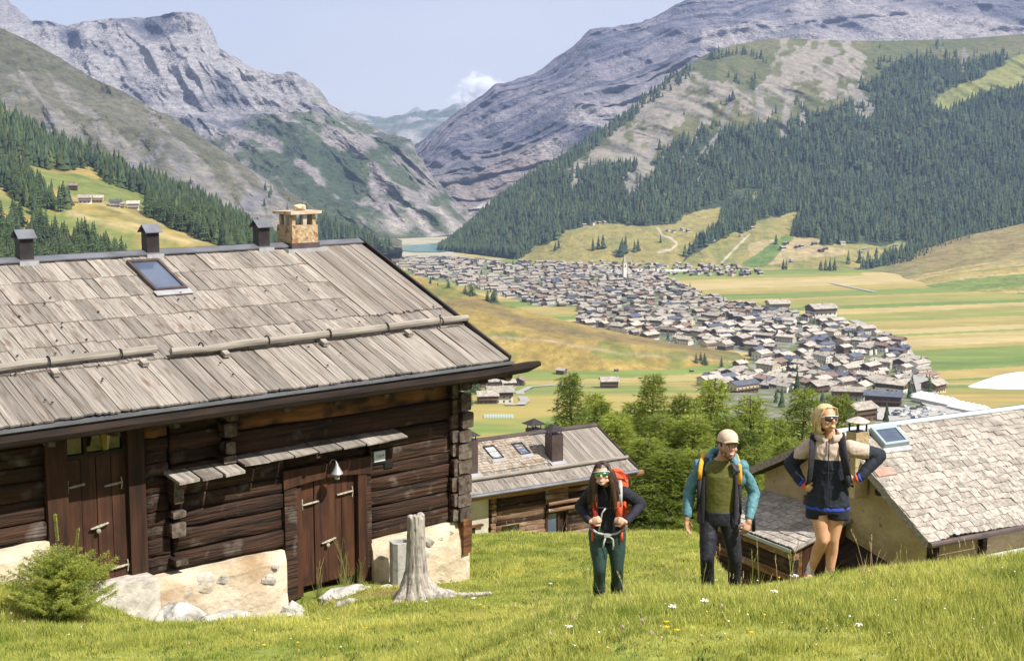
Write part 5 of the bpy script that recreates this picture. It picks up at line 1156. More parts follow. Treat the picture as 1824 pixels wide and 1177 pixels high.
mb = MB(); mb.box((.20,4.05,-.75), (.33,4.4,.05)); mb.obj('window', m_log_or, rh)
for i in range(4): mb = MB(); mb.add([(.3,.95+i*.02,-1.02-.02*i),(.3,3.0,-.66),(-.35,2.95,-.95-.01*i),(-.35-.04*i,1.0,-1.22),(.3,.95,-1.07-.02*i),(.3,3.0,-.71),(-.35,2.95,-1.0),(-.35-.04*i,1.0,-1.27)], [(0,3,2,1),(4,5,6,7),(0,1,5,4),(1,2,6,5),(2,3,7,6),(3,0,4,7)]) if i == 0 else mb.box((-.36+i*.17,.9+.05*i,-1.16+i*.055), (-.22+i*.17,3.1-.06*i,-1.125+i*.055), j=.015); mb.obj('canopy_board', m_log if i else m_beam, rh)
# lean-to shed below the gable
sh = empty('shed', tuple(FR.w(.3, 4.3, -.17)), FR.rz, 'low lean-to shed with shingled roof between the man and the blonde hiker', 'shed')
S0, S1, LD = -1.5, 1.75, 1.85            # y extents and reach of its roof
th = math.atan2(.50, 1.78)
def sp(u, y, h=0): return (-u*math.cos(th) - h*math.sin(th)*0, y, -u*math.sin(th) + h)
mb = MB(); vs = [sp(u, y, h) for h in (-.12,-.03) for u in (0, LD) for y in (S0, S1)]; mb.add(vs, [(0,2,3,1),(4,5,7,6),(0,1,5,4),(2,6,7,3),(0,4,6,2),(1,3,7,5)]); mb.obj('roof_deck', m_beam, sh)
r = random.Random(4); u = LD
while u > .1:
    y = S0 - .02
    while y < S1 - .1:
        w = r.uniform(.18,.36); q = link('shingle', SHG[r.randrange(12)], sh, sp(u, y, .02 + r.uniform(0,.012)), (0,0,0), (w*.98, .30, .026))
        q.rotation_euler = (Matrix.Rotation(math.pi/2, 3, 'Z') @ Matrix.Rotation(0,3,'X')).to_euler()
        q.rotation_euler = Matrix(((0, math.cos(th-.08), -math.sin(th-.08)),(-1,0,0),(0, math.sin(th-.08), math.cos(th-.08)))).to_euler(); q.location.y += w; y += w
    u -= .2
m_fl2 = mat('pale_blue_edge_metal', (.40,.46,.50), rough=.5, metal=.2)
mb = MB(); mb.box((-LD*math.cos(th)-.05, S0, -LD*math.sin(th)-.10), (-LD*math.cos(th)-.02, S1, -LD*math.sin(th)-.02)); mb.obj('eave_flashing', m_fl2, sh)
mb = MB(); mb.tube([sp(0,S0-.03,-.04), sp(LD,S0-.03,-.04)], .05, 6); mb.obj('verge_log', m_roofwood, sh)
for i in range(13): link('wall_log', log_mesh('wall_log', S1-S0-.1, .2, .16, 300+i, m_log_m if i % 3 == 0 else m_log), sh, (-LD*math.cos(th)+.18, (S0+S1)/2, -.72 - i*.19), (0,0,math.pi/2))
for i in range(7): mb = MB(); x = -.1 - i*.22; mb.box((x-.2, S0+.06, -3), (x, S0+.12, x*.28-.12), j=.006); mb.obj('wall_plank', m_door if i < 6 else m_log_or, sh)
mb = MB(); mb.box((-.5,S0+.02,-3), (-.42,S0+.07,-.25)); mb.obj('corner_post', m_log, sh)
# yellow lower roof edge in the corner
yb = empty('annex_roof', tuple(FR.w(1.95, -.6, -.72)), FR.rz, 'yellow board with white gutter poking over the grass at the right edge', 'annex')
mb = MB(); mb.box((0,-.3,-.5), (6,1,-.03)); mb.obj('yellow_board', mat('yellow_boarding', (.62,.45,.16), (.7,.55,.25), (1,6,6), .8), yb); mb = MB(); mb.tube([(-.12,-.33,.0),(6,-.33,.03)], .07, 10); mb.box((0,-.28,-.02), (6,1.0,.035)); mb.obj('gutter', m_white, yb)
mb = MB(); mb.tube([(-.1,-.3,-.05),(-.3,.1,-.12)], .06, 8); mb.obj('downpipe', m_metal_d, yb)
# carved pole or board showing beside the man
# ------------------------------------------------------------------ near plants, stump and stones
def leafmat(name, a, b, tr=.35, rnd=.2, scale=.9):
    m = bpy.data.materials.new(name); m.use_nodes = True; t = m.node_tree; n = t.nodes; l = t.links.new
    pb = n['Principled BSDF']; pb.inputs['Roughness'].default_value = .55; pb.inputs['Specular IOR Level'].default_value = .3
    ge = n.new('ShaderNodeNewGeometry'); ns = n.new('ShaderNodeTexNoise'); ns.inputs['Scale'].default_value = scale; ns.inputs['Detail'].default_value = 5; l(ge.outputs['Position'], ns.inputs[0])
    oi = n.new('ShaderNodeObjectInfo'); ma = n.new('ShaderNodeMath'); ma.operation = 'MULTIPLY_ADD'; ma.inputs[1].default_value = rnd; l(oi.outputs['Random'], ma.inputs[0]); l(ns.outputs[0], ma.inputs[2])
    mr = n.new('ShaderNodeMapRange'); mr.inputs[1].default_value = .36; mr.inputs[2].default_value = .62 + rnd; l(ma.outputs[0], mr.inputs[0])
    x = n.new('ShaderNodeMixRGB'); x.inputs[1].default_value = (*a, 1); x.inputs[2].default_value = (*b, 1); l(mr.outputs[0], x.inputs[0]); l(x.outputs[0], pb.inputs['Base Color'])
    td = n.new('ShaderNodeBsdfTranslucent'); ms = n.new('ShaderNodeMixShader'); ms.inputs[0].default_value = tr; l(x.outputs[0], td.inputs[0]); l(pb.outputs[0], ms.inputs[1]); l(td.outputs[0], ms.inputs[2]); l(ms.outputs[0], n['Material Output'].inputs[0])
    return m
m_larch = leafmat('larch_needles', (.095,.14,.02), (.34,.40,.06), .42, .25, 1.0)
m_spruce = leafmat('young_spruce_needles', (.17,.23,.04), (.44,.46,.09), .4, .1, 6)
def grow(seed, H, nb, rad, droop, tuft, tl, tw, step, twig=.5, pw=.8, z0=.06, lift=.25, wsh=1.0):
    """stem, limbs and twigs; returns wood MB and needle arrays"""
    r = random.Random(seed); g_ = np.random.default_rng(seed); wood = MB(); T = []
    bend = (r.uniform(-.03,.03)*H, r.uniform(-.03,.03)*H)
    wood.tube([(bend[0]*f*f, bend[1]*f*f, H*f) for f in np.linspace(0, 1, 8)], [H*.020*(1-.93*f) + .003 for f in np.linspace(0, 1, 8)], 7)
    for i in range(nb):
        f = z0 + (1-z0)*((i + r.random())/nb)**.92; 
        if f > .985: continue
        a = i*2.39996 + r.uniform(-.35,.35); Lb = rad*((1-f)**pw)*(.72 + .45*r.random()) + H*.03
        bx, by, bz = bend[0]*f*f, bend[1]*f*f, H*f; n = 6; pts = []
        for k in range(n+1):
            q = k/n; rr = Lb*q; zz = bz + Lb*(lift*q - droop*q*q + .10*droop*q**3*2.5); pts.append((bx + rr*math.cos(a + .12*q), by + rr*math.sin(a + .12*q), zz))
        wood.tube(pts, [max(.0015, H*.006*(1-f*.6)*(1-k/n*.85)) for k in range(n+1)], 4, cap=False)
        P_ = np.array(pts); m = max(3, int(Lb/step))
        for k in range(m):
            q = .10 + .9*(k + r.random())/m; j = min(int(q*n), n-1); c = P_[j] + (P_[j+1]-P_[j])*(q*n - j)
            for sd in (-1, 1):
                ta = a + sd*(1.0 + r.uniform(-.4,.4)); tl_ = Lb*twig*(1-q*.75)*r.uniform(.5,1.1) + tl
                d = np.array([math.cos(ta), math.sin(ta), r.uniform(-.35,.12) - droop*.35]); 
                ns_ = max(2, int(tl_/step*1.3))
                for e in range(ns_): T.append((c + d*tl_*(e+.5)/ns_ + g_.normal(0, tl*.18, 3), d))
            T.append((c + g_.normal(0, tl*.2, 3), np.array([math.cos(a), math.sin(a), .1])))
    V = []; F_ = []
    for c, d in T:
        for _ in range(tuft):
            dd = d*.7 + g_.normal(0, .55, 3); dd /= np.linalg.norm(dd); s_ = np.cross(dd, g_.normal(0, 1, 3)); s_ /= np.linalg.norm(s_) + 1e-6
            b = len(V); l_ = tl*(.6 + .8*r.random()); V += [c - s_*tw, c + s_*tw, c + dd*l_]; F_.append((b, b+1, b+2))
    return wood, np.array(V), F_
def plantobj(name, data, m, parent, leafname):
    wood, V, F_ = data; w = wood.mesh('trunk', m_bark); n = npmesh(leafname, V, F_, m); return w, n
LARCH = []
for s_, H_, rad in ((1, 8., 2.1), (2, 8., 1.8), (3, 8., 2.4)):
    LARCH.append(plantobj('larch', grow(s_, H_, 130, rad, .34, 8, .20, .012, .17, .44, .98), m_larch, None, 'crown'))
print('larch tris', [len(l[1].polygons) for l in LARCH])
LSPOT = [(1022,664,60,'leftmost larch, rising over the farmhouse roof'),(1078,712,58,'small larch just left of the tallest one'),(1160,664,52,'tallest bright green larch behind the farmhouse'),(1207,700,50,'larch between the tallest one and the second tall one'),(1256,672,54,'second tall larch left of the man in the cap'),
         (1302,740,50,'low larch right behind the man in the cap'),(1345,702,53,'larch right of the man in the cap'),(1392,742,55,'low larch between the man and the blonde hiker'),(1430,690,56,'larch just left of the blonde hiker'),(1496,700,58,'larch right of the blonde hiker behind her shoulder'),
         (1095,735,50,'dense larch behind the far right corner of the farmhouse roof'),(1130,715,54,'full larch between the small and the tallest one'),(1228,735,47,'full larch right under the second tall one'),(1322,760,49,'full low larch at the right ear of the man'),(1180,740,47,'full larch in front of the tallest one'),(1465,770,52,'low larch directly behind the neck of the blonde hiker'),(1110,745,49,'dense larch at the right end of the farmhouse roof'),(1182,800,44,'lower larch in front of the tallest one'),(1235,800,44,'short dark larch standing just left of the man'),(1140,780,46,'lower larch by the farmhouse corner'),(1290,800,45,'low larch hidden behind the shoulders of the man'),(1345,790,46,'low larch beside the roof edge of the stone house'),(1405,775,50,'low larch above the stone house gable'),(1060,700,66,'faint larch at the back beside the leftmost one')]
for i, (px, py, Y, lb) in enumerate(LSPOT):
    top = at(px, py, Y); zg = g1(top[0], Y); h = top[2] - zg; s_ = h/8; o = empty('larch_tree', (top[0], Y, zg), 0, lb, 'tree', 'larches below the meadow')
    w, n = LARCH[i % 3]; a = i*1.3; sx = max(s_*1.12, .95)*(1.0 if h > 6 else 1.2)
    link('trunk', w, o, (0,0,0), (0,0,a), (sx, sx, s_)); link('crown', n, o, (0,0,0), (0,0,a), (sx, sx, s_))
def ground_at(px, py, y0=4., y1=34.):
    """where the sight line through a pixel meets our meadow"""
    Y = np.linspace(y0, y1, 700); Q = at(np.full(700, float(px)), np.full(700, float(py)), Y).T; zz = G(Q[:,0], Q[:,1]); k = np.nonzero(Q[:,2] <= zz)[0]
    i = int(k[0]) if len(k) else 699; return (float(Q[i,0]), float(Q[i,1]), float(zz[i]))
# young spruce
p = ground_at(112, 1108); sc = 200*p[1]/2500/1.1
sp_ = empty('young_spruce', p, 0, 'small bushy young spruce with two upright leaders at the lower left', 'spruce')
w, n = plantobj('spruce', grow(21, .70, 95, .66, -.10, 3, .026, .0026, .016, .26, .50, .05, .42), m_spruce, None, 'crown'); link('trunk', w, sp_, scale=(sc,)*3); link('crown', n, sp_, scale=(sc,)*3)
print('spruce', len(n.polygons), sc, p)
V = []; F_ = []; g_ = np.random.default_rng(4); wd = MB()
for (x0, h0, h1, lx) in ((-.01,.85,1.12,-.02),(.12,.62,.98,.08)):
    wd.tube([(x0,0,h0*.5),(x0+lx*.5,0,h0),(x0+lx,0,h1)], [.008,.006,.003], 5)
    for _ in range(420):
        q = g_.random(); c = np.array([x0+lx*(.3+.7*q), 0, h0+(h1-h0)*q]); d = g_.normal(0,1,3); d[2] = abs(d[2])*.6+.5; d /= np.linalg.norm(d); s_ = np.cross(d, (0,1,0)); s_ /= np.linalg.norm(s_)+1e-6
        b = len(V); V += [c-s_*.0035, c+s_*.0035, c+d*.026]; F_.append((b,b+1,b+2))
link('leader', npmesh('leader', V, F_, m_spruce), sp_, scale=(sc,)*3); wd.obj('leader_stem', m_bark, sp_).scale = (sc,)*3
# leafy bush behind it
m_bush = leafmat('broad_leaves', (.05,.09,.02), (.12,.18,.04), .3, .1, 5)
p = ground_at(62, 1040); V = []; F_ = []
for _ in range(1500):
    c = g_.normal(0, 1, 3)*np.array([.30,.22,.14]) + np.array([0,0,.2]); c[2] = abs(c[2]); d = g_.normal(0,1,3); d /= np.linalg.norm(d); s_ = np.cross(d, g_.normal(0,1,3)); s_ /= np.linalg.norm(s_); b = len(V); L_ = .035
    V += [c, c+d*L_*.5+s_*.012, c+d*L_, c+d*L_*.5-s_*.012]; F_.append((b,b+1,b+2,b+3))
tag(link('leafy_bush', npmesh('leafy_bush', V, F_, m_bush), None, p), 'low dark leafy bush behind the young spruce by the cabin', 'bush')

# ---- fused organic shapes
def fuse(name, mb, m, parent, voxel=.01, smooth=2, amp=0, fs=9, loc=(0,0,0), seed=0, stretch=(1,1,1), keep=None):
    me = bpy.data.meshes.new(name); me.from_pydata(mb.v, [], mb.f); o = link(name, me, None)
    md = o.modifiers.new('r', 'REMESH'); md.mode = 'VOXEL'; md.voxel_size = voxel; md.use_smooth_shade = True
    if smooth: ms = o.modifiers.new('s', 'SMOOTH'); ms.iterations = smooth; ms.factor = .5
    dg = bpy.context.evaluated_depsgraph_get(); me2 = bpy.data.meshes.new_from_object(o.evaluated_get(dg)); bpy.data.objects.remove(o); bpy.data.meshes.remove(me)
    n = len(me2.vertices); V = np.empty(n*3, np.float32); me2.vertices.foreach_get('co', V); V = V.reshape(-1,3)
    if amp:
        Nn = np.empty(n*3, np.float32); me2.vertices.foreach_get('normal', Nn); Nn = Nn.reshape(-1,3)
        q = fbm(V[:,0]*fs*stretch[0] + seed*7, V[:,1]*fs*stretch[1], V[:,2]*fs*stretch[2], 3, .5, True); V = V + Nn*(q*amp)[:,None]; me2.vertices.foreach_set('co', V.astype(np.float32).ravel())
    if keep is not None:
        bm = bmesh.new(); bm.from_mesh(me2); bmesh.ops.delete(bm, geom=[v for v in bm.verts if not keep(v.co)], context='VERTS'); bm.to_mesh(me2); bm.free()
    me2.name = name; me2.materials.clear(); ms_ = m if isinstance(m, list) else [m]
    for q in ms_: me2.materials.append(q)
    me2.polygons.foreach_set('use_smooth', [True]*len(me2.polygons)); me2.update()
    return link(name, me2, parent, loc)
# ---- dead tree stump
m_stump = mat('silver_dead_wood', (.16,.135,.115), (.52,.475,.42), (26,26,2.2), .9, bump=((40,40,3), 1, .012), detail=8, lo=.3, hi=.62, c3=(.06,.045,.035), s3=6, k3=(.62,.72))
sx, sy, sz = ground_at(742, 1072); k = sy/2500
st = MB(); r = random.Random(6)
for q in range(9):           # fluted shaft made of twisting ribs
    a = 2*math.pi*q/9; R0 = .075
    st.tube([(math.cos(a+.0)*R0*1.0, math.sin(a)*R0, 152*k+.09+r.uniform(-.05,.04)), (math.cos(a+.05)*R0*1.1, math.sin(a+.05)*R0*1.1, .75), (math.cos(a+.15)*.10, math.sin(a+.15)*.10, .45), (math.cos(a+.2)*.17, math.sin(a+.2)*.15, .18), (math.cos(a+.2)*.26, math.sin(a+.2)*.22, -.05)], [.045,.052,.060,.075,.085], 8)
roots = [[(-.1,-.05,.30),(-.20,-.15,.12),(-.33,-.30,.0),(-.42,-.42,-.10)], [(-.02,-.1,.22),(-.06,-.25,.05),(-.10,-.36,-.05)], [(.1,-.02,.34),(.25,-.05,.17),(.45,-.08,.09),(.72,-.10,.05),(1.05,-.05,.02)], [(.1,-.08,.2),(.26,-.18,.08),(.42,-.24,.02),(.55,-.26,-.05)],
         [(.1,.05,.28),(.3,.12,.12),(.5,.2,.02)], [(-.1,.1,.2),(-.25,.2,.05),(-.4,.3,-.1)], [(.62,-.1,.05),(.74,-.02,.05),(.85,.02,.02)]]
roots = [[(a_, b_, max(c_, g1(sx+a_, sy+b_) - sz + .055) if abs(a_) > .4 else c_) for a_, b_, c_ in rt] for rt in roots]
for i, rt in enumerate(roots): st.tube(rt, list(np.linspace(.085, .022, len(rt))) if i != 6 else [.035,.025,.015], 8)
stump = empty('tree_stump', (sx, sy, sz), 0, 'silver grey dead tree stump with spreading roots before the cabin', 'stump')
fuse('trunk', st, m_stump, stump, .012, 1, .012, 7, seed=3, stretch=(3,3,.5))
# ---- hollow concrete flue block
m_conc = mat('pale_concrete', (.36,.35,.32), (.52,.51,.47), (8,8,8), .9, bump=((30,30,30), .5, .006), detail=7)
P_ = FC_.w(-1.72, -.62, 0); zg = g1(P_[0], P_[1]); fb = empty('flue_block', (P_[0], P_[1], zg - .1), R(20), 'two stacked hollow concrete flue blocks standing behind the dead stump', 'concrete block')
for i in range(2):
    mb = MB(); z0, z1 = i*.43, i*.43+.425; n = 12; V = []
    def oct_(hw, z): c = hw*.62; return [(-hw,-c,z),(-c,-hw,z),(c,-hw,z),(hw,-c,z),(hw,c,z),(c,hw,z),(-c,hw,z),(-hw,c,z)]
    V = oct_(.17,z0) + oct_(.17,z1) + oct_(.105,z1) + oct_(.105,z0); mb.add(V, [(q, (q+1)%8, (q+1)%8+8, q+8) for q in range(8)] + [(q+8, (q+1)%8+8, (q+1)%8+16, q+16) for q in range(8)] + [(q+16, (q+1)%8+16, (q+1)%8+24, q+24) for q in range(8)]); mb.obj('block', m_conc, fb)
# ---- rocks
def rock(px, py, rx, ry, rz, seed, lb, up=0, m=None, cat='rock', rot=0, gp=None):
    x, y, z = ground_at(px, py); o = rockmesh('rock', rx, ry, rz, seed, m or m_rockm, None, (x, y, z + up), (0,0,rot), 14, 9, .32); tag(o, lb, cat, gp); return o
rock(620, 1086, .22, .16, .17, .31, 'pale pointed rock lying in the grass left of the stump')
rock(792, 1062, .17, .14, .09, .5, 'pale rounded rock tucked behind the right root of the stump')
def rockat(lx, ly, lz, rx, ry, rz, seed, lb, rot=0, tilt=0):
    P_ = FC_.w(lx, ly, lz); o = rockmesh('rock', rx, ry, rz, seed, m_rockm, None, tuple(P_), (tilt, 0, FC_.rz + rot), 16, 10, .30); return tag(o, lb, 'rock', 'rocks along the cabin base')
rockat(-5.75,-.62,.62,.36,.34,.26,.1,'rough pale rock under the door step of the left door')
rockat(-5.35,-1.05,.44,.52,.40,.24,.2,'broad flat pale rock leftmost of the ledge under the base wall',.2)
rockat(-4.72,-1.0,.30,.55,.38,.22,.3,'flat grey-white slab second in the ledge under the base wall',-.1)
rockat(-4.15,-.9,.18,.52,.36,.20,.4,'grey-white slab third in the ledge under the base wall',.1)
rockat(-3.72,-.45,.12,.22,.2,.24,.55,'dark upright rock at the right end of the base wall ledge')
rockat(-2.75,-.55,.36,.42,.24,.10,.6,'long flat doorstep stone before the low door')
rockat(-2.2,-.75,.30,.36,.2,.09,.7,'flat grey slab right of the doorstep stone')
rockat(-3.15,-.6,.34,.12,.1,.08,.8,'small round stone left of the doorstep stone')
rockat(-1.7,-1.0,.22,.18,.13,.09,.9,'small flat stone beside the concrete flue blocks')

# ---- grass: points carried by one mesh, blades instanced on them
m_grass = leafmat('grass_blade', (.17,.25,.03), (.72,.68,.19), .45, .45, .8)
m_grass_dry = leafmat('dry_stem', (.30,.22,.10), (.50,.42,.22), .3, .3, 1.5)
gcol = bpy.data.collections.new('grass_sources')
def tuftmesh(seed, n, h, spread, w, mt=None, lean=.5, head=False):
    r = random.Random(seed); mb = MB()
    for i in range(n):
        a = r.uniform(0, 6.28); q = spread*math.sqrt(r.random()); x, y = q*math.cos(a), q*math.sin(a); b = r.uniform(0, 6.28); hh = h*r.uniform(.45, 1.15); ln = lean*hh*r.uniform(.1, 1)
        dx, dy = math.cos(b)*ln, math.sin(b)*ln; c = r.uniform(0, 3.14); wx, wy = math.cos(c)*w/2, math.sin(c)*w/2
        mb.add([(x-wx,y-wy,-.01),(x+wx,y+wy,-.01),(x+dx*.4-wx*.8,y+dy*.4-wy*.8,hh*.55),(x+dx*.4+wx*.8,y+dy*.4+wy*.8,hh*.55),(x+dx,y+dy,hh)], [(0,1,3,2),(2,3,4)])
        if head:
            for k in range(7):
                f = .78 + .22*k/6; px, py, pz = x+dx*f, y+dy*f, hh*(f+.02); s_ = .003; aa = r.uniform(0,6.28); mb.add([(px-s_,py,pz),(px+s_,py,pz),(px+math.cos(aa)*.008,py+math.sin(aa)*.008,pz+.016)], [(0,1,2)])
    me = mb.mesh('grass_tuft', mt or m_grass); o = bpy.data.objects.new(f'blade_tuft_{seed:02d}', me); gcol.objects.link(o); return o
for s_ in range(4): tuftmesh(s_, 26, .045, .09, .0045)
for s_ in range(4, 7): tuftmesh(s_, 24, .075, .08, .0052, lean=.75)
tuftmesh(7, 4, .22, .10, .0032, m_grass_dry, .35, True)
tuftmesh(8, 14, .05, .08, .010, m_bush, 1.2)
ng = bpy.data.node_groups.new('scatter', 'GeometryNodeTree'); ng.interface.new_socket('Geometry', in_out='INPUT', socket_type='NodeSocketGeometry'); ng.interface.new_socket('Geometry', in_out='OUTPUT', socket_type='NodeSocketGeometry')
gi = ng.nodes.new('NodeGroupInput'); go = ng.nodes.new('NodeGroupOutput'); ci = ng.nodes.new('GeometryNodeCollectionInfo'); ci.inputs['Collection'].default_value = gcol; ci.inputs['Separate Children'].default_value = True; ci.inputs['Reset Children'].default_value = True
ip = ng.nodes.new('GeometryNodeInstanceOnPoints'); ip.inputs['Pick Instance'].default_value = True
def na(nm, ty):
    a = ng.nodes.new('GeometryNodeInputNamedAttribute'); a.data_type = ty; a.inputs[0].default_value = nm; return a.outputs[0]
ng.links.new(gi.outputs[0], ip.inputs['Points']); ng.links.new(ci.outputs[0], ip.inputs['Instance']); ng.links.new(na('pick','INT'), ip.inputs['Instance Index']); ng.links.new(na('rot','FLOAT_VECTOR'), ip.inputs['Rotation']); ng.links.new(na('size','FLOAT_VECTOR'), ip.inputs['Scale']); ng.links.new(ip.outputs[0], go.inputs[0])
g_ = np.random.default_rng(77); n = 215000
Y = 3.6 + 30*g_.random(n)**1.25; U = g_.uniform(-.62,.62,n); X = U*Y*1.0; dens = np.clip(1.25*(7/Y)**.55 * (Y/34)*1.9, 0, 1)
keep = g_.random(n) < dens*1.1
lx = (X - FC_.o[0])*FC_.X[0] + (Y - FC_.o[1])*FC_.X[1]; ly = (X - FC_.o[0])*FC_.Y[0] + (Y - FC_.o[1])*FC_.Y[1]
keep &= ~((ly > -.25) & (lx < .15)); keep &= ~((ly > -1.5) & (lx > -6.2) & (lx < -3.7) & (g_.random(n) < .9)); keep &= ~((ly > -.7) & (lx > -3.3) & (lx < -1.8) & (g_.random(n) < .7))
bare = np.exp(-((X+1.1)/1.0)**2 - ((Y-21.3)/.7)**2) > .3; keep &= ~(bare & (g_.random(n) < .8))
X, Y = X[keep], Y[keep]; n = len(X); Z = G(X, Y)
pk = g_.integers(0, 4, n); q = fbm(X/1.1, Y/1.1, 6, 3); hump = (X > -.6) & (Y < 15); pk = np.where((hump & (q > -.12)) | (q > .28), g_.integers(4, 7, n), pk)
pk = np.where(g_.random(n) < np.where(hump, .0035, .0025), 7, pk); pk = np.where(g_.random(n) < .085, 8, pk)
sz_ = (.75 + .5*g_.random(n))*(1 + 1.0*q) * np.where(Y > 20, 1.2, 1.0); sz_ = np.where((X > -2.5) & (X < -.3) & (Y < 20), sz_*.9, sz_)
near_d = (lx > -3.6) & (lx < -1.8) & (ly < -.2) & (ly > -.6)
me = bpy.data.meshes.new('grass'); me.vertices.add(n); me.vertices.foreach_set('co', np.stack([X, Y, Z - .004], 1).astype(np.float32).ravel())
a = me.attributes.new('pick', 'INT', 'POINT'); a.data.foreach_set('value', pk.astype(np.int32))
a = me.attributes.new('rot', 'FLOAT_VECTOR', 'POINT'); a.data.foreach_set('vector', np.stack([g_.normal(0,.12,n) - .1, g_.normal(0,.12,n), g_.uniform(0,6.28,n)], 1).astype(np.float32).ravel())
a = me.attributes.new('size', 'FLOAT_VECTOR', 'POINT'); a.data.foreach_set('vector', np.stack([np.ones(n)*sz_**.5 * np.where(Y>16,1.4,1), np.ones(n)*sz_**.5* np.where(Y>16,1.4,1), sz_], 1).astype(np.float32).ravel())
go_ = link('grass', me); md = go_.modifiers.new('scatter', 'NODES'); md.node_group = ng; tag(go_, kind='stuff'); print('grass clumps', n)
# tall stems at the low door and on the crest
m_green_stem = leafmat('green_stem', (.16,.20,.05), (.34,.34,.11), .3, .2, 2)
def stems(name, pts, h, lb, m, seed, head=True, n=7):
    r = random.Random(seed); mb = MB(); o0 = pts[0]
    for (x, y, z) in pts:
        for _ in range(n):
            a = r.uniform(0,6.28); L_ = h*r.uniform(.6,1.1); ln = r.uniform(.05,.3)*L_; bx, by = x-o0[0]+r.uniform(-.06,.06), y-o0[1]+r.uniform(-.06,.06); bz = z-o0[2]
            P_ = [(bx + math.cos(a)*ln*f*f, by + math.sin(a)*ln*f*f, bz + L_*f) for f in (0,.35,.7,1)]; mb.tube(P_, [.003,.0025,.002,.0012], 3, cap=False)
            if head:
                for k in range(14):
                    f = .74+.27*k/13; c = (bx+math.cos(a)*ln*f*f, by+math.sin(a)*ln*f*f, bz+L_*f); b = r.uniform(0,6.28); mb.add([(c[0]-.003,c[1],c[2]),(c[0]+.003,c[1],c[2]),(c[0]+.009*math.cos(b),c[1]+.009*math.sin(b),c[2]+.02)], [(0,1,2)])
            for k in range(3):
                b = r.uniform(0,6.28); q = L_*r.uniform(.3,.6); mb.add([(bx-.004,by,bz),(bx+.004,by,bz),(bx+math.cos(b)*q*.35,by+math.sin(b)*q*.35,bz+q)], [(0,1,2)])
    return tag(mb.obj(name, m, None, o0), lb, 'wild grass', 'tall stems in the meadow')
PW = lambda lx, ly: (lambda P: (float(P[0]), float(P[1]), g1(P[0], P[1])))(FC_.w(lx, ly, 0))
stems('tall_grass', [PW(-3.15,-.35)], .62, 'tall seeding grass at the left foot of the low door', m_green_stem, 1); stems('tall_grass', [PW(-2.72,-.4), PW(-2.6,-.38)], .8, 'tallest seeding grass in the middle before the low door', m_green_stem, 2); stems('tall_grass', [PW(-2.4,-.38)], .45, 'short seeding grass right of the middle of the low door', m_green_stem, 3)
for i, (px, py, h) in enumerate(((1060,1085,.5),(1118,1075,.35),(1192,1050,.3),(1340,1040,.45),(1395,1040,.42),(1250,1055,.3),(1415,1045,.4),(1545,1020,.4),(1610,1010,.25),(1700,985,.25),(1010,1080,.3),(965,1060,.3),(340,1095,.28),(1500,1015,.45))):
    stems('tall_grass', [ground_at(px, py+12)], h, ['wispy tall stem before the legs of the first hiker','thin stems right of the first hiker','thin stems left of the man','seeding stems under the shed','brown seeding stems at the shed corner','stems before the boots of the man','stems left of the shoes of the blonde hiker','tall green stem before the gable wall','short stems before the gable wall','short stems below the yellow board','thin stems left of the first hiker','thin stems in the open meadow','dry stems before the rock ledge','green stems right of the blonde hiker'][i], m_grass_dry if i % 3 == 1 else m_green_stem, 10+i, n=3)
# ---- flowers, one object each
m_fw = mat('white_petal', (.85,.85,.80), rough=.7); m_fy = mat('yellow_petal', (.80,.55,.02), rough=.7); m_fp = mat('clover_pink', (.50,.34,.34), (.62,.50,.44), (40,40,40), .8)
def flower_parts(kind):
    r = random.Random(kind); st_ = MB(); st_.tube([(0,0,0),(.01,0,.07),(.012,0,.15)], [.002,.0018,.0015], 4); hd = MB()
    if kind == 0:
        for _ in range(26): a = r.uniform(0,6.28); q = .036*math.sqrt(r.random()); hd.ell((.012+q*math.cos(a), q*math.sin(a), .155 - q*q*4 + r.uniform(-.002,.002)), (.007,.007,.005), 5, 3)
        for q in range(6): a = q*1.05; st_.tube([(.011,0,.12),(.012+.03*math.cos(a),.03*math.sin(a),.15)], .0012, 3)
    elif kind == 1:
        for q in range(22):
            a = q*.2856*2; l_ = .022 if q % 2 else .016; hd.add([(.012,0,.150),(.012+l_*math.cos(a-.13),l_*math.sin(a-.13),.158),(.012+l_*1.1*math.cos(a),l_*1.1*math.sin(a),.156),(.012+l_*math.cos(a+.13),l_*math.sin(a+.13),.158)], [(0,1,2,3)])
        hd.ell((.012,0,.153), (.009,.009,.006), 7, 4)
    else:
        for q in range(30): z = r.random(); a = r.uniform(0,6.28); rr = .013*math.sqrt(1-(z*2-1)**2); hd.ell((.012+rr*math.cos(a), rr*math.sin(a), .145+z*.026), (.004,.004,.006), 4, 3)
    return st_.mesh('stem', m_green_stem), hd.mesh('flower_head', [m_fw, m_fy, m_fp][kind])
FLW = [flower_parts(k_) for k_ in range(3)]
FL = [(875,1028,0,1.3,'')]
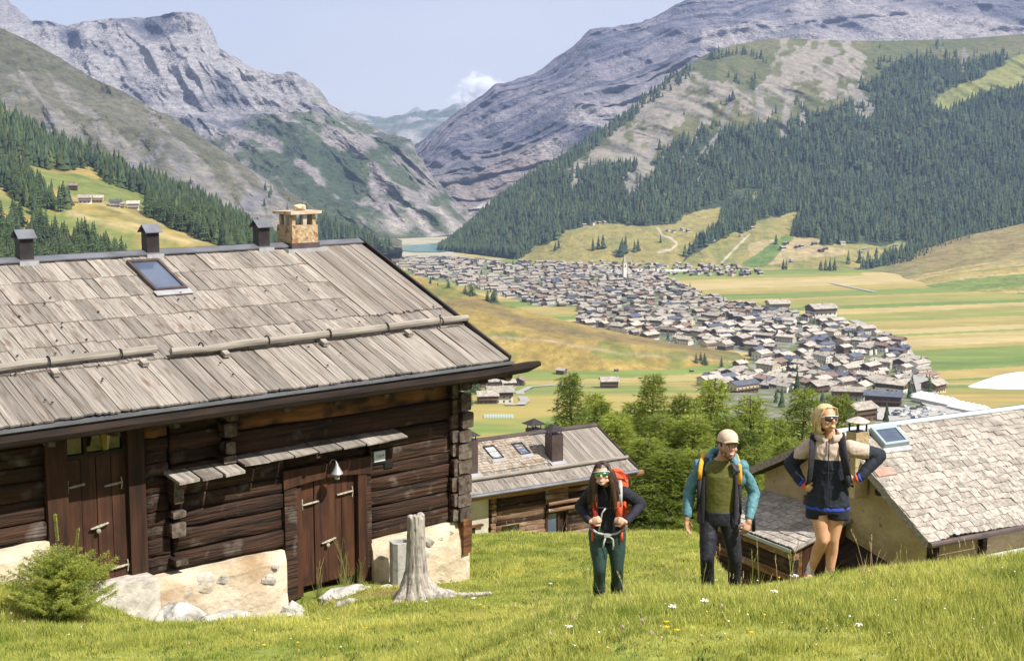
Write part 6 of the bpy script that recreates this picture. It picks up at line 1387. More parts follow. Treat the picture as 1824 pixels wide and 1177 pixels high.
fl0 = [(1280,1015,0,1.3,'white umbel flower before the boots of the man'),(1275,1030,0,.9,'small white flower below the umbel at the boots of the man'),(1475,1002,0,1.3,'white umbel flower before the right foot of the blonde hiker'),(1415,1042,0,1.2,'white flower low left of the blonde hiker'),(1380,1068,0,1.1,'white flower in the grass below the shed'),(1252,1088,0,1.2,'white flower in the grass under the man'),(1195,1098,0,1.2,'tall white flower in the grass between the first hiker and the man'),(1282,1098,2,1.2,'pale flower in the grass right under the man'),
       (1188,1130,1,1.2,'yellow flower upper of the trio under the first hiker'),(1190,1145,1,1.4,'yellow flower lower left of the trio under the first hiker'),(1203,1146,1,1.3,'yellow flower lower right of the trio under the first hiker'),(1335,1146,1,1.1,'orange yellow flower at the bottom right of the meadow'),(1530,1128,0,1.0,'small white flower alone on the right slope'),(855,1082,1,1.2,'yellow flower at the tip of the stump root'),(862,1085,1,1.1,'second yellow flower at the tip of the stump root'),(843,1068,0,1.2,'white flower at the end of the stump root'),
       (583,1108,1,1.2,'yellow flower below the pointed rock'),(515,1100,0,1.2,'white flower left of the pointed rock'),(545,1122,1,1.1,'yellow flower in the grass below the low door'),(570,1130,1,1.1,'yellow flower lower left of the pointed rock'),(655,1125,1,1.1,'yellow flower straight below the stump'),(530,1155,1,1.2,'yellow flower near the bottom edge in the middle left'),(470,1160,1,1.3,'yellow flower lowest at the bottom left'),(256,1088,1,1.1,'yellow flower before the rock ledge'),
       (980,1038,0,1.0,'white flower in the open meadow left of the first hiker'),(1048,1008,0,.8,'tiny white flower left of the knees of the first hiker'),(1012,1128,0,1.0,'white flower in the grass low left of the first hiker'),(978,1148,2,1.2,'pale clover head low in the middle of the meadow'),(1105,1140,2,1.2,'pale clover head left of the yellow trio'),(1140,1128,2,1.2,'pale clover head nearest the yellow trio'),(1160,1150,2,1.2,'pale clover head below the yellow trio'),(130,1060,0,1.0,'white flower in front of the young spruce'),(150,1085,2,1.2,'clover head right of the foot of the spruce'),
       (20,1100,2,1.3,'clover head leftmost at the edge of the meadow'),(45,1115,2,1.3,'clover head below left of the young spruce'),(98,1100,2,1.3,'clover head under the young spruce'),(760,1070,0,.9,'small white flower between the stump roots')]
for px, py, kd, s_, lb in fl0:
    x, y, z = ground_at(px, min(py + 14, 1175)); o = empty('wild_flower', (x, y, z), random.uniform(0,6.28), lb, 'flower', 'single flowers in the meadow'); s_ *= .74
    link('stem', FLW[kd][0], o, scale=(s_,)*3); link('flower_head', FLW[kd][1], o, scale=(s_,)*3)
mb = MB(); mats_ = [m_fw, m_fy, m_fp, m_fp]
for _ in range(230):
    px, py = g_.uniform(0, 1824), g_.uniform(1000, 1177); x, y, z = ground_at(px, py)
    if y > 19 or ((x-FC_.o[0])*FC_.Y[0] + (y-FC_.o[1])*FC_.Y[1]) > -1.2: continue
    mb.cur = int(g_.integers(0, 4)); s_ = g_.uniform(.004,.009)*(1 if mb.cur != 1 else 1.1); mb.ell((x, y, z+g_.uniform(.06,.11)), (s_,s_,s_*.8), 6, 4)
q = mb.obj('small_meadow_flowers', mats_); tag(q, kind='stuff')
# ------------------------------------------------------------------ the three hikers
def skinmat(name, c, c2):
    m = mat(name, c, c2, (14,14,14), .5, bump=((60,60,60), .15, .002), spec=.4); b = m.node_tree.nodes['Principled BSDF']; b.inputs['Subsurface Weight'].default_value = .12; b.inputs['Subsurface Radius'].default_value = (.02,.008,.004); return m
m_skin = skinmat('fair_skin', (.66,.38,.27), (.76,.48,.35)); m_skin2 = skinmat('olive_skin', (.46,.25,.155), (.58,.335,.22)); m_skin3 = skinmat('tanned_skin', (.60,.31,.17), (.72,.41,.25))
def cloth(name, c, c2=None, sc=30, r_=.8, sheen=0, b=(22,.5,.008)): return mat(name, c, c2 or tuple(q*1.2 for q in c), (sc,)*3, r_, bump=((b[0],)*3, b[1], b[2]), sheen=sheen)
m_navy = cloth('near_black_fabric', (.012,.013,.022), (.022,.023,.035)); m_navy2 = cloth('dark_navy_fabric', (.013,.017,.027), (.024,.03,.045)); m_beige = cloth('beige_fabric', (.50,.39,.31), (.60,.48,.40)); m_teal = cloth('teal_shell_fabric', (.085,.22,.265), (.12,.28,.33), r_=.6)
m_olive = cloth('olive_shirt', (.10,.105,.022), (.145,.145,.035)); m_legg = cloth('dark_green_leggings', (.022,.050,.045), (.035,.07,.062), r_=.5); m_pant = cloth('black_trousers', (.016,.017,.026), (.028,.03,.042), r_=.55)
m_lin = cloth('dark_grey_lining', (.05,.045,.06), (.07,.065,.085)); m_red = cloth('orange_red_webbing', (.70,.09,.03), (.8,.13,.05)); m_redd = cloth('red_webbing', (.45,.03,.03), (.55,.05,.04)); m_greyw = cloth('light_grey_webbing', (.42,.42,.40), (.54,.54,.52)); m_yel = cloth('yellow_fabric', (.75,.36,.03), (.82,.45,.05))
m_blue = cloth('blue_fabric', (.03,.07,.42), (.05,.10,.52)); m_cap = cloth('beige_cap_fabric', (.62,.47,.34), (.70,.55,.42)); m_blk = cloth('black_webbing', (.018,.017,.022), (.03,.028,.036))
m_hair1 = mat('long_brown_hair', (.022,.010,.007), (.085,.042,.026), (90,90,3), .42, bump=((160,160,4), .6, .004), spec=.5, detail=3); m_hair3 = mat('blonde_hair', (.50,.33,.13), (.88,.70,.38), (90,90,5), .5, bump=((160,160,5), .6, .004), spec=.4, detail=3); m_hair2 = mat('dark_short_hair', (.02,.012,.008), (.05,.03,.02), (90,90,20), .6)
m_lip = mat('lips', (.46,.19,.16), rough=.45); m_teeth = mat('teeth', (.85,.82,.76), rough=.3); m_eyew = mat('eye_white', (.8,.78,.74), rough=.2); m_iris = mat('iris', (.03,.015,.008), rough=.15); m_beard = mat('stubble', (.16,.085,.05), (.24,.14,.09), (60,60,60), .8)
m_lens_g = mat('green_mirror_lens', (.10,.34,.16), (.16,.45,.26), (9,9,9), .12, metal=.75); m_lens_d = mat('dark_lens', (.02,.015,.02), (.09,.07,.08), (8,8,8), .06, metal=.3, spec=.9); m_frame_w = mat('pale_frame', (.75,.68,.64), rough=.35); m_shoe = cloth('pink_white_shoe', (.55,.45,.50), (.70,.64,.66)); m_sock = cloth('white_sock', (.72,.72,.70)); m_bootb = cloth('black_boot', (.02,.02,.022)); m_neon = mat('neon_orange_strap', (.85,.12,.04), rough=.6)

def head(mb, c, yaw, tilt, s=1.0, male=False):
    """skull, jaw, nose, ears and neck root in a frame at the head centre, face towards -y; returns its matrix"""
    M = Matrix.Translation(c) @ Matrix.Rotation(yaw, 4, 'Z') @ Matrix.Rotation(tilt[0], 4, 'X') @ Matrix.Rotation(tilt[1], 4, 'Y') @ Matrix.Scale(s, 4)
    R_ = M.to_3x3()
    def e(p, r, rot=None): mb.ell(tuple(M @ Vector(p)), r, 18, 12, R_ @ rot if rot is not None else R_)
    e((0,.012,.035), (.074,.092,.083)); e((0,-.012,-.01), (.066,.075,.080)); e((0,-.030,-.055), (.050,.052,.050) if not male else (.056,.056,.052)); e((0,-.058,-.088), (.024,.022,.018) if not male else (.030,.024,.020))
    e((0,-.073,.020), (.050,.018,.016)); 
    for sx in (-1,1): e((sx*.042,-.058,-.022), (.022,.022,.020)); e((sx*.074,.010,-.005), (.010,.019,.030)); e((sx*.045,-.030,-.062), (.020,.030,.020))
    mb.tube([tuple(M @ Vector(q)) for q in ((0,-.080,.022),(0,-.094,-.002),(0,-.104,-.020))], [.008*s,.010*s,.013*s], 8); e((0,-.096,-.023), (.016,.013,.009))
    e((0,-.078,-.052), (.024,.012,.014))
    return M
def face_parts(parent, M, male=False, smile=1.0, eyes=True):
    def put(name, mb, m): mb.v = [tuple(M @ Vector(v)) for v in mb.v]; return mb.obj(name, m, parent, smooth=True)
    mb = MB(); w = .026*smile
    mb.tube([(-w,-.079,-.048),(-w*.5,-.0895,-.0535),(0,-.0925,-.0555),(w*.5,-.0895,-.0535),(w,-.079,-.048)], [.002,.0035,.004,.0035,.002], 8); mb.tube([(-w,-.079,-.048),(-w*.5,-.0895,-.0625),(0,-.0925,-.0665),(w*.5,-.0895,-.0625),(w,-.079,-.048)], [.002,.004,.005,.004,.002], 8); put('lips', mb, m_lip)
    mb = MB(); mb.tube([(-w*.8,-.083,-.0515),(-w*.4,-.0915,-.0580),(0,-.0945,-.060),(w*.4,-.0915,-.0580),(w*.8,-.083,-.0515)], [.002,.0048,.0052,.0048,.002], 8, flat=1); put('teeth', mb, m_teeth)
    if eyes:
        for sx in (-1,1):
            mb = MB(); mb.ell((sx*.031,-.0745,.004), (.0125,.008,.0065), 12, 8); put('eye', mb, m_eyew); mb = MB(); mb.ell((sx*.031+.003,-.0805,.004), (.0055,.004,.0055), 10, 6); put('iris', mb, m_iris)
            mb = MB(); mb.tube([(sx*.014,-.084,.019),(sx*.032,-.085,.025),(sx*.050,-.074,.020)], [.003,.0045,.002], 6); put('eyebrow', mb, m_hair2)
            mb = MB(); mb.tube([(sx*.017,-.080,.008),(sx*.031,-.0845,.0125),(sx*.045,-.076,.008)], [.0015,.003,.0015], 5); put('eyelid', mb, m_hair2)
def glasses(parent, M, lens, frame):
    mb = MB(); n = 14; V = []
    for i in range(n+1):
        a = -1 + 2*i/n; x = .067*a; y = -.098 + .034*a*a; top = .028 - .004*abs(a); bot = -.019 + .010*a*a + (.016 if abs(a) < .16 else 0); V += [(x,y,top),(x,y,bot),(x,y+.004,bot),(x,y+.004,top)]
    mb.add(V, [(4*i+q, 4*i+4+q, 4*i+4+(q+1)%4, 4*i+(q+1)%4) for i in range(n) for q in range(4)] + [(0,1,2,3)]); mb.v = [tuple(M @ Vector(v)) for v in mb.v]; g1_ = mb.obj('sunglasses', lens, parent, smooth=True)
    mb = MB(); mb.tube([(.070*a,-.099+.034*a*a,.0315-.004*abs(a)) for a in np.linspace(-1,1,13)], .0042, 6); 
    for sx in (-1,1): mb.tube([(sx*.070,-.065,.026),(sx*.080,-.03,.018),(sx*.082,.02,.006)], [.005,.004,.003], 6)
    mb.v = [tuple(M @ Vector(v)) for v in mb.v]; mb.obj('glasses_frame', frame, g1_, smooth=True)
def limb(mb, pts, rs, n=14, flat=1):
    mb.tube(pts, rs, n, True, flat)
    for q, r_ in zip(pts, rs): mb.ell(tuple(q), (r_*.985,)*3, 12, 8)
def hand(mb, wrist, direction, palm_n, thumb_side, curl=.5, s=1.0, spread=.12):
    """palm with four unequal bent fingers and a thumb leaving its side"""
    w = Vector(wrist); d = Vector(direction).normalized(); pn = Vector(palm_n); pn = (pn - d*pn.dot(d)).normalized(); sd = d.cross(pn)*thumb_side
    ctr = w + d*.048*s
    mb.tube([tuple(w - d*.02*s), tuple(w + d*.02*s), tuple(ctr), tuple(w + d*.086*s)], [.023*s,.030*s,.041*s,.036*s], 12, True, .42, tuple(pn))
    for i, (off, L_, b0) in enumerate(((.027,.072,.084),(.009,.082,.090),(-.009,.076,.088),(-.026,.060,.080))):
        p0 = w + d*(b0-.015)*s + sd*off*s; a = curl*(1 + .08*i); dd = (d + sd*spread*(off/.027)*.6).normalized(); pts = [p0]; ang = 0; p = p0
        for k, sg in enumerate((.44,.32,.26)):
            ang += a*(.75 if k == 0 else 1.0); v = dd*math.cos(ang) + pn*math.sin(ang); p = p + v*(L_*sg + (.015 if k == 0 else 0))*s; pts.append(p)
        mb.tube([tuple(q) for q in pts], [.0105*s,.0098*s,.009*s,.0072*s], 8)
    t0 = w + d*.026*s + sd*.026*s; t1 = t0 + (d*.55 + sd*.75 + pn*.25).normalized()*.036*s; t2 = t1 + (d*.85 + sd*.25 + pn*.5).normalized()*.030*s; t3 = t2 + (d*.9 + pn*.5).normalized()*.022*s
    mb.tube([tuple(t0 - sd*.012*s), tuple(t1), tuple(t2), tuple(t3)], [.016*s,.0135*s,.0115*s,.009*s], 8)
def person(px, py_feet, Y, label, yaw=0, top=None, hgt=None):
    x = at(px, py_feet, Y); z = g1(x[0], Y); ph = math.atan2(x[0], Y)
    o = empty('person', (x[0], Y, z), -ph + yaw, label, 'person', 'hikers on the meadow')
    if top is not None: zt = at(px, top, Y)[2]; k = (zt - z)/hgt; o.scale = (k,)*3; print('person scale', label[:20], round(k,3), 'z', round(z,2))
    return o
def strap(name, parent, pts, w, th, m, up=(0,-1,0)):
    mb = MB(); mb.tube(pts, [w]*len(pts), 8, True, th/w, up); return mb.obj(name, m, parent, smooth=True)

# ================================================================== blonde woman
P3 = person(1470, 1034, 13.1, 'blonde woman in beige and black jacket and shorts, hands on hips, looking right', 0, 719, 1.70)
b = MB(); HC3 = Vector((-.03,-.03,1.565)); M3 = head(b, HC3, R(38), (R(-8), R(4)), 1.03)
b.tube([(0,.0,1.36),(-.005,0,1.44),(-.02,-.005,1.52)], [.062,.052,.052], 12)
b.rings([(0,0,.80,.165,.11),(0,0,.92,.160,.10),(0,0,1.03,.135,.088),(0,0,1.18,.155,.10),(0,0,1.30,.165,.092),(0,.005,1.37,.10,.07),(0,0,1.40,.05,.05)])
for (sh_, el, wr) in (((-.165,0,1.31),(-.335,.09,1.12),(-.215,-.07,.965)), ((.175,0,1.31),(.435,.08,1.235),(.245,-.07,1.045))):
    limb(b, [sh_, tuple((Vector(sh_)+Vector(el))/2), el], [.048,.044,.038]); limb(b, [el, tuple((Vector(el)*.6+Vector(wr)*.4)), wr], [.038,.036,.026])
hand(b, (-.215,-.07,.965), (.75,.10,-.45), (.2,.9,.1), 1, .95, .95); hand(b, (.245,-.07,1.045), (-.85,-.05,-.35), (-.1,.9,.1), -1, .95, .95)
for (hp, kn, an, ft) in (((-.085,0,.82),(-.035,-.075,.475),(-.135,.10,.125),(-.150,-.03,.04)), ((.085,0,.82),(.055,-.02,.47),(.035,.03,.10),(.045,-.09,.03))):
    limb(b, [hp, tuple(Vector(hp)*.5+Vector(kn)*.5+Vector((.0,0,0))), kn], [.092,.078,.056]); limb(b, [kn, tuple(Vector(kn)*.62+Vector(an)*.38+Vector((0,.022,0))), tuple(Vector(kn)*.3+Vector(an)*.7), an], [.056,.056,.042,.034]); b.ell((kn[0],kn[1]-.012,kn[2]), (.044,.045,.05), 12, 8)
    limb(b, [an, tuple(Vector(an)*.5+Vector(ft)*.5), ft], [.036,.036,.032])
fuse('body', b, m_skin3, P3, .0075, 2)
face_parts(P3, M3, smile=1.1, eyes=False); glasses(P3, M3, m_lens_d, m_frame_w)
h = MB(); R3 = M3.to_3x3()
def he(p, r): h.ell(tuple(M3 @ Vector(p)), r, 16, 10, R3)
he((0,.022,.050), (.086,.098,.086)); he((0,.045,.0), (.084,.075,.095)); he((-.058,.018,.0), (.034,.065,.085)); he((.058,.018,.01), (.034,.060,.08)); he((-.05,.03,-.075), (.038,.058,.060)); he((.05,.035,-.065), (.035,.055,.055)); he((0,.07,-.05), (.066,.045,.08)); he((-.035,-.030,.072), (.05,.035,.03)); he((.035,-.030,.074), (.045,.03,.028))
Mi3 = M3.inverted(); hr = fuse('hair', h, m_hair3, P3, .009, 2, .005, 30, seed=2, stretch=(1.4,1.4,.35), keep=lambda v: not ((Mi3 @ v).y < -.022 - .5*max(0, (Mi3 @ v).z - .05) and (Mi3 @ v).z < .098))
rs_ = random.Random(3); c_ = MB()
for q in range(46):
    sx = -1 if q % 2 else 1; f = rs_.random(); y0 = -.062 + .13*f; e_ = rs_.uniform(-.012,.014)
    c_.tube([tuple(M3 @ Vector(v)) for v in ((sx*.012, y0+.01, .118-.25*(y0)**2*8*.2), (sx*.062, y0-.002, .095), (sx*(.088+e_*.3), y0+.022+.02*f, .03), (sx*(.092+e_), .015+.05*f, -.04), (sx*(.082+e_*1.4), .02+.06*f, -.105-.03*rs_.random()))], [.002,.0038,.0042,.0036,.001], 5)
c_.obj('hair_strand', m_hair3, hr, smooth=True)['kind'] = 'stuff'
j = MB(); j.rings([(0,.0,.775,.196,.132),(0,0,.86,.185,.125),(0,0,1.0,.162,.108),(0,0,1.15,.172,.118),(0,0,1.27,.188,.112),(0,.005,1.345,.165,.095),(0,.01,1.385,.09,.075)], 24)
j.cur = 0
for (sh_, el, wr) in (((-.165,0,1.305),(-.34,.09,1.12),(-.235,-.045,.985)), ((.175,0,1.305),(.44,.08,1.235),(.275,-.045,1.065))):
    limb(j, [sh_, tuple((Vector(sh_)+Vector(el))/2), el], [.075,.068,.060]); limb(j, [el, tuple((Vector(el)+Vector(wr))/2), wr], [.060,.054,.042])
jk = fuse('jacket', j, [m_navy2, m_beige], P3, .0095, 2, .007, 17, seed=5, stretch=(1.3,1,1.0))
pi = []; me = jk.data
for p in me.polygons:
    c = p.center; yoke = (c.z > 1.21 - .10*abs(c.x)*0 and abs(c.x) < .18) or (c.x <= -.18 and c.z > 1.19 and c.x > -.31 and c.y < .4) or (c.x >= .18 and c.x < .345 and c.z > 1.215 - .0*(c.x)); pi.append(1 if yoke else 0)
me.polygons.foreach_set('material_index', pi)
c_ = MB(); c_.tube([(.105*math.cos(a)-.01, .085*math.sin(a)-.0, 1.385 + .045*max(0, math.sin(a)) + .012) for a in np.linspace(-1.25, 4.4, 22)], [.020]*22, 10, flat=1.9); fuse('hood_collar', c_, m_beige, P3, .009, 2, .004, 14)
c_ = MB(); c_.tube([(.085*math.cos(a)-.01, .072*math.sin(a)+.0, 1.42 + .03*max(0, math.sin(a))) for a in np.linspace(.6, 3.9, 14)], [.016]*14, 8, flat=1.6); c_.obj('collar_lining', m_navy, P3, smooth=True)
c_ = MB(); c_.tube([(-.075,-.055,1.46),(-.065,-.07,1.42),(-.05,-.085,1.39)], [.010]*3, 8); c_.obj('collar_piping', m_neon, P3, smooth=True)
c_ = MB(); c_.tube([(-.004,-.083,1.40),(-.004,-.115,1.33),(-.004,-.135,1.2),(-.004,-.130,1.0),(-.004,-.146,.80)], [.006]*5, 6); c_.obj('zip', m_blk, P3)
c_ = MB(); c_.rings([(.0,0,.745,.196,.134),(.0,0,.80,.190,.128)], 24); fuse('shirt_hem', c_, m_blue, P3, .010, 1, .004, 12)
s_ = MB(); s_.rings([(0,0,.80,.186,.128),(0,0,.72,.192,.132)], 24)
for sx in (-1,1): s_.tube([(sx*.088,0,.76),(sx*.088,-.01,.655)], [.100,.102], 16)
fuse('shorts', s_, m_navy, P3, .011, 2, .006, 12, seed=7)
strap('backpack_strap', P3, [(-.135,.06,1.395),(-.145,-.05,1.385),(-.148,-.120,1.29),(-.155,-.135,1.15),(-.165,-.11,1.02),(-.19,.0,.93)], .040, .012, m_blk); strap('backpack_strap', P3, [(.095,.06,1.41),(.105,-.06,1.395),(.120,-.128,1.29),(.150,-.138,1.16),(.168,-.12,1.06),(.19,.0,.97)], .040, .012, m_blk)
c_ = MB(); c_.ell((0,.20,1.17), (.15,.10,.22), 16, 10); fuse('backpack', c_, m_blk, P3, .014, 2, .006, 10)
c_ = MB(); c_.tube([(.165,-.14,1.09),(.17,-.145,1.03),(.165,-.14,.98)], [.022,.026,.015], 8); c_.obj('strap_pocket', m_navy, P3, smooth=True)
for (x, y, z, dx, dz) in ((-.215,-.068,.968,.6,-.45), (.245,-.068,1.048,-.85,-.35)):
    d = Vector((dx,0,dz)).normalized(); q = Vector((x,y,z)); c_ = MB(); c_.tube([tuple(q - d*.012), tuple(q + d*.010)], [.036,.036], 12); w_ = c_.obj('wrist_strap', m_neon, P3, smooth=True); c_ = MB(); c_.tube([tuple(q - d*.040), tuple(q - d*.012)], [.040,.036], 12); c_.obj('blue_cuff', m_blue, P3, smooth=True)
def shoe(P, ft, yaw, m, m2, s=1.0):
    M = Matrix.Translation(ft) @ Matrix.Rotation(yaw, 4, 'Z') @ Matrix.Scale(s, 4); R_ = M.to_3x3(); c = MB()
    for p, r_ in (((0,.03,.035),(.042,.060,.050)),((0,-.05,.025),(.045,.075,.036)),((0,-.11,.018),(.040,.045,.028)),((0,.04,.075),(.040,.045,.050))): c.ell(tuple(M @ Vector(p)), r_, 14, 10, R_)
    o = fuse('shoe', c, m, P, .008, 2); c = MB(); c.rings([(0,-.03,-.012,.048,.125),(0,-.03,.010,.050,.128)], 20); c.v = [tuple(M @ Vector(v)) for v in c.v]; c.obj('sole', m2, o, smooth=True); return o
shoe(P3, (-.150,.03,.035), R(-15), m_shoe, m_frame_w); shoe(P3, (.045,-.03,.012), R(12), m_shoe, m_frame_w)
for an, kn in (((-.135,.095,.14),(-.11,.06,.22)), ((.036,.028,.12),(.038,.022,.20))): c_ = MB(); c_.tube([an, kn], [.042,.041], 12); c_.obj('sock', m_sock, P3, smooth=True)

# ================================================================== man in the cap
P2 = person(1277, 1078, 14.2, 'man in beige cap, teal jacket and olive shirt walking uphill', 0, 762, 1.83)
b = MB(); HC2 = Vector((.075,-.07,1.665)); M2 = head(b, HC2, R(24), (R(-5), R(5)), 1.14, True)
b.tube([(.01,.02,1.44),(.03,-.01,1.53),(.06,-.045,1.62)], [.075,.062,.062], 14)
b.rings([(0,0,.88,.165,.115),(0,0,1.0,.155,.105),(0,0,1.15,.170,.110),(0,0,1.32,.170,.105),(0,.0,1.44,.155,.088),(0,.01,1.50,.10,.065),(.01,.01,1.53,.06,.06)])
A2 = (((-.205,0,1.44),(-.300,.02,1.16),(-.315,-.08,.92)), ((.225,0,1.44),(.345,.05,1.17),(.290,-.15,.93)))
for sh_, el, wr in A2: limb(b, [sh_, tuple((Vector(sh_)+Vector(el))/2), el], [.040,.042,.038]); limb(b, [el, tuple(Vector(el)*.6+Vector(wr)*.4), wr], [.042,.040,.030])
hand(b, A2[0][2], (.02,-.12,-1), (.85,-.3,0), -1, .30, 1.02, .2); hand(b, A2[1][2], (-.25,-.30,-.90), (-.35,.9,-.1), -1, .75, 1.05)
L2 = (((-.095,0,.90),(-.105,-.14,.53),(-.09,.02,.10),(-.09,-.1,.03)), ((.095,0,.90),(.170,-.02,.52),(.165,.12,.12),(.165,.02,.04)))
for hp, kn, an, ft in L2: limb(b, [hp, kn, an, ft], [.075,.040,.030,.03])
fuse('body', b, m_skin2, P2, .0085, 2)
face_parts(P2, M2, True, 1.05)
Mi2 = M2.inverted(); c_ = MB(); R2 = M2.to_3x3()
for p, r_ in (((0,-.030,-.058),(.0585,.058,.050)),((0,-.060,-.090),(.032,.026,.021)),((.047,-.020,-.045),(.024,.035,.035)),((-.047,-.020,-.045),(.024,.035,.035))): c_.ell(tuple(M2 @ Vector(p)), r_, 16, 12, R2)
fuse('stubble', c_, m_beard, P2, .007, 1, keep=lambda v: (Mi2 @ v).z < -.04 and ((Mi2 @ v).z < -.078 or abs((Mi2 @ v).x) > .036 or (Mi2 @ v).y > -.06))
c_ = MB(); c_.ell(tuple(M2 @ Vector((0,.022,.018))), (.080,.088,.078), 16, 12, R2); fuse('hair', c_, m_hair2, P2, .009, 1, .002, 40, keep=lambda v: (Mi2 @ v).y > -.03 and (Mi2 @ v).z < .07)
c_ = MB(); c_.ell(tuple(M2 @ Vector((0,.012,.060))), (.088,.104,.085), 20, 14, R2); cap = fuse('cap', c_, m_cap, P2, .008, 2, .002, 14, keep=lambda v: (Mi2 @ v).z > .034)
c_ = MB(); V = []; n = 14
for i in range(n+1):
    a = -1 + 2*i/n; y0 = -.080 + .045*a*a; y1 = -.160 + .085*a*a; zz = .058 - .022*a*a; V += [(a*.074,y0,zz+.006),(a*.070,y1,zz-.004),(a*.070,y1,zz-.008),(a*.074,y0,zz+.002)]
c_.add([tuple(M2 @ Vector(v)) for v in V], [(4*i+q,4*i+4+q,4*i+4+(q+1)%4,4*i+(q+1)%4) for i in range(n) for q in range(4)] + [(0,1,2,3),(4*n+3,4*n+2,4*n+1,4*n)]); c_.obj('cap_peak', m_cap, cap, smooth=True)
t = MB(); t.rings([(0,0,.93,.160,.118),(0,0,1.05,.162,.115),(0,0,1.2,.178,.122),(0,0,1.36,.195,.124),(0,0,1.46,.170,.100),(.01,.0,1.51,.095,.078)], 24); fuse('shirt', t, m_olive, P2, .010, 2, .004, 13, seed=3, stretch=(.7,1,1.6))
c_ = MB(); c_.tube([(.015+.082*math.cos(a), -.004+.070*math.sin(a), 1.515 - .030*max(0,-math.sin(a))) for a in np.linspace(0, 6.28, 24)], .008, 6); c_.obj('neckband', m_navy, P2, smooth=True)
j = MB()
for sx in (-1, 1): j.rings([(sx*.175,.04,.86,.040,.115),(sx*.172,.03,1.0,.038,.110),(sx*.182,.025,1.2,.036,.115),(sx*.192,.02,1.36,.036,.110),(sx*.165,.015,1.46,.050,.095),(sx*.12,.02,1.53,.038,.07)], 18)
j.rings([(0,.11,.84,.17,.05),(0,.10,1.2,.18,.05),(0,.08,1.46,.16,.05),(0,.06,1.53,.10,.05)], 18)
jl = fuse('jacket_front', j, m_lin, P2, .011, 2, .008, 8, seed=9, stretch=(1.5,1,.6))
j = MB()
for sh_, el, wr in (((-.200,.0,1.445),A2[0][1],(-.310,-.065,.955)), ((.218,.0,1.445),A2[1][1],(.297,-.12,.965))):
    limb(j, [tuple(Vector(sh_)*.9), sh_, tuple((Vector(sh_)+Vector(el))/2), el], [.064,.069,.062,.056]); limb(j, [el, tuple((Vector(el)+Vector(wr))/2), wr], [.058,.053,.044])
fuse('jacket_sleeves', j, m_teal, P2, .008, 1, .007, 19, seed=2, stretch=(.8,1,1.5))
c_ = MB(); c_.rings([(-.14,.03,1.36,.075,.118),(-.125,.03,1.50,.060,.090),(-.09,.04,1.56,.035,.055)], 18); c_.rings([(.16,.03,1.38,.075,.118),(.145,.03,1.50,.062,.092),(.11,.04,1.57,.038,.055)], 18)
fuse('jacket_shoulders', c_, m_teal, P2, .011, 2, .008, 10)
c_ = MB(); c_.tube([(.13*math.cos(a)+.02, .02+.105*math.sin(a), 1.50 + .075*max(0,math.sin(a)*.8+.2)) for a in np.linspace(-.75, 3.9, 20)], [.020+.014*math.sin(math.pi*i/19) for i in range(20)], 10, flat=1.6); fuse('hood', c_, m_teal, P2, .009, 2, .008, 12)
strap('backpack_strap', P2, [(-.150,.05,1.56),(-.178,-.065,1.50),(-.190,-.105,1.42),(-.190,-.105,1.33)], .024, .010, m_yel); strap('backpack_strap', P2, [(-.19,-.105,1.34),(-.20,-.10,1.12),(-.21,-.02,1.0)], .018, .008, m_blk)
strap('backpack_strap', P2, [(.155,.06,1.55),(.190,-.060,1.47),(.200,-.100,1.38),(.198,-.105,1.29)], .023, .010, m_yel); strap('backpack_strap', P2, [(.198,-.105,1.30),(.205,-.10,1.08),(.21,-.02,.97)], .018, .008, m_blk)
c_ = MB(); c_.tube([(.115,-.085,1.50),(.155,-.105,1.44),(.195,-.085,1.42)], [.022,.030,.022], 8, flat=.5); c_.obj('lapel', m_lin, P2, smooth=True)
c_ = MB(); c_.tube([(.160,-.095,1.40),(.172,-.105,1.2),(.172,-.105,1.0),(.168,-.10,.88)], [.018,.024,.026,.024], 8, flat=.35, up=(0,-1,0)); fuse('lapel', c_, m_lin, P2, .007, 1, .004, 10)
c_ = MB(); c_.tube([(-.150,-.095,1.42),(-.160,-.105,1.2),(-.160,-.105,1.0),(-.158,-.10,.88)], [.016,.022,.024,.022], 8, flat=.35, up=(0,-1,0)); fuse('lapel', c_, m_navy, P2, .007, 1, .004, 10)
c_ = MB(); c_.ell((0,.24,1.26), (.16,.12,.26), 16, 10); fuse('backpack', c_, m_blk, P2, .014, 2, .006, 10)
strap('dangling_strap', P2, [(-.265,.04,1.12),(-.27,.0,.98),(-.262,.0,.90)], .010, .004, m_blk); strap('dangling_strap', P2, [(.33,-.02,1.02),(.345,-.03,.92),(.345,-.03,.80)], .018, .005, m_blk)
t = MB(); t.rings([(0,0,.86,.165,.115),(0,0,.92,.172,.122),(0,0,1.0,.165,.120)], 24)
for hp, kn, an, ft in L2:
    limb(t, [hp, tuple(Vector(hp)*.5+Vector(kn)*.5), kn], [.092,.088,.068]); limb(t, [kn, tuple(Vector(kn)*.6+Vector(an)*.4+Vector((0,.02,0))), an], [.068,.066,.054])
fuse('trousers', t, m_pant, P2, .009, 2, .005, 15, seed=6, stretch=(1,1,1.4))
c_ = MB(); q = L2[0]; [c_.box((-.145+.013*i,-.129+.004*i,.665-.010*i), (-.136+.013*i,-.125+.004*i,.680-.010*i)) for i in range(4)]; c_.obj('thigh_print', m_frame_w, P2)
for hp, kn, an, ft in L2: shoe(P2, (ft[0], ft[1]+.06, .02 if ft is L2[0][3] else .03), R(4), m_bootb, m_bootb, 1.1)

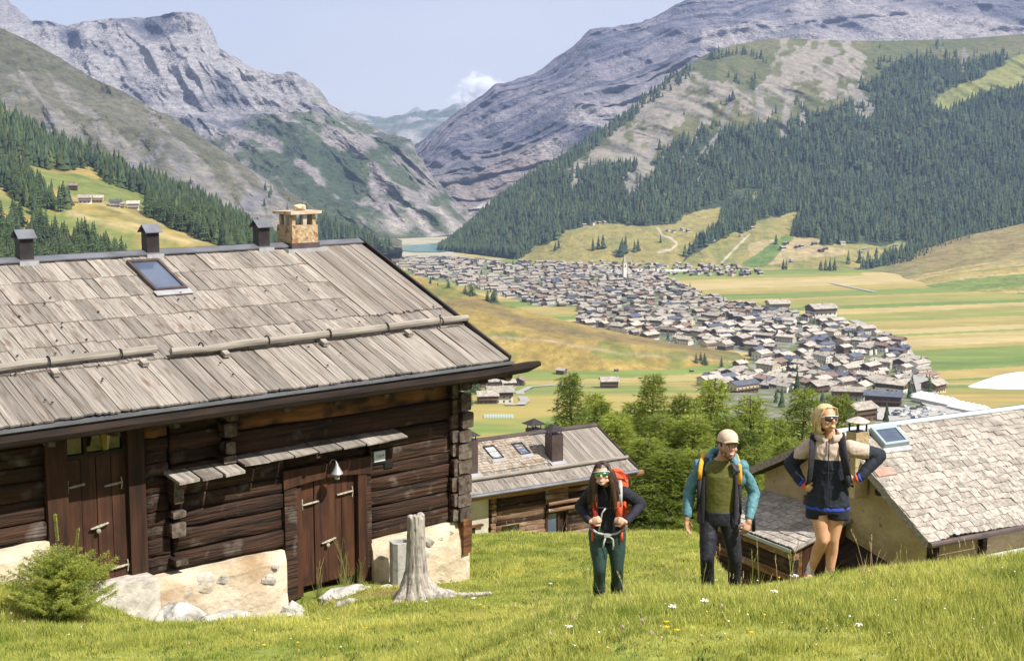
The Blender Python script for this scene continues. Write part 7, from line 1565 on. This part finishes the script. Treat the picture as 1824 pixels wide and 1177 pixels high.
# ================================================================== first woman
P1 = person(1080, 1106, 14.0, 'woman with long brown hair, green mirror sunglasses and red backpack holding its straps', 0, 815, 1.665)
b = MB(); HC1 = Vector((-.055,-.16,1.53)); M1 = head(b, HC1, R(-8), (R(-8), R(-6)), 1.06)
b.tube([(-.005,.0,1.34),(-.02,-.06,1.41),(-.045,-.12,1.48)], [.062,.050,.050], 12)
b.rings([(0,.03,.84,.165,.12),(0,.02,.94,.150,.10),(0,0,1.05,.130,.09),(-.005,-.02,1.18,.150,.10),(-.01,-.02,1.29,.155,.09),(-.01,-.01,1.35,.09,.065)])
A1 = (((-.17,-.01,1.29),(-.285,.08,1.12),(-.175,-.175,1.03)), ((.165,-.01,1.30),(.355,.10,1.15),(.190,-.175,1.03)))
for sh_, el, wr in A1: limb(b, [sh_, tuple((Vector(sh_)+Vector(el))/2), el], [.045,.042,.037]); limb(b, [el, tuple(Vector(el)*.6+Vector(wr)*.4), wr], [.037,.035,.025])
hand(b, A1[0][2], (.80,-.15,.25), (.1,.95,-.1), -1, .98, 1.0, .16); hand(b, A1[1][2], (-.85,-.15,.25), (-.1,.95,-.1), 1, .98, 1.0, .16)
L1 = (((-.095,.02,.86),(-.075,-.09,.50),(-.08,.04,.10),(-.08,-.08,.03)), ((.095,.02,.86),(.110,-.03,.50),(.105,.12,.13),(.105,.0,.05)))
for hp, kn, an, ft in L1: limb(b, [hp, kn, an, ft], [.065,.036,.028,.026])
fuse('body', b, m_skin, P1, .0075, 2)
face_parts(P1, M1, smile=1.05, eyes=False); glasses(P1, M1, m_lens_g, m_frame_w)
Mi1 = M1.inverted(); R1 = M1.to_3x3(); h = MB()
def he1(p, r): h.ell(tuple(M1 @ Vector(p)), r, 16, 10, R1)
he1((0,.020,.046), (.083,.097,.082)); he1((0,.045,.0), (.082,.07,.09)); he1((-.060,.0,.0), (.030,.055,.085)); he1((.060,.0,.0), (.030,.055,.085))
for sx in (-1, 1):
    for q in range(5):
        a0 = M1 @ Vector((sx*(.062+.006*q), -.010+.022*q, .02)); x1 = sx*(.088 + .012*q); h.tube([tuple(a0), (HC1.x*.75+x1*.98, -.175+.030*q, 1.40), (HC1.x*.6+x1*1.12, -.170+.026*q, 1.27), (HC1.x*.5+x1*1.15 + .004*q, -.160+.020*q, 1.14 + .012*q)], [.026,.026,.024,.010], 8)
hr = fuse('hair', h, m_hair1, P1, .0085, 2, .006, 26, seed=4, stretch=(1.6,1.6,.22), keep=lambda v: not ((Mi1 @ v).y < -.036 and (Mi1 @ v).z < .060 and (Mi1 @ v).z > -.12 and abs((Mi1 @ v).x) < .062))
rs_ = random.Random(5); c_ = MB()
for q in range(44):
    sx = -1 if q % 2 else 1; f = rs_.random(); x1 = sx*(.070 + .085*f); e_ = rs_.uniform(-.012,.012); a0 = M1 @ Vector((sx*.008, -.055+.05*f, .118)); a1 = M1 @ Vector((sx*.068, -.05+.06*f, .075)); a2 = M1 @ Vector((sx*(.086+.01*f), -.03+.05*f, -.01))
    c_.tube([tuple(a0), tuple(a1), tuple(a2), (HC1.x*.75+x1, -.185+.05*f, 1.40), (HC1.x*.6+x1*1.1+e_, -.185+.05*f, 1.27), (HC1.x*.5+x1*1.12+e_*1.6, -.170+.05*f, 1.10+.07*rs_.random())], [.002,.004,.0045,.0045,.004,.001], 5)
c_.obj('hair_strand', m_hair1, hr, smooth=True)['kind'] = 'stuff'
j = MB(); j.rings([(0,.02,.86,.172,.130),(0,.015,.94,.165,.120),(0,0,1.06,.158,.112),(-.005,-.02,1.18,.170,.118),(-.01,-.02,1.28,.180,.112),(-.01,-.015,1.345,.135,.085),(-.015,-.03,1.40,.072,.065)], 24)
for sh_, el, wr in ((A1[0][0],A1[0][1],(-.190,-.150,1.038)), (A1[1][0],A1[1][1],(.205,-.150,1.038))): limb(j, [sh_, tuple((Vector(sh_)+Vector(el))/2), el], [.068,.062,.056]); limb(j, [el, tuple((Vector(el)+Vector(wr))/2), wr], [.056,.050,.038])
fuse('jacket', j, m_navy, P1, .010, 2, .009, 11, seed=8, stretch=(1.2,1,1.2))
strap('collar_edge', P1, [(-.055,-.090,1.40),(-.035,-.115,1.36),(-.008,-.135,1.30),(-.006,-.138,1.24)], .012, .006, m_lin)
strap('backpack_strap', P1, [(.115,.05,1.40),(.125,-.07,1.385),(.128,-.135,1.30),(.125,-.150,1.20)], .034, .014, m_greyw); strap('backpack_strap', P1, [(.1255,-.146,1.24),(.124,-.156,1.16),(.118,-.156,1.05)], .032, .014, m_red); strap('backpack_strap', P1, [(.118,-.156,1.06),(.14,-.13,.97),(.165,-.03,.92)], .018, .008, m_redd)
strap('backpack_strap', P1, [(-.125,.05,1.39),(-.135,-.07,1.37),(-.135,-.135,1.28),(-.130,-.153,1.16),(-.120,-.156,1.05)], .030, .014, m_redd); strap('backpack_strap', P1, [(-.120,-.15,1.06),(-.14,-.13,.97),(-.165,-.03,.92)], .018, .008, m_redd)
bp = MB(); bp.ell((.085,.24,1.31), (.135,.12,.19), 18, 12); bp.ell((.06,.24,1.08), (.16,.12,.22), 18, 12); bk = fuse('backpack', bp, m_red, P1, .012, 2, .004, 10)
for q in range(4): strap('backpack_seam', bk, [(.245-.02*q,.17,1.40),(.20-.02*q,.12,1.46),(.13-.02*q,.11,1.50)], .004, .004, m_redd)
strap('hip_strap', P1, [(.205,.06,1.22),(.212,.04,1.10),(.205,.04,.98)], .012, .006, m_red)
strap('hip_belt', P1, [(-.185,.06,.955),(-.165,-.07,.925),(-.10,-.125,.895),(0,-.145,.880),(.10,-.125,.895),(.165,-.07,.925),(.185,.06,.955)], .015, .009, m_greyw, (0,0,1))
c_ = MB(); c_.box((-.03,-.165,.862), (.03,-.145,.898)); c_.obj('belt_buckle', m_greyw, P1)
strap('belt_end', P1, [(-.012,-.155,.87),(-.035,-.165,.80),(-.04,-.160,.74)], .009, .004, m_greyw); strap('belt_end', P1, [(.02,-.155,.87),(.060,-.165,.84),(.065,-.160,.78),(.060,-.155,.73)], .010, .004, m_greyw)
strap('chest_strap', P1, [(-.125,-.160,1.175),(0,-.155,1.17),(.12,-.160,1.175)], .010, .006, m_lin, (0,0,1)); strap('hose', P1, [(-.02,-.165,1.17),(-.055,-.165,1.12),(-.07,-.160,1.02),(-.085,-.150,.92)], .008, .008, m_greyw)
for sx in (-1,1): strap('belt_pull', P1, [(sx*.150,-.09,.92),(sx*.152,-.10,.86),(sx*.150,-.10,.80)], .013, .005, m_red)
t = MB(); t.rings([(0,.02,.78,.172,.128),(0,.02,.86,.182,.135),(0,.02,.93,.165,.120)], 24)
for hp, kn, an, ft in L1: limb(t, [hp, tuple(Vector(hp)*.5+Vector(kn)*.5), kn], [.104,.092,.066]); limb(t, [kn, tuple(Vector(kn)*.6+Vector(an)*.4+Vector((0,.025,0))), an], [.066,.064,.045])
fuse('leggings', t, m_legg, P1, .009, 2, .003, 8, seed=6)
for hp, kn, an, ft in L1:
    c_ = MB(); q = Vector(kn)*.45+Vector(an)*.55; c_.tube([tuple(q+Vector((0,.012,0))), tuple(Vector(an)+Vector((0,0,.06))), tuple(Vector(an)+Vector((0,-.01,-.04)))], [.064,.060,.062], 12); fuse('gaiter', c_, m_navy, P1, .010, 1, .006, 10); shoe(P1, (ft[0], ft[1]+.06, ft[2]-.01), 0, m_bootb, m_bootb)
